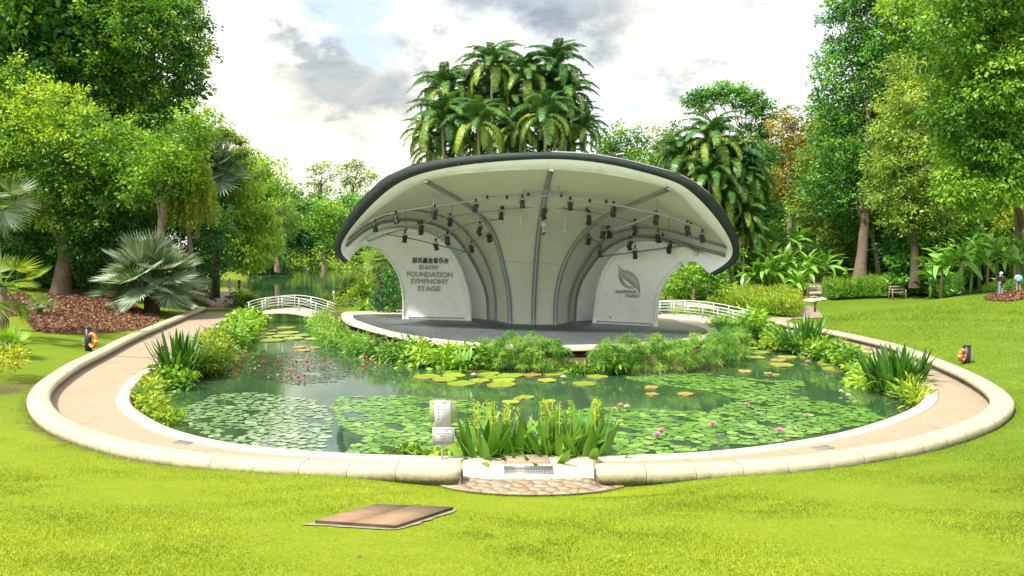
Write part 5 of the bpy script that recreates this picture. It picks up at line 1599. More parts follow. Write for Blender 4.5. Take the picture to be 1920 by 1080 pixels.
def clump(name, label, cat, c, rx, ry, n, kind, scale=1.0, lean=.45, group=None, seed=0):
    r = random.Random(seed)
    root = empty(name, c, label, cat, group)
    for k in range(n):
        a = r.uniform(0, 6.283); q = math.sqrt(r.random())
        x, y = rx * q * math.cos(a), ry * q * math.sin(a)
        o = link('leaf', r.choice(sw[kind]), root, (x, y, 0))
        out = math.atan2(y / max(ry, .01), x / max(rx, .01)) + r.uniform(-.9, .9)
        o.rotation_euler = Matrix.Rotation(out, 3, 'Z').to_4x4().to_euler()
        o.rotation_euler = (Matrix.Rotation(out, 4, 'Z') @ Matrix.Rotation(lean * q * r.uniform(.3, 1.2), 4, 'Y') @ Matrix.Rotation(r.uniform(-.5, .5), 4, 'Z')).to_euler()
        s = scale * r.uniform(.7, 1.15); o.scale = (s, s, s)
    return root


# big strap leaved water plants by the landing
def spikes(root, pts, h):
    for (x, y) in pts:
        mb = MB(); mb.tube([(x, y, 0), (x, y, h)], .008, 5, tone=.8)
        r = np.random.default_rng(int(abs(x) * 1000))
        P = np.stack([np.full(60, x), np.full(60, y), h * (.72 + .30 * r.random(60))], 1) + r.normal(size=(60, 3)) * [.035, .035, .0]
        V, F_ = leaf_quads(P, unit(r.normal(size=(60, 3))), np.full(60, .05), np.full(60, .03), r)
        mb.add(V, F_.tolist(), .85)
        mb.build('flower_spike', M['ginger'], root, tone=True)


for k, (px, py, rx, n, sc, lab) in enumerate(((905, 862, .34, 44, 1.0, 'strap leaved water plant clump nearest the white notice sign'), (960, 858, .34, 40, .92, 'strap leaved water plant clump behind the step block'),
                                              (1030, 860, .40, 48, 1.0, 'strap leaved water plant clump in the middle of the row by the landing'), (1100, 860, .44, 54, 1.02, 'strap leaved water plant clump at the pink lily end of the row'))):
    c = onz(px, py, -.05); c[1] += .25; c[2] = -.50
    root = clump('water_plant', lab, 'plant', c, rx, .34, int(n * 1.5), 'canna', sc * 1.32, .75, 'strap leaved water plants by the landing', 200 + k)
    spikes(root, [(random.uniform(-rx, rx) * .8, random.uniform(-.1, .4)) for _ in range(5)], 1.62 * sc)
# dark sword leaved clumps on the banks
for k, (px, py, rx, n, sc, lab, kd) in enumerate(((340, 705, .62, 110, 1.75, 'dark sword leaved clump on the bank beside the black path light', 'darksword'), (385, 690, .45, 44, 1.15, 'smaller sword leaved clump leaning over the water behind the dark one', 'darksword'),
                                                  (1508, 658, .62, 80, 1.75, 'tall dark upright reed clump below the far part of the right seat wall', 'darksword'), (1680, 730, .75, 120, 1.65, 'big dark sword leaved clump on the bank below the orange life ring', 'darksword2'))):
    c = onz(px, py, -.25)
    clump('sword_plant', lab, 'plant', c, rx, rx * .8, n, kd, sc, .6, None, 210 + k)


def leafy_patch(name, label, cat, pts, mat, L=.22, wr=.42, hgt_=.35, rad=.35, dens=1.0, seed=0, droop=.1, z=None, group=None, tuft_r=.22, per=16, tone0=.5):
    """low planting: blobs strung along points (pixel, on the ground or water level z)"""
    P3 = [onz(x, y, z if z is not None else 0) for x, y in pts]
    base = P3[0].copy()
    root = empty(name, base, label, cat, group)
    bl = []
    for p, q in zip(P3, P3[1:] + P3[-1:]):
        d = np.linalg.norm(q - p); m = max(1, int(d / (rad * 1.0)))
        for k in range(m):
            c = p + (q - p) * k / m + rng.normal(size=3) * [rad * .3, rad * .3, .04]
            bl.append((c - base + [0, 0, hgt_ * .5], rad * random.uniform(.8, 1.2)))
    me = crown_mesh('foliage', bl, M[mat], L=L, wr=wr, tuft_r=tuft_r, per=per, dens=dens, droop=droop, seed=seed, flat=max(.5, hgt_ / rad * .8), shell=.5, tone0=tone0)
    link('foliage', me, root)
    mb = MB()
    for c, rad_ in bl[::2]:
        mb.tube([c - [0, 0, hgt_], c + [random.uniform(-.1, .1), 0, 0]], .012, 4, False)
    mb.build('stem', M['stem'], root)['kind'] = 'stuff'
    return root


leafy_patch('bank_plants', 'broad leaved green planting between the path and the water below the footbridge', 'plants', [(455, 592), (462, 603), (448, 618), (432, 632), (415, 648)], 'bright', .30, .42, .38, .46, 1.0, 300, .3, 0, tuft_r=.35, per=14)
leafy_patch('bank_plants', 'second row of broad leaved planting at the water edge near the footbridge', 'plants', [(478, 600), (468, 618), (450, 632), (430, 648)], 'bright', .28, .42, .3, .40, 1.0, 301, .4, -.2, tuft_r=.35, per=14)
leafy_patch('bank_shrub', 'small rounded shrub at the path end of the footbridge', 'shrub', [(455, 578), (462, 583)], 'green', .24, .4, .9, .60, 1.1, 302, .1, 0)
leafy_patch('bank_plants', 'yellow green feathery planting behind the dark sword leaved clump', 'plants', [(395, 650), (388, 668), (402, 678), (380, 690)], 'yellow', .20, .32, .5, .55, 1.0, 303, .1, -.1)
leafy_patch('bank_plants', 'round leaved pennywort cluster between the kerb and the dark sword leaved clump', 'plants', [(312, 694), (322, 706), (340, 716)], 'bright', .20, .95, .3, .30, .9, 304, .1, -.15, tuft_r=.26, per=10)
leafy_patch('bank_plants', 'loose yellow green trailing plants along the inner kerb at the wide bend', 'plants', [(282, 722), (272, 742), (275, 762), (300, 780), (318, 790)], 'ginger', .20, .4, .22, .24, .7, 305, .1, -.3, tuft_r=.26, per=12)
leafy_patch('bank_plants', 'grassy growth hanging into the water beside the feathery planting', 'plants', [(405, 690), (420, 672), (438, 655), (398, 700)], 'olive', .24, .2, .3, .42, .8, 306, .3, -.4)
leafy_patch('bank_plants', 'large leaved green planting at the far bend beside the small white bridge', 'plants', [(1395, 612), (1410, 620), (1425, 632)], 'bright', .40, .42, .6, .62, 1.0, 310, .5, -.1, tuft_r=.38, per=14, tone0=.4)
leafy_patch('bank_plants', 'low green planting between the far bend and the tall reed clump', 'plants', [(1445, 640), (1470, 648), (1495, 655)], 'green', .26, .4, .35, .5, 1.0, 311, .3, -.2)
leafy_patch('bank_plants', 'leafy green row between the tall reed clump and the big sword leaved clump', 'plants', [(1530, 655), (1556, 665), (1580, 672), (1605, 684)], 'bright', .27, .36, .4, .48, 1.0, 312, .3, -.2, tone0=.4)
leafy_patch('bank_plants', 'pale green drooping growth at the water edge before the big sword leaved clump', 'plants', [(1618, 692), (1632, 704), (1640, 720)], 'bright', .24, .36, .3, .42, .9, 313, .3, -.3)
leafy_patch('bank_plants', 'yellow flowering strap plants in the tight bend of the right kerb', 'plants', [(1700, 738), (1715, 746), (1712, 758)], 'ginger', .26, .16, .35, .34, .9, 314, -.3, -.3, tone0=.7)
leafy_patch('water_edge_plants', 'round bright leaves floating at the kerb beside the notice sign post', 'plants', [(735, 858), (760, 858), (790, 858), (815, 860), (842, 862)], 'ginger', .20, .75, .10, .20, .7, 315, .0, -.36, tuft_r=.2, per=7)
leafy_patch('bank_plants', 'green and yellow edging plants at the lower edge of the mulch bed', 'plants', [(2, 676), (20, 670)], 'yellow', .14, .4, .3, .55, 1.0, 316, .1, .9)


# ------------------------------------------------------------------ papyrus and leafy skirt round the stage
def papyrus_mound(label, px, py, w_px, h, seed, mat='papyrus', z=WATER_Z):
    c = onz(px, py + 8, z); w = w_px * 1.12 * c[1] / F; h = h * 1.34
    r = np.random.default_rng(seed)
    root = empty('papyrus', c, label, 'plant', 'papyrus and leafy plants round the stage')
    nst = int(44 * w * w / 1.0) + 34
    Vs = []; Fs = []; Ts = []; n0 = 0
    mb = MB()
    for k in range(nst):
        a = r.uniform(0, 6.283); q = math.sqrt(r.random())
        x, y = w * q * math.cos(a), .75 * w * q * math.sin(a)
        H = h * (1.0 - .40 * q ** 2) * r.uniform(.75, 1.1)
        lx, ly = x * 1.12 + r.normal() * .08, y * 1.12 + r.normal() * .08
        top = np.array([lx, ly, H])
        low = r.random() < .42
        if low: top = np.array([x * 1.18, y * 1.18, H * r.uniform(.22, .7)])
        if k % 3 == 0 and not low: mb.tube([(x * .8, y * .8, -.2), (x, y, H * .5), tuple(top)], .009, 3, False)
        m = 44
        d = unit(r.normal(size=(m, 3)) * [1, 1, .55] + [0, 0, .22])
        LL = .30 * r.uniform(.7, 1.2, m)
        V, F_ = leaf_quads(np.repeat(top[None], m, 0), d, LL, np.full(m, .020), r)
        V = V.reshape(m, 4, 3); V[:, 2, 2] -= LL * .30; V = V.reshape(-1, 3)
        Vs.append(V); Fs.append(F_ + n0); n0 += len(V); Ts.append(np.clip(r.normal(.55, .18) + r.normal(size=m) * .06, 0, 1))
    link('sprays', mesh_np('sprays', np.concatenate(Vs), np.concatenate(Fs), M[mat], np.concatenate(Ts)), root)
    mb.build('stem', M['stem'], root)['kind'] = 'stuff'


pm = [(925, 684, 26, .95), (960, 688, 30, 1.1), (1000, 690, 30, 1.1), (1035, 690, 24, .95), (1140, 694, 26, .95), (1180, 694, 30, 1.1), (1225, 692, 30, 1.05), (1270, 690, 28, 1.0), (1312, 686, 28, 1.1), (1350, 680, 26, 1.1), (1375, 668, 24, 1.05), (1378, 652, 20, .95), (1360, 640, 16, .75), (1340, 632, 12, .45), (1325, 622, 12, .4)]
pl_ = ['papyrus mound %s' % s for s in ('at the start of the middle group below the stage edge', 'with an orange tinted spray in the middle group', 'just beyond the middle of the stage front', 'next to the dark gap under the stage', 'on the far side of the dark gap under the stage',
                                        'second beyond the dark gap', 'third beyond the dark gap with drooping sprays', 'fourth beyond the dark gap', 'where the stage edge curves back', 'rounding the bulge of the island', 'at the outermost corner of the island', 'just behind the outermost corner', 'low by the curved stage kerb', 'smallest by the curved stage kerb', 'at the back end of the curved stage kerb')]
for k, (x, y, w, h) in enumerate(pm): papyrus_mound(pl_[k], x, y, w, h, 400 + k)
sk = [([(600, 604), (606, 618), (618, 632), (634, 644)], 'leafy island edge beside the lake footbridge', 'papyrus', .5, .2), ([(640, 646), (660, 656), (684, 662)], 'leafy island edge in front of the pale stage kerb', 'papyrus', .5, .2),
      ([(690, 664), (715, 669), (745, 676)], 'leafy island edge below the darkest part of the stage floor', 'papyrus', .55, .3), ([(755, 676), (790, 682), (820, 685)], 'ginger like leafy bank below the stage edge', 'bright', .6, .4),
      ([(830, 686), (855, 688), (880, 690), (895, 688)], 'leafy bank next to the first papyrus mound', 'bright', .7, .4), ([(1060, 692), (1085, 697), (1105, 694)], 'small low weeds in the dark gap under the stage', 'bright', .15, .3),
      ([(1120, 690), (1145, 696), (1165, 696)], 'leafy plants among the papyrus beyond the dark gap', 'bright', .5, .35)]
for k, (pts, lab, mt, h, wr_) in enumerate(sk):
    leafy_patch('island_plants', lab, 'plants', pts, mt, .30 if mt == 'bright' else .26, wr_, h, .50 if h > .2 else .16, 1.0, 420 + k, .35, -.35, tuft_r=.3 if h > .2 else .14, per=20 if h > .2 else 7, tone0=.42)
leafy_patch('island_plants', 'feathery green planting behind the curved stage kerb by the small bridge', 'plants', [(1278, 600), (1300, 602), (1325, 606), (1350, 615), (1368, 628)], 'papyrus', .24, .2, .45, .5, 1.0, 430, .2, -.1)
leafy_patch('island_plants', 'low planting at the back of the island below the right white bridge', 'plants', [(1248, 596), (1262, 597), (1275, 598)], 'green', .22, .35, .3, .35, 1.0, 431, .2, .1)
# tall ginger leaves standing out of the bank
sw['ginger'] = [blade_mesh(.5, .12, b_, s, 'banana', tone=.6) for s, b_ in enumerate((.2, .5, .8))]
clump('ginger_plant', 'upright broad leaves standing above the bank right below the stage edge', 'plant', onz(872, 676, .1), .35, .2, 16, 'ginger', 1.1, .8, None, 440)
clump('ginger_plant', 'few upright leaves poking over the stage edge near its lakeward end', 'plant', onz(755, 668, .1), .3, .2, 12, 'ginger', 1.0, .8, None, 441)
# fern by the spiky palm
sw['fern'] = [blade_mesh(1.25, .16, b_, s, 'bright', tone=.6) for s, b_ in enumerate((.2, .5, .8))]
f_ = onz(680, 582, .15)
clump('fern', 'bright nest fern on the grass behind the stage near the spiky palm', 'plant', f_, .25, .2, 34, 'fern', .95, 1.4, None, 442)

# ------------------------------------------------------------------ banana and heliconia stands
bl_m = [broad_mesh(2.1, .40, d_, s, 'banana', tone=tn) for s, (d_, tn) in enumerate(((.4, .45), (.8, .6), (1.2, .7), (.15, .5), (.6, .85)))]


def banana(label, base, h, n, sc, seed, group):
    r = random.Random(seed)
    root = empty('banana_plant', base, label, 'plant', group)
    mb = MB(); mb.tube([(0, 0, -.3), (.05, 0, h * .6), (0, 0, h)], [.14, .11, .07], 8); mb.build('trunk', M['stem'] if r.random() < .5 else M['deadstem'], root, True)
    for k in range(n):
        o = link('leaf', r.choice(bl_m), root, (0, 0, h))
        el = R(80) - R(85) * (k / max(1, n - 1)) ** .9
        o.rotation_euler = (Matrix.Rotation(k * 2.4 + r.uniform(-.4, .4), 4, 'Z') @ Matrix.Rotation(-el, 4, 'Y') @ Matrix.Rotation(r.uniform(-.6, .6), 4, 'X')).to_euler()
        s = sc * r.uniform(.8, 1.1); o.scale = (s, s, s)
    return root


ban = [(1900, 540, 55, 2.0, 10, .9, 'low banana plant in front of the stand behind the backpack wearer'), (1820, 530, 61, 3.0, 9, 1.0, 'banana plant with crossing leaves in the middle of the stand'), (1745, 530, 60, 1.8, 9, .8, 'shortest banana plant at the path end of the stand'), (1765, 540, 57, 2.3, 9, 1.0, 'banana plant with wide pale leaves next to the dark understorey'), (1800, 545, 56, 2.6, 9, .95, 'banana plant with one upright folded leaf'), (1835, 545, 60, 2.8, 9, 1.0, 'banana plant behind the visitor with the dark backpack'),
       (1868, 530, 58, 3.1, 9, 1.05, 'banana plant with bright rounded leaf between the two visitors'), (1912, 530, 57, 2.9, 9, 1.05, 'banana plant closest to the tall trunk at the garden edge'), (1780, 520, 63, 3.4, 8, .95, 'taller banana plant at the back of the stand'), (1850, 520, 64, 3.9, 8, 1.0, 'tallest banana plant with leaves against the yellow bush')]
for k, (x, y, d, h, n, sc, lab) in enumerate(ban):
    p = at(x, y, d); banana(lab, (p[0], d, TZ(p[0], d)), h * .95, n + 8, sc * 1.12, 540 + k, 'banana plants beside the visitors')
ban2 = [(1415, 515, 71, 1.6, 1.15, 'heliconia clump nearest the palms'), (1442, 512, 70, 2.2, 1.2, 'heliconia clump with pale drooping leaves over the ginger bed'), (1472, 510, 71, 2.6, 1.2, 'tall heliconia clump in the middle of the stand'), (1458, 495, 75, 4.6, 1.3, 'tallest heliconia with russet tips rising behind the stand'),
        (1490, 490, 76, 5.0, 1.25, 'upright banana like plant next to the tallest heliconia'), (1515, 510, 70, 2.3, 1.2, 'heliconia clump beside the pale path'), (1545, 508, 72, 2.5, 1.2, 'heliconia clump with star of wide leaves'), (1572, 508, 73, 1.6, 1.0, 'heliconia clump closest to the straight brown trunk'), (1498, 520, 68, 1.1, .95, 'low heliconia clump at the front of the stand')]
for k, (x, y, d, h, sc, lab) in enumerate(ban2):
    p = at(x, y, d); banana(lab, (p[0], d, TZ(p[0], d)), h * .95, 24, sc * .95, 520 + k, 'heliconia plants behind the ginger beds')


# ------------------------------------------------------------------ ginger beds (masses of narrow upright leaves)
def bed(label, poly_px, n, h, mat, seed, flowers=0, tone0=.55, Lw=(.34, .055)):
    poly = np.array([G(x, y)[:2] for x, y in poly_px]); r = np.random.default_rng(seed)
    lo, hi = poly.min(0), poly.max(0)
    P = lo + (hi - lo) * r.random((n * 3, 2)); P = P[inside(poly, P[:, 0], P[:, 1])][:n]
    z = land(P[:, 0], P[:, 1]); m = 7
    hh = h * (.75 + .35 * np.sin(P[:, 0] * 2.1) * np.sin(P[:, 1] * 1.3) * .5 + .25 * r.random(len(P)))
    ts = np.tile(np.linspace(.15, 1, m), len(P))
    Pb = np.repeat(np.stack([P[:, 0], P[:, 1], z], 1), m, 0); H = np.repeat(hh, m)
    Pb = Pb + np.stack([r.normal(size=len(Pb)) * .07, r.normal(size=len(Pb)) * .07, ts * H], 1)
    D = unit(r.normal(size=(len(Pb), 3)) * [.6, .6, .2] + [0, 0, .75])
    L = Lw[0] * r.uniform(.7, 1.2, len(Pb))
    V, F_ = leaf_quads(Pb, D, L, np.full(len(Pb), Lw[1]) * r.uniform(.8, 1.3, len(Pb)), r)
    T = np.clip(tone0 + np.repeat(r.normal(size=len(P)) * .14, m) + .1 * (ts - .5), 0, 1)
    me = mesh_np('flower_bed', V, F_, M[mat], T)
    o = tag(link('flower_bed', me), label, 'planting bed', None, 'stuff')
    if flowers:
        q = P[:flowers]; zz = z[:flowers] + hh[:flowers] * 1.02 + .1
        Pf = np.stack([q[:, 0], q[:, 1], zz], 1); Pf = np.repeat(Pf, 4, 0) + r.normal(size=(flowers * 4, 3)) * .04
        V, F_ = leaf_quads(Pf, unit(r.normal(size=(len(Pf), 3)) + [0, 0, .8]), np.full(len(Pf), .14), np.full(len(Pf), .06), r)
        tag(link('bed_flowers', mesh_np('bed_flowers', V, F_, M['petalorange'])), 'orange flowers dotted over ' + label.split(' ', 1)[1][:40].rsplit(' ', 1)[0], 'flowers', None, 'stuff')


bed('ginger bed with orange flowers just behind the right white bridge', [(1330, 568), (1350, 563), (1420, 563), (1480, 566), (1500, 575), (1500, 596), (1470, 597), (1420, 590), (1370, 580), (1330, 574)], 5200, 1.15, 'ginger', 600, 60, .50)
bed('low bright bed spreading behind the emblem wing towards the marker', [(1262, 562), (1275, 553), (1310, 548), (1345, 546), (1350, 553), (1320, 562)], 2400, .9, 'ginger', 608, 10, .8)
bed('yellow green bed at the foot of the white stone marker', [(1285, 556), (1300, 551), (1350, 549), (1345, 556), (1310, 558)], 1500, .8, 'ginger', 601, 10, .75)
bed('broad leafy bed along the pale path behind the stone marker', [(1345, 552), (1360, 543), (1400, 536), (1450, 536), (1490, 541), (1506, 549), (1500, 555), (1480, 556), (1400, 554)], 5600, 1.25, 'ginger', 602, 30, .60)
bed('dark green lily bed between the pale path and the bench', [(1545, 561), (1548, 552), (1570, 547), (1620, 546), (1670, 548), (1685, 556), (1660, 560), (1600, 562)], 5000, 1.45, 'sword', 603, 0, .45, (.5, .05))
bed('leafy ginger bed behind the bench below the banana plants', [(1692, 554), (1700, 549), (1760, 547), (1800, 550), (1798, 556), (1740, 557)], 2600, 1.2, 'banana', 604, 0, .40, (.5, .10))
bed('soft green fern bank along the far side of the pale path', [(1480, 530), (1520, 520), (1580, 514), (1612, 516), (1600, 522), (1560, 528), (1520, 534)], 3600, 1.6, 'ginger', 605, 0, .50, (.6, .09))
bed('low ground cover behind the visitors on the mulch', [(1840, 549), (1850, 546), (1919, 544), (1919, 547), (1860, 551)], 900, .55, 'banana', 606, 0, .6)

# ------------------------------------------------------------------ hard landscape beyond
def ground_strip(pts_px, widths, mat, name, lift=.02, label=None, across='x'):
    C3 = [G(x, y) for x, y in pts_px]
    P = catmull(np.array([[c[0], c[1], w] for c, w in zip(C3, widths)]), 8)
    T = np.gradient(P[:, :2], axis=0); T /= np.linalg.norm(T, axis=1)[:, None]; N = np.stack([-T[:, 1], T[:, 0]], 1)
    rows = []
    for u in (-1, -.5, 0, .5, 1):
        Q = P[:, :2] + N * P[:, 2:3] * u / 2
        rows.append(np.stack([Q[:, 0], Q[:, 1], [TZ(a, b) + lift for a, b in Q]], 1))
    V, Fc = grid_strip(None, rows=rows)
    return tag(link(name, mesh_np(name, V, Fc, M[mat])), label, None, None, 'structure')


ground_strip([(414, 582), (424, 566), (431, 553), (434, 545)], [2.4, 2.0, 1.9, 1.8], 'brownpath', 'lakeside_path', .05)
ground_strip([(1438, 604), (1475, 600), (1500, 596)], [2.2, 2.2, 2.0], 'paving', 'garden_path', .06)
ground_strip([(1520, 598), (1512, 584), (1500, 574)], [1.5, 1.5, 1.6], 'brownpath', 'garden_path', .05)
ground_strip([(1498, 566), (1525, 560), (1541, 552), (1536, 540), (1550, 530), (1590, 521), (1640, 516)], [2.2, 2.2, 2.2, 2.4, 2.6, 2.6, 2.6], 'palepath', 'garden_path', .06)
ground_strip([(1236, 566), (1290, 572), (1340, 580)], [1.6, 1.8, 1.6], 'palepath', 'garden_path', .06)


def mulch(label, poly_px, n, seed):
    poly = resample(np.array([G(x, y)[:2] for x, y in poly_px + poly_px[:1]]), n=70)[:-1]
    poly = poly + rng.normal(size=poly.shape) * .07
    c = poly.mean(0); r = np.random.default_rng(seed)
    rings = [poly * (1 - t) + c * t for t in (0, .06, .25, .5, .75, .97)]
    rows = [np.stack([q[:, 0], q[:, 1], land(q[:, 0], q[:, 1]) + (.015 if i == 0 else .05)], 1) for i, q in enumerate(rings)]
    rows = [np.vstack([a, a[:1]]) for a in rows]
    V, Fc = grid_strip(None, rows=rows)
    lo, hi = poly.min(0), poly.max(0)
    P = lo + (hi - lo) * r.random((n * 3, 2)); P = P[inside(poly, P[:, 0], P[:, 1])][:n]
    Pb = np.stack([P[:, 0], P[:, 1], land(P[:, 0], P[:, 1]) + .06 + .03 * r.random(len(P))], 1)
    L = r.uniform(.08, .20, len(Pb))
    V2, F2 = leaf_quads(Pb, unit(r.normal(size=(len(Pb), 3)) * [1, 1, .35]), L, L * .55, r)
    F_ = Fc + (F2 + len(V)).tolist()
    T = [.25] * len(Fc) + list(np.clip(r.normal(.5, .24, len(F2)), 0, 1))
    tag(link('mulch', mesh_np('mulch', np.vstack([V, V2]), F_, M['mulch'], T)), label, 'mulch', None, 'stuff')


mulch('brown leaf mulch spread round the big trunk and the silver fan palm', [(62, 618), (45, 590), (60, 560), (110, 545), (180, 545), (240, 562), (262, 580), (290, 590), (296, 603), (270, 615), (235, 622), (190, 625), (140, 628), (90, 627)], 15000, 700)
mulch('brown leaf mulch on the upper bank at the garden edge', [(0, 596), (0, 560), (40, 548), (60, 560), (50, 590)], 4000, 701)
mulch('strip of brown mulch on the bank above the brown path', [(352, 556), (350, 540), (372, 532), (400, 552), (398, 566), (370, 562)], 3000, 702)
mulch('mulch mound under the two visitors', [(1848, 563), (1852, 556), (1880, 549), (1930, 545), (1960, 552), (1930, 562), (1880, 566)], 5000, 703)


# bridges --------------------------------------------------------------------
def bridge(A, B, wide, rise, label, n_post, span_ext):
    A, B = np.array(A), np.array(B)
    L = np.linalg.norm((B - A)[:2]); a = math.atan2(B[1] - A[1], B[0] - A[0])
    root = empty('footbridge', A, label, 'bridge', None, a)
    xs_ = np.linspace(0, L, 25)
    arc = lambda x: rise * 4 * (x / L) * (1 - x / L) + (B[2] - A[2]) * x / L
    rows = [[np.array([x, y, arc(x) + z]) for x in xs_] for y, z in ((-wide / 2, -.34 + .12), (-wide / 2, 0), (wide / 2, 0), (wide / 2, -.22), (-wide / 2, -.22))]
    for k in (0, 3, 4):
        for q in range(25): rows[k][q][2] = arc(xs_[q]) * .92 - .24
    V, Fc = grid_strip(None, rows=rows)
    link('deck', mesh_np('deck', V, Fc, M['cream']), root)
    for sy in (-1, 1):
        y = sy * (wide / 2 - .05)
        for hz, rr in ((1.0, .035), (.78, .018), (.56, .018), (.34, .018)):
            mb = MB(); mb.tube([(x, y, arc(x) + hz * .82) for x in np.linspace(-span_ext * .3, L + span_ext, 26)], rr, 6); mb.build('rail', M['whitesteel'], root, True)
        for k in range(n_post):
            x = L * k / (n_post - 1)
            mb = MB(); mb.box((x, y, arc(x) + .41), (.06, .05, .84)); mb.build('post', M['whitesteel'], root)
    return root


bridge(onz(480, 588, .12), onz(604, 590, .15), 1.7, .38, 'arched white railed footbridge across the channel to the lake', 5, .6)
bridge([7.9, 49.4, .25], [12.9, 45.2, .15], 1.5, .30, 'arched white railed footbridge behind the emblem wing', 8, .6)
# piling wall glimpsed under the lake bridge
# marker, bollards, bench, rings, sign --------------------------------------
p = G(1397, 556)
mb = MB(); w = .42; h = .95
mb.add([(-w / 2, -.08, -.3), (w / 2, -.08, -.3), (w / 2, -.08, h * .93), (w * .2, -.08, h), (-w / 2, -.08, h * .80), (-w / 2, .08, -.3), (w / 2, .08, -.3), (w / 2, .08, h * .93), (w * .2, .08, h), (-w / 2, .08, h * .80)],
       [[0, 1, 2, 3, 4], [9, 8, 7, 6, 5], [0, 5, 6, 1], [1, 6, 7, 2], [2, 7, 8, 3], [3, 8, 9, 4], [4, 9, 5, 0]])
o = mb.build('stone_marker', M['signwhite']); o.location = p; o.scale = (1.9, 1.9, 1.9)
tag(o, 'white slant topped stone marker standing between the ginger beds', 'marker')
for px, py, h_px, lab in ((1528, 586, 19, 'short black bollard light on the lawn beside the garden path'), (1248, 568, 17, 'short black bollard light behind the emblem wing'), (1566, 525, 8, 'tiny far black bollard light beside the pale path'), (449, 551, 26, 'black bin like post beside the person on the brown path')):
    p = G(px, py); h = h_px * p[1] / F
    root = empty('bollard', p, lab, 'bollard')
    mb = MB(); mb.tube([(0, 0, -.2), (0, 0, h * .8)], .07 if h_px < 25 else .12, 10); mb.build('post', M['black'], root)
    mb = MB(); mb.tube([(0, 0, h * .8), (0, 0, h * .84), (0, 0, h)], [.06, .10, .10] if h_px < 25 else [.1, .14, .14], 10); mb.build('cap', M['black'], root)
p = G(1676, 560); p = p + np.array([-.2, -1.0, 0]); p[2] = TZ(p[0], p[1]); bench = empty('garden_bench', p, 'small weathered timber bench at the edge of the lawn by the lily bed', 'bench', None, .1)
bench.scale = (1.25, 1.25, 1.25)
for k in range(3):
    mb = MB(); mb.box((0, -.18 + k * .14, .43), (.95, .11, .04)); mb.build('seat_slat', M['timber'], bench)
for k in range(2):
    mb = MB(); mb.box((0, .17, .60 + k * .18), (.95, .03, .11)); mb.build('back_slat', M['timber'], bench)
for sx in (-1, 1):
    for sy in (-1, 1):
        hgt_l = .84 if sy > 0 else .62
        mb = MB(); mb.box((sx * .44, sy * .19, hgt_l / 2 - .05), (.06, .06, hgt_l + .1)); mb.build('leg', M['timber'], bench)
    mb = MB(); mb.box((sx * .44, 0, .62), (.07, .42, .04)); mb.build('armrest', M['timber'], bench)


def life_ring(px, py, hpx, label, facing, sx):
    p = G(px, py); s = hpx * p[1] / F
    root = empty('life_ring_post', p, label, 'post')
    mb = MB(); mb.tube([(0, 0, -.3), (0, 0, s * 1.02)], .14, 10); mb.tube([(0, 0, s * 1.02), (0, 0, s * 1.06)], [.15, .12], 10)
    mb.build('post', M['black'], root)
    ring = empty('life_ring', p + [sx * .26, -.16, s * .5], label.replace('dark post carrying an', 'an').replace('dark post holding the', 'the') + ' itself', 'life ring', None, facing)
    ring.rotation_euler = (math.pi / 2, 0, facing)
    Rr_, rr = s * .29, .07
    for part, segs, mt in (('ring', None, 'orange'),):
        V = []; Fc = []; n, m = 36, 10
        for a in range(n):
            for b_ in range(m):
                th, ph = 2 * math.pi * a / n, 2 * math.pi * b_ / m
                V.append(((Rr_ + rr * math.cos(ph)) * math.cos(th), (Rr_ + rr * math.cos(ph)) * math.sin(th), rr * math.sin(ph)))
        for a in range(n):
            for b_ in range(m): Fc.append([a * m + b_, ((a + 1) % n) * m + b_, ((a + 1) % n) * m + (b_ + 1) % m, a * m + (b_ + 1) % m])
        link('ring', mesh_np('ring', V, Fc, M['orange'], smooth=True), ring)
    for q in range(4):
        V = []; Fc = []; n, m = 4, 10
        for a in range(n + 1):
            for b_ in range(m):
                th, ph = q * math.pi / 2 + .0 + .22 * (a / n - .5), 2 * math.pi * b_ / m
                V.append(((Rr_ + rr * 1.04 * math.cos(ph)) * math.cos(th), (Rr_ + rr * 1.04 * math.cos(ph)) * math.sin(th), rr * 1.04 * math.sin(ph)))
        for a in range(n):
            for b_ in range(m): Fc.append([a * m + b_, (a + 1) * m + b_, (a + 1) * m + (b_ + 1) % m, a * m + (b_ + 1) % m])
        link('reflective_band', mesh_np('reflective_band', V, Fc, M['clothwhite'], smooth=True), ring)
    mb = MB()
    for z in (.3, .42, .54): mb.tube([(-sx * .16 + .03 * math.cos(t) * 3, .03 * math.sin(t) * 3, s * z) for t in np.linspace(0, 6.28, 10)], .018, 4, False)
    mb.build('rope_coil', M['clothgrey'], root)


life_ring(166, 658, 42, 'dark post carrying an orange life ring on the grass beside the left seat wall bend', -.55, 1)
life_ring(1812, 681, 32, 'dark post holding the orange life ring on the right hand lawn slope', .6, -1)
# notice sign
p = onz(829, 862, .05); root = empty('notice_sign', p, 'white notice sign with two boards on a thin post at the water edge', 'sign')
sc = p[1] / F
mb = MB(); mb.tube([(0, .02, -.4), (0, .02, 1.18)], .022, 8); mb.build('post', M['whitesteel'], root)
fx = lambda x: (x - 829) * sc; fz = lambda y: (863 - y) * sc + .0


def board(x0, x1, y0, y1, mat, yy, name, th=.012, r=0.0):
    mb = MB(); mb.box(((fx(x0) + fx(x1)) / 2, yy, (fz(y0) + fz(y1)) / 2), (fx(x1) - fx(x0), th, fz(y0) - fz(y1)))
    o = mb.build(name, M[mat], root)
    return o


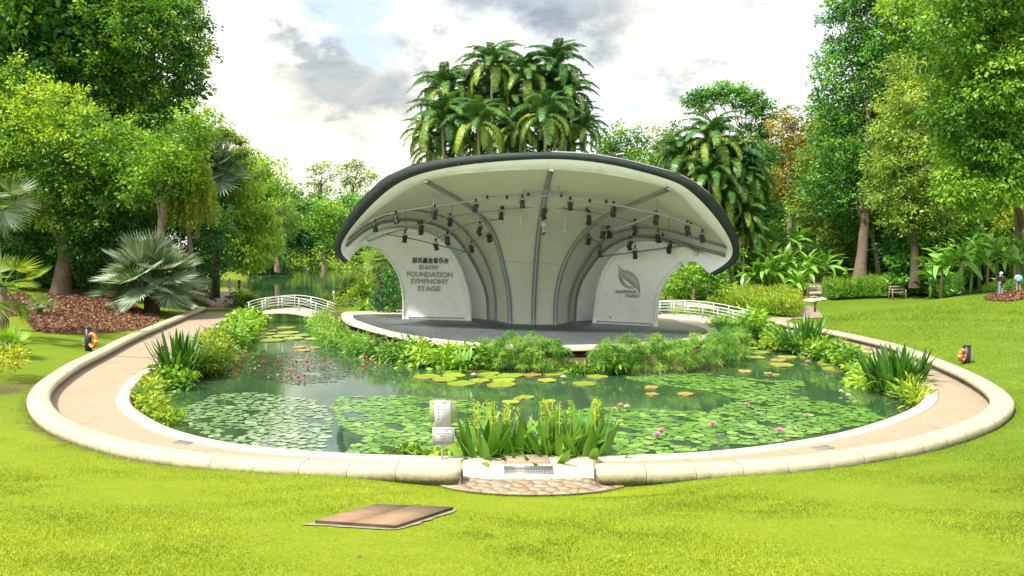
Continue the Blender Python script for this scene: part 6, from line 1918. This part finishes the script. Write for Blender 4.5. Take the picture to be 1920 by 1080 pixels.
board(806, 857, 749, 791, 'signgreen', -.02, 'backing_board'); board(815.5, 846, 749.5, 801, 'signwhite', -.034, 'upper_notice')
board(811.5, 853, 800, 832, 'signwhite', -.045, 'lower_notice'); board(817, 846, 831, 834.5, 'signwhite', -.03, 'lower_tab')
for (x0, x1, y0, y1) in ((813.5, 851, 802.4, 803.1), (813.5, 851, 829.0, 829.7), (813.5, 814.2, 803.1, 829.0), (850.3, 851, 803.1, 829.0)):
    board(x0, x1, y0, y1, 'ink', -.0535, 'border_line', .004)


def sign_text(body, cx, y, size, mat='ink', yy=-.054):
    me = text_mesh(body); co = np.zeros(len(me.vertices) * 3, np.float32); me.vertices.foreach_get('co', co); co = co.reshape(-1, 3)
    s = size * sc
    co = np.stack([fx(cx) + co[:, 0] * s, np.full(len(co), yy), fz(y) + co[:, 1] * s], 1)
    me.vertices.foreach_set('co', co.ravel().astype(np.float32)); me.materials.clear(); me.materials.append(M[mat]); me.update()
    link('lettering', me, root)


sign_text('NOTICE', 831, 808.5, 5.0)
for y, w in ((811.5, 27), (815, 12), (817, 12), (820, 9), (822.2, 8)):
    board(831 - w / 2, 831 + w / 2, y, y + (.9 if w > 20 else .5), 'ink' if w > 20 else 'inkgrey', -.0535, 'print_line', .003)
for y, w in ((752, 18), (754.5, 12)):
    board(831 - w / 2, 831 + w / 2, y, y + .6, 'inkgrey', -.0425, 'print_line', .003)
for k, y in enumerate((758.5, 764.5, 771, 777, 783)):
    board(821.5 + (k % 2), 823.5 + (k % 2), y, y + 2.2, 'ink' if k in (1, 2, 4) else 'inkgrey', -.0425, 'pictogram', .003); board(828, 838, y + .8, y + 1.2, 'inkgrey', -.0425, 'print_line', .003)
for x in (811.5, 851.5):
    mb = MB(); mb.tube([(fx(x), -.03, fz(754)), (fx(x), -.026, fz(754))], .018, 8); mb.build('bolt', M['steel'], root)
# small white signs by the lake bridge
for px, y0, y1, lab, board_ in ((626, 572, 546, 'small white sign on a thin post at the end of the lake footbridge', True), (640, 555, 528, 'thin white pole at the lake edge behind the small sign', False), (459, 553, 536, 'small slanted reading panel beside the black post on the brown path', 'p')):
    p = G(px, y0); s = (y0 - y1) * p[1] / F
    root = empty('small_sign', p, lab, 'sign'); mb = MB(); mb.tube([(0, 0, -.2), (0, 0, s * (.75 if board_ is True else 1))], .03, 6); mb.build('post', M['whitesteel'], root)
    if board_ is True:
        mb = MB(); mb.box((0, -.01, s * .85), (.16, .03, s * .34)); mb.build('board', M['signwhite'], root)
    elif board_ == 'p':
        mb = MB(); mb.box((.05, -.04, s), (.45, .3, .03)); mb.build('board', M['greysteel'], root)


# ------------------------------------------------------------------ people
def skin_fig(name, V, E, rad, mat, parent, sub=1):
    me = bpy.data.meshes.new(name); me.from_pydata([tuple(v) for v in V], E, [])
    me.materials.append(M[mat])
    o = link(name, me, parent)
    sk_ = o.modifiers.new('skin', 'SKIN'); sv_ = me.skin_vertices[0].data
    for i, r_ in enumerate(rad):
        sv_[i].radius = (r_, r_) if np.isscalar(r_) else r_
    sv_[0].use_root = True
    ss = o.modifiers.new('sub', 'SUBSURF'); ss.levels = sub; ss.render_levels = sub
    for p_ in me.polygons: p_.use_smooth = True
    return o


def person(px, py, hpx, label, top, bottom, rz, pose='stand', pack=None, depth=None, hat=None):
    p = G(px, py)
    if depth:
        p = at(px, py, depth); p[2] = TZ(p[0], depth)
    H = hpx * p[1] / F; s = H / 1.7
    root = empty('person', p, label, 'person', None, rz); root.scale = (s, s, s)
    if pose == 'hands_up':
        La = [(.20, 0, 1.36), (.27, -.12, 1.18), (.12, -.34, 1.36), (.06, -.40, 1.45)]; Ra = [(-.20, 0, 1.36), (-.27, -.12, 1.18), (-.12, -.34, 1.36), (-.06, -.40, 1.45)]
    elif pose == 'reach':
        La = [(.20, 0, 1.36), (.30, -.18, 1.20), (.22, -.42, 1.22), (.20, -.50, 1.24)]; Ra = [(-.20, 0, 1.36), (-.26, -.05, 1.12), (-.24, -.22, .98), (-.23, -.28, .96)]
    else:
        La = [(.20, 0, 1.36), (.27, .02, 1.10), (.27, -.08, .86), (.26, -.10, .76)]; Ra = [(-.20, 0, 1.36), (-.27, .02, 1.10), (-.28, -.06, .86), (-.28, -.08, .76)]
    V = [(0, 0, .93), (0, .01, 1.10), (0, 0, 1.28), (0, 0, 1.42), (0, -.01, 1.50), (0, -.02, 1.60), (0, -.02, 1.68)] + La + Ra + \
        [(.09, 0, .86), (.10, -.02, .48), (.10, .02, .08), (.11, -.12, .03), (-.09, 0, .86), (-.11, .03, .48), (-.12, .04, .08), (-.13, -.10, .03)]
    E = [(0, 1), (1, 2), (2, 3), (3, 4), (4, 5), (5, 6), (3, 7), (7, 8), (8, 9), (9, 10), (3, 11), (11, 12), (12, 13), (13, 14), (0, 15), (15, 16), (16, 17), (17, 18), (0, 19), (19, 20), (20, 21), (21, 22)]
    rad = [(.15, .11), (.13, .10), (.15, .105), (.09, .07), .055, .092, .07] + [.052, .042, .034, .036] * 2 + [.085, .058, .042, .040] * 2
    skin_fig('body', V, E, rad, 'skin', root)
    # clothes
    Vs = [(0, 0, .90), (0, .01, 1.10), (0, 0, 1.28), (0, 0, 1.41)] + La[:2] + Ra[:2]
    skin_fig('shirt', Vs, [(0, 1), (1, 2), (2, 3), (3, 4), (4, 5), (3, 6), (6, 7)], [(.17, .13), (.155, .12), (.17, .125), (.10, .085), .072, .062, .072, .062], top, root)
    kz = .50 if bottom[1] == 'short' else .12
    Vp = [(0, 0, .95), (.09, 0, .86), (.10, -.02, .48), (-.09, 0, .86), (-.11, .03, .48)]; Ep = [(0, 1), (1, 2), (0, 3), (3, 4)]; rp = [(.17, .13), .105, .085, .105, .085]
    if bottom[1] == 'long':
        Vp += [(.10, .02, .10), (-.12, .04, .10)]; Ep += [(2, 5), (4, 6)]; rp += [.065, .065]
    skin_fig('shorts' if bottom[1] == 'short' else 'trousers', Vp, Ep, rp, bottom[0], root)
    mb = MB()
    for a in (-1, 1): mb.box((a * .115, -.06, .03), (.10, .27, .07))
    o = mb.build('shoes', M['clothgrey'], root)
    mb = MB(); hp = [(.0, 1.735), (.05, 1.73), (.092, 1.69), (.108, 1.63), (.10, 1.56), (.06, 1.54)]
    mb.lathe([(a, b_) for a, b_ in hp], 14, (0, .02, 0)); mb.build('hair' if not hat else 'hat', M[hat or 'hair'], root, True)
    mb = MB(); mb.tube([(0, -.11, 1.62), (0, -.135, 1.60), (0, -.11, 1.58)], .014, 5); mb.tube([(.035, -.105, 1.635), (.035, -.112, 1.635)], .012, 6); mb.tube([(-.035, -.105, 1.635), (-.035, -.112, 1.635)], .012, 6)
    mb.build('face', M['skin'], root)
    for a in (La, Ra):
        h_ = np.array(a[3]); d_ = unit(np.array(a[3]) - np.array(a[2])); sd = unit(np.cross(d_, [0, .3, 1.0])) if abs(d_[2]) < .8 else np.array([1.0, 0, 0]) * .999
        mb = MB()
        for f_ in range(4): mb.tube([h_ + sd * (f_ - 1.5) * .018, h_ + sd * (f_ - 1.5) * .020 + d_ * (.07 if f_ in (1, 2) else .06), h_ + sd * (f_ - 1.5) * .018 + d_ * .085 + [0, -.015, 0]], .009, 5)
        mb.tube([h_ - sd * .03, h_ - sd * .055 + d_ * .035], .010, 5)
        mb.build('hand', M['skin'], root, True)
    if pack:
        mb = MB(); mb.lathe([(.05, -.26), (.15, -.24), (.17, -.10), (.17, .12), (.13, .24), (.04, .28)], 14, (0, 0, 0))
        o = mb.build('backpack', M[pack], root, True); o.location = (0, .20, 1.18); o.scale = (1.05, .62, 1.0)
        mb = MB()
        for a in (-1, 1): mb.tube([(a * .10, .12, 1.36), (a * .12, -.02, 1.44), (a * .13, -.14, 1.28), (a * .14, .02, 1.02)], .018, 5)
        mb.build('pack_strap', M[pack], root)
    return root


person(431, 549, 27, 'person in beige clothes standing on the brown path with both hands raised', 'beige', ('beige', 'short'), 0.1, 'hands_up')
person(1876, 546, 45, 'visitor with a big dark backpack and grey trousers facing the banana plants', 'clothdark', ('clothgrey', 'long'), math.pi + .35, 'reach', 'black', 50, 'clothwhite')
person(1909, 541, 38, 'visitor in white with a turquoise backpack and bare legs', 'clothwhite', ('clothgrey', 'short'), math.pi - .2, 'stand', 'turquoise', 50.5)

# ------------------------------------------------------------------ lilies
def giant_pad(r, seed, brown):
    rr = np.random.default_rng(seed); n = 36
    rad = r * (1 + .02 * np.sin(np.arange(n) / n * 2 * np.pi * 3 + seed) + .01 * rr.normal(size=n)); th = np.arange(n) / n * 2 * np.pi
    h = .022 + .014 * rr.random()
    P = lambda q, z: np.stack([rad * q * np.cos(th), rad * q * np.sin(th), z + .008 * np.sin(th * 5 + seed)], 1)
    rows = [P(.02, .012), P(.35, .014), P(.7, .012), P(.95, .016), P(1.0, h), P(1.025, h - .004), P(.985, -.01)]
    V = np.concatenate(rows); Fc = [[i * n + k, i * n + (k + 1) % n, (i + 1) * n + (k + 1) % n, (i + 1) * n + k] for i in range(6) for k in range(n)]
    Fc.append(list(range(n))[::-1])
    mi = [0] * (4 * n) + [1] * (2 * n) + [0]
    for i in range(3 * n, 4 * n): mi[i] = 0
    T = []
    for i in range(6):
        for k in range(n): T.append(.5 + .12 * math.sin(k * 1.7) * (i < 3) + rr.normal() * .04 + .1 * (i == 3))
    T.append(.5)
    return mesh_np('giant_pad', V, Fc, None, T, mats=[M['giantbrown'] if brown else M['giant'], M['padrim']], mi=mi)


ZB = lambda X, Y: (700 + X / 2.572, 600 + Y / 2.572)
Z5 = lambda X, Y: (400 + X / 2.4546, 280 + Y / 2.4546)
Z6 = lambda X, Y: (1200 + X / 2.667, 380 + Y / 2.667)
gp = []
for X, Y, hw in ((258, 276, 66), (385, 252, 52), (500, 242, 70), (388, 272, 56), (345, 291, 60), (425, 308, 68), (553, 262, 56), (660, 272, 62), (510, 297, 48), (572, 281, 46), (630, 294, 56), (618, 315, 70), (760, 266, 52), (868, 263, 50), (838, 295, 46), (1080, 275, 52), (1018, 310, 58), (735, 377, 42), (663, 400, 44), (845, 398, 36), (700, 383, 25)):
    gp.append((*ZB(X, Y), hw / 2.572, X > 700 and Y < 300 and X < 800, 'below the middle of the stage'))
for X, Y, hw in ((1341, 327, 34), (1345, 360, 32), (1505, 360, 38)): gp.append((*ZB(X, Y), hw / 2.572, True, 'near the bright lily patch'))
for X, Y, hw in ((195, 830, 55), (200, 866, 45), (235, 851, 50), (270, 881, 58), (310, 862, 40), (272, 836, 22), (335, 822, 42), (345, 845, 48), (370, 872, 46), (405, 859, 43), (475, 874, 52)): gp.append((*Z5(X, Y), hw / 2.4546, X < 280 and Y < 840, 'by the lake footbridge'))
for X, Y, hw in ((395, 912, 33), (468, 915, 25), (415, 928, 32)): gp.append((*Z5(X, Y), hw / 2.4546, True, 'above the crimson lilies'))
for X, Y, hw in ((570, 682, 26), (560, 731, 33), (600, 750, 45), (670, 708, 32), (672, 722, 38), (735, 736, 48), (650, 740, 30), (575, 777, 50), (735, 775, 50), (690, 790, 40), (708, 815, 60), (855, 760, 50), (825, 775, 28), (945, 806, 58), (975, 835, 62)): gp.append((*Z6(X, Y), hw / 2.667, (X, Y) in ((690, 790), (825, 775)), 'in the bay below the small bridge'))
for X, Y, hw in ((525, 847, 34), (640, 857, 22), (680, 862, 20)): gp.append((*Z6(X, Y), hw / 2.667, True, 'in open water before the bay'))
gm = [giant_pad(1.0, s, False) for s in range(4)] + [giant_pad(1.0, 9 + s, True) for s in range(2)]
where_n = {}
for k, (x, y, hw, br, wh) in enumerate(gp):
    c = onz(x, y, WATER_Z); r_ = hw * c[1] / F
    where_n[wh] = where_n.get(wh, 0) + 1
    o = link('giant_lily_pad', random.choice(gm[4:] if br else gm[:4]), None, c + [0, 0, .006 + .004 * (k % 5)])
    o.scale = (r_, r_, 1.0 + .3 * random.random()); o.rotation_euler = (random.uniform(-.012, .012), random.uniform(-.012, .012), random.uniform(0, 6.28))
    size = 'large' if hw > 20 else 'medium' if hw > 14 else 'small'
    tag(o, '%s %s giant water lily pad with raised rim %s' % (size, 'brown' if br else 'green', wh), 'lily pad', '%s %s giant lily pads %s' % (size, 'yellow brown' if br else 'green', wh))


def pad_geo(seed):
    rr = np.random.default_rng(seed); n = 13; th = np.linspace(.16, 2 * math.pi - .16, n)
    rad = 1 + .05 * rr.normal(size=n)
    V = [(0, 0, .0)] + [(rad[k] * math.cos(th[k]), rad[k] * math.sin(th[k]), .03 * math.sin(th[k] * 3 + seed) + .02) for k in range(n)]
    return np.array(V), [[0, k + 1, k + 2] for k in range(n - 1)]


pgeo = [pad_geo(s) for s in range(5)]
pmesh = {m_: [mesh_np('lily_pad', V, Fc, M[m_], np.full(len(Fc), .35 + .1 * s)) for s, (V, Fc) in enumerate(pgeo)] for m_ in ('pad', 'padsheen', 'paddark')}
patches = [  # polygon in pixels on the water, radius, cover spacing, material, description
    ([(330, 775), (400, 742), (470, 736), (600, 752), (622, 790), (600, 845), (520, 845), (430, 832), (380, 812)], .155, 1.30, 'padsheen', 'pale lily pad tinted with sky sheen in the patch on the bright reflection', 300),
    ([(620, 760), (640, 745), (760, 742), (880, 752), (940, 775), (900, 800), (880, 850), (700, 852), (640, 850), (690, 820), (640, 800)], .155, 1.12, 'pad', 'green lily pad in the patch around the notice sign', 330),
    ([(1020, 800), (1060, 770), (1150, 765), (1270, 770), (1350, 775), (1330, 840), (1240, 850), (1160, 852), (1150, 810), (1080, 790)], .165, 1.12, 'pad', 'green lily pad in the patch beside the strap leaved plants', 300),
    ([(1165, 703), (1240, 698), (1330, 702), (1420, 712), (1500, 715), (1505, 722), (1480, 735), (1520, 750), (1620, 765), (1650, 785), (1600, 800), (1520, 815), (1440, 832), (1340, 835), (1310, 790), (1340, 770), (1390, 750), (1340, 735), (1240, 722), (1180, 712)], .155, 1.12, 'pad', 'green lily pad in the long band reaching towards the right bend', 520),
    ([(415, 690), (470, 668), (560, 658), (640, 665), (660, 690), (640, 715), (560, 722), (500, 712)], .13, 1.30, 'paddark', 'dark lily pad among the crimson water lilies', 300)]
allp = []
for pi, (poly_px, rad, sp, mt, lab, nmax) in enumerate(patches):
    poly = np.array([onz(x, y, WATER_Z)[:2] for x, y in poly_px]); lo, hi = poly.min(0), poly.max(0)
    pts = []; r = np.random.default_rng(800 + pi)
    cell = {}
    tries = 0
    while tries < 14000:
        tries += 1
        q = lo + (hi - lo) * r.random(2)
        if not inside(poly, q[:1], q[1:])[0]: continue
        nz_ = math.sin(q[0] * 1.9 + pi) * math.sin(q[1] * 2.3 + 1.3 * pi) + .5 * math.sin(q[0] * 4.1 + q[1] * 3.3)
        if nz_ > .75: continue
        kx, ky = int(q[0] / .5), int(q[1] / .5)
        rr_ = rad * r.uniform(.65, 1.2)
        if any(np.hypot(*(q - o_[0])) < (rr_ + o_[1]) * .5 * sp * 1.28 for a in (-1, 0, 1) for b_ in (-1, 0, 1) for o_ in cell.get((kx + a, ky + b_), ())): continue
        cell.setdefault((kx, ky), []).append((q, rr_)); pts.append((q, rr_))
    allp += [(q, rr_, mt, lab, pi) for q, rr_ in pts]
allp.sort(key=lambda t: np.linalg.norm(t[0]) / t[1])
ind, rest = allp[:295], allp[295:]
for k, (q, rr_, mt, lab, pi) in enumerate(ind):
    o = link('lily_pad', random.choice(pmesh[mt]), None, (q[0], q[1], WATER_Z + .004 + .002 * (k % 6)))
    o.scale = (rr_, rr_, rr_ * .9); o.rotation_euler = (random.uniform(-.03, .05), random.uniform(-.04, .04), random.uniform(0, 6.28))
    tag(o, lab, 'lily pad', lab.split(' ', 1)[1] + 's')
for mt in ('pad', 'padsheen', 'paddark'):
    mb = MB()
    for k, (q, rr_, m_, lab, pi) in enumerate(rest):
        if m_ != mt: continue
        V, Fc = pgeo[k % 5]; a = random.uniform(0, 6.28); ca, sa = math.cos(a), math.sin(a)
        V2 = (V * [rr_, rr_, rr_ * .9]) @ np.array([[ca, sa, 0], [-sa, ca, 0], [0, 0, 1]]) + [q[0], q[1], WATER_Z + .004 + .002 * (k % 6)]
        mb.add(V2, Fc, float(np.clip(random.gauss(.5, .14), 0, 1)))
    tag(mb.build('lily_pads', M[mt], tone=True), 'floating %s water lily pads filling the farther patches' % ({'pad': 'green', 'padsheen': 'pale', 'paddark': 'dark'}[mt]), 'lily pads', None, 'stuff')


def flower_mesh(mat):
    mb = MB()
    for ring_, (n, el, L) in enumerate(((8, 15, .11), (8, 40, .10), (6, 65, .085))):
        for k in range(n):
            a = 2 * math.pi * (k + .5 * ring_) / n; e = math.radians(el)
            d = np.array([math.cos(a) * math.cos(e), math.sin(a) * math.cos(e), math.sin(e)]); s = np.array([-math.sin(a), math.cos(a), 0]) * .022
            mb.add([(0, 0, 0), d * L * .55 + s, d * L + [0, 0, .01], d * L * .55 - s], [[0, 1, 2, 3]])
    return mb.mesh('petals', M[mat])


fm = {m_: flower_mesh(m_) for m_ in ('petalred', 'petalpink', 'petalwhite')}
mb = MB(); mb.tube([(0, 0, -.25), (0, 0, .01)], .012, 5); stm = mb.mesh('stem', M['stem'])
fls = [(460, 668, .22, 'petalred'), (431, 690, .10, 'petalred'), (443, 697, .08, 'petalred'), (448, 678, .1, 'petalred'), (494, 690 - 2, .22, 'petalred'), (521, 682, .14, 'petalred'), (556, 686, .2, 'petalred'), (576, 683, .12, 'petalred'), (546, 700, .1, 'petalred'), (560, 710, .08, 'petalred'), (571, 709, .12, 'petalred'), (606, 681, .16, 'petalred'), (684, 678, .22, 'petalred'), (690, 680, .16, 'petalred'), (681, 689, .08, 'petalred'),
       (1232, 820, .08, 'petalpink'), (1240, 815, .14, 'petalpink'), (1152, 772, .10, 'petalpink'), (1163, 770, .2, 'petalpink'), (1400, 762, .10, 'petalpink'), (1513, 784, .10, 'petalpink'), (1461, 810, .06, 'petalpink'), (1336, 797, .06, 'petalpink'), (1577, 735, .06, 'petalwhite'), (1590, 742, .05, 'petalwhite'), (1514, 680, .08, 'petalpink'), (1056, 707, .04, 'petalwhite'), (888, 704, .06, 'petalwhite'), (1175, 768, .12, 'petalwhite')]
cols = {'petalred': 'crimson', 'petalpink': 'pink', 'petalwhite': 'white'}
pos = ['close to the dark sword leaved clump', 'on the dark pads nearest the bank', 'just in front of the dark pads', 'low among the dark pads', 'standing tall on the dark pads', 'small among the bright reflections', 'standing high in the middle of the dark pads', 'just behind the middle of the dark pads', 'in front of the middle one', 'lowest at the front of the dark pads', 'beside the lowest one at the front', 'at the stage end of the dark pads', 'highest of the three beside the brown floating growth', 'partner of the highest one beside the brown growth', 'lowest of the three by the brown growth',
       'double bloom on the patch near the kerb', 'upper bloom of the pair near the kerb', 'opening low beside the strap leaved plants', 'standing tall beside the strap leaved plants', 'at the upper edge of the long band', 'half way along the long band', 'in the lower part of the long band', 'near the reddish pads of the patch', 'in the open water near the right bank', 'next to its twin near the right bank', 'among the giant pads of the bay', 'on the small giant pad by the dark gap', 'in the heart of the biggest giant pad group', 'beside the tall pink bloom']
for k, (x, y, h, m_) in enumerate(fls):
    c = onz(x, y + 3, WATER_Z + .02)
    root = empty('water_lily', c + [0, 0, h], '%s water lily bloom %s' % (cols[m_], pos[k]), 'flower', None, random.uniform(0, 6))
    s = random.uniform(.95, 1.35); root.scale = (s, s, s)
    link('petals', fm[m_], root); link('stem', stm, root)
# upright dry stems and folded leaves among the pads
r = np.random.default_rng(5)
mb = MB()
for (x0, x1, y0, y1, n) in ((420, 650, 668, 715, 90), (1340, 1600, 750, 830, 26), (650, 740, 675, 700, 40), (560, 640, 770, 800, 6)):
    for _ in range(n):
        c = onz(r.uniform(x0, x1), r.uniform(y0, y1), WATER_Z); h = r.uniform(.04, .14)
        mb.tube([c, c + [r.normal() * .03, 0, h]], .006, 3, False)
        V, F_ = leaf_quads(np.array([c + [0, 0, h]]), unit(r.normal(size=(1, 3))), np.array([.12]), np.array([.07]), r); mb.add(V, F_.tolist())
tag(mb.build('dry_stems', M['deadstem']), 'dry stems and curled leaves poking out of the pond between the lily pads', 'stems', None, 'stuff')

# ------------------------------------------------------------------ lawn blades, fallen leaves
r = np.random.default_rng(33)
n = 260000
yy = 6.3 + (17.5 - 6.3) * r.random(n) ** 1.05
xx = (r.random(n) * 2 - 1) * (yy * .67 + .6)
okm = ~inside(ringpoly_s, xx, yy)
okm &= poly_dist(wall_all[::3], xx, yy) > .30
ellm = ((xx - pc[0]) / (W_ * 1.01)) ** 2 + ((yy - pc[1]) / (D_ * 1.02)) ** 2 < 1
mq = np.array([p[:2] for p in pad])
okm &= ~ellm & ~inside(mq, xx, yy)
thin = np.sin(xx * 1.3 + 2.2 * np.sin(yy * .8)) * np.sin(yy * 1.9 + 1.7 * np.sin(xx * .9)) + .6 * np.sin(xx * 4.7 + yy * 2.1) * np.sin(yy * 5.3 - xx)
okm &= (thin > -.55) | (r.random(n) < .35)
xx, yy = xx[okm], yy[okm]; zz = land(xx, yy)
n = len(xx)
Pb = np.stack([xx, yy, zz - .005], 1)
d = unit(r.normal(size=(n, 3)) * [.55, .55, .1] + [0, 0, .8])
Lb = r.uniform(.018, .045, n); sd = unit(np.cross(d, r.normal(size=(n, 3)))) * .0055
V = np.stack([Pb - sd, Pb + sd, Pb + d * Lb[:, None]], 1).reshape(-1, 3)
patch = .5 + .22 * np.sin(xx * .7 + 1.1 * np.sin(yy * .5)) * np.sin(yy * .9 + .6 * np.sin(xx * .8)) + .12 * np.sin(xx * 3.1) * np.sin(yy * 4.3)
patch = patch + .16 * np.sin(xx * 1.9 + 2 * np.sin(yy * 1.3)) * np.sin(yy * 2.4 + 1.5 * np.sin(xx * 1.1))
T = np.clip(patch + .14 + r.normal(size=n) * .24 - .055 * np.clip(xx, 0, 9), 0, 1)
tag(link('grass_blades', mesh_np('grass_blades', V, np.arange(3 * n).reshape(n, 3), M['grass'], T)), 'short mown grass of the near lawn', 'grass', None, 'stuff')
n = 90000
xx = r.uniform(8, 40, n); yy = 17 + 34 * r.random(n) ** .8
ok2 = (~inside(ringpoly_s, xx, yy)) & (poly_dist(wall_all[::3], xx, yy) > .5) & (xx < yy * .68 + 1.5)
xx, yy = xx[ok2], yy[ok2]; n = len(xx); Pb = np.stack([xx, yy, land(xx, yy) - .005], 1)
d = unit(r.normal(size=(n, 3)) * [.6, .6, .1] + [0, 0, .8]); Lb = r.uniform(.03, .07, n) * (1 + (yy - 17) / 40); sd = unit(np.cross(d, r.normal(size=(n, 3)))) * (.009 * (1 + (yy - 17) / 25))[:, None]
V = np.stack([Pb - sd, Pb + sd, Pb + d * Lb[:, None]], 1).reshape(-1, 3)
T = np.clip(.30 + .2 * np.sin(xx * .9 + np.sin(yy * .6)) * np.sin(yy * .7) + r.normal(size=n) * .2, 0, 1)
tag(link('grass_blades', mesh_np('grass_blades', V, np.arange(3 * n).reshape(n, 3), M['grass'], T)), 'short mown grass of the rising side lawn', 'grass', None, 'stuff')
# longer fringe along the foot of the walls and paving
edge = np.vstack([wallL[-60:], wallR[:60]])
N2 = normals2(wallL); Pn = []
for P_, sgn in ((wallL, 1), (wallR, 1)):
    Nn = normals2(P_); cc = np.array([0, 28.0])
    sg = np.sign(((P_ - cc) * Nn).sum(1))[:, None]
    for _ in range(26): Pn.append(P_ + Nn * sg * (.31 + .12 * r.random((len(P_), 1))) + r.normal(size=P_.shape) * .10)
for _ in range(9):
    th = np.linspace(0, math.pi, 110) + r.normal(size=110) * .02
    Pn.append(np.stack([pc[0] + (W_ + .03) * np.cos(th), pc[1] - (D_ + .03) * np.sin(th)], 1) + r.normal(size=(110, 2)) * .025)
Pn = np.vstack(Pn); Pn = Pn[poly_dist(wall_all[::2], Pn[:, 0], Pn[:, 1]) > .30]
Pn = Pn[(Pn[:, 0] > -11) | (r.random(len(Pn)) < .35)]
n = len(Pn); Pb = np.stack([Pn[:, 0], Pn[:, 1], land(Pn[:, 0], Pn[:, 1]) - .02], 1)
d = unit(r.normal(size=(n, 3)) * [.5, .5, .1] + [0, 0, .9]); Lb = r.uniform(.03, .10, n) * np.clip(Pn[:, 1] / 18, 1, 2.2); sd = unit(np.cross(d, r.normal(size=(n, 3)))) * .008 * np.clip(Pn[:, 1] / 18, 1, 2)[:, None]
V = np.stack([Pb - sd, Pb + sd, Pb + d * Lb[:, None]], 1).reshape(-1, 3)
tag(link('edge_grass', mesh_np('edge_grass', V, np.arange(3 * n).reshape(n, 3), M['grass'], np.clip(r.normal(.4, .2, n), 0, 1))), 'longer grass fringe at the foot of the seat walls and paving', 'grass', None, 'stuff')
# fallen leaves scattered on lawn
n = 900; xx = r.uniform(-16, 40, n); yy = r.uniform(7, 46, n) ** 1.0; yy = np.where(r.random(n) < .7, r.uniform(18, 46, n), yy)
keep = (~inside(ringpoly_s, xx, yy)) & (poly_dist(wall_all[::3], xx, yy) > .5); xx, yy = xx[keep], yy[keep]
Pb = np.stack([xx, yy, land(xx, yy) + .035], 1); n = len(Pb); L = r.uniform(.04, .10, n)
V, F_ = leaf_quads(Pb, unit(r.normal(size=(n, 3)) * [1, 1, .2]), L, L * .5, r)
tag(link('fallen_leaves', mesh_np('fallen_leaves', V, F_, M['mulch'], np.clip(r.normal(.7, .25, n), 0, 1))), 'dry fallen leaves scattered over the lawn', 'leaves', None, 'stuff')
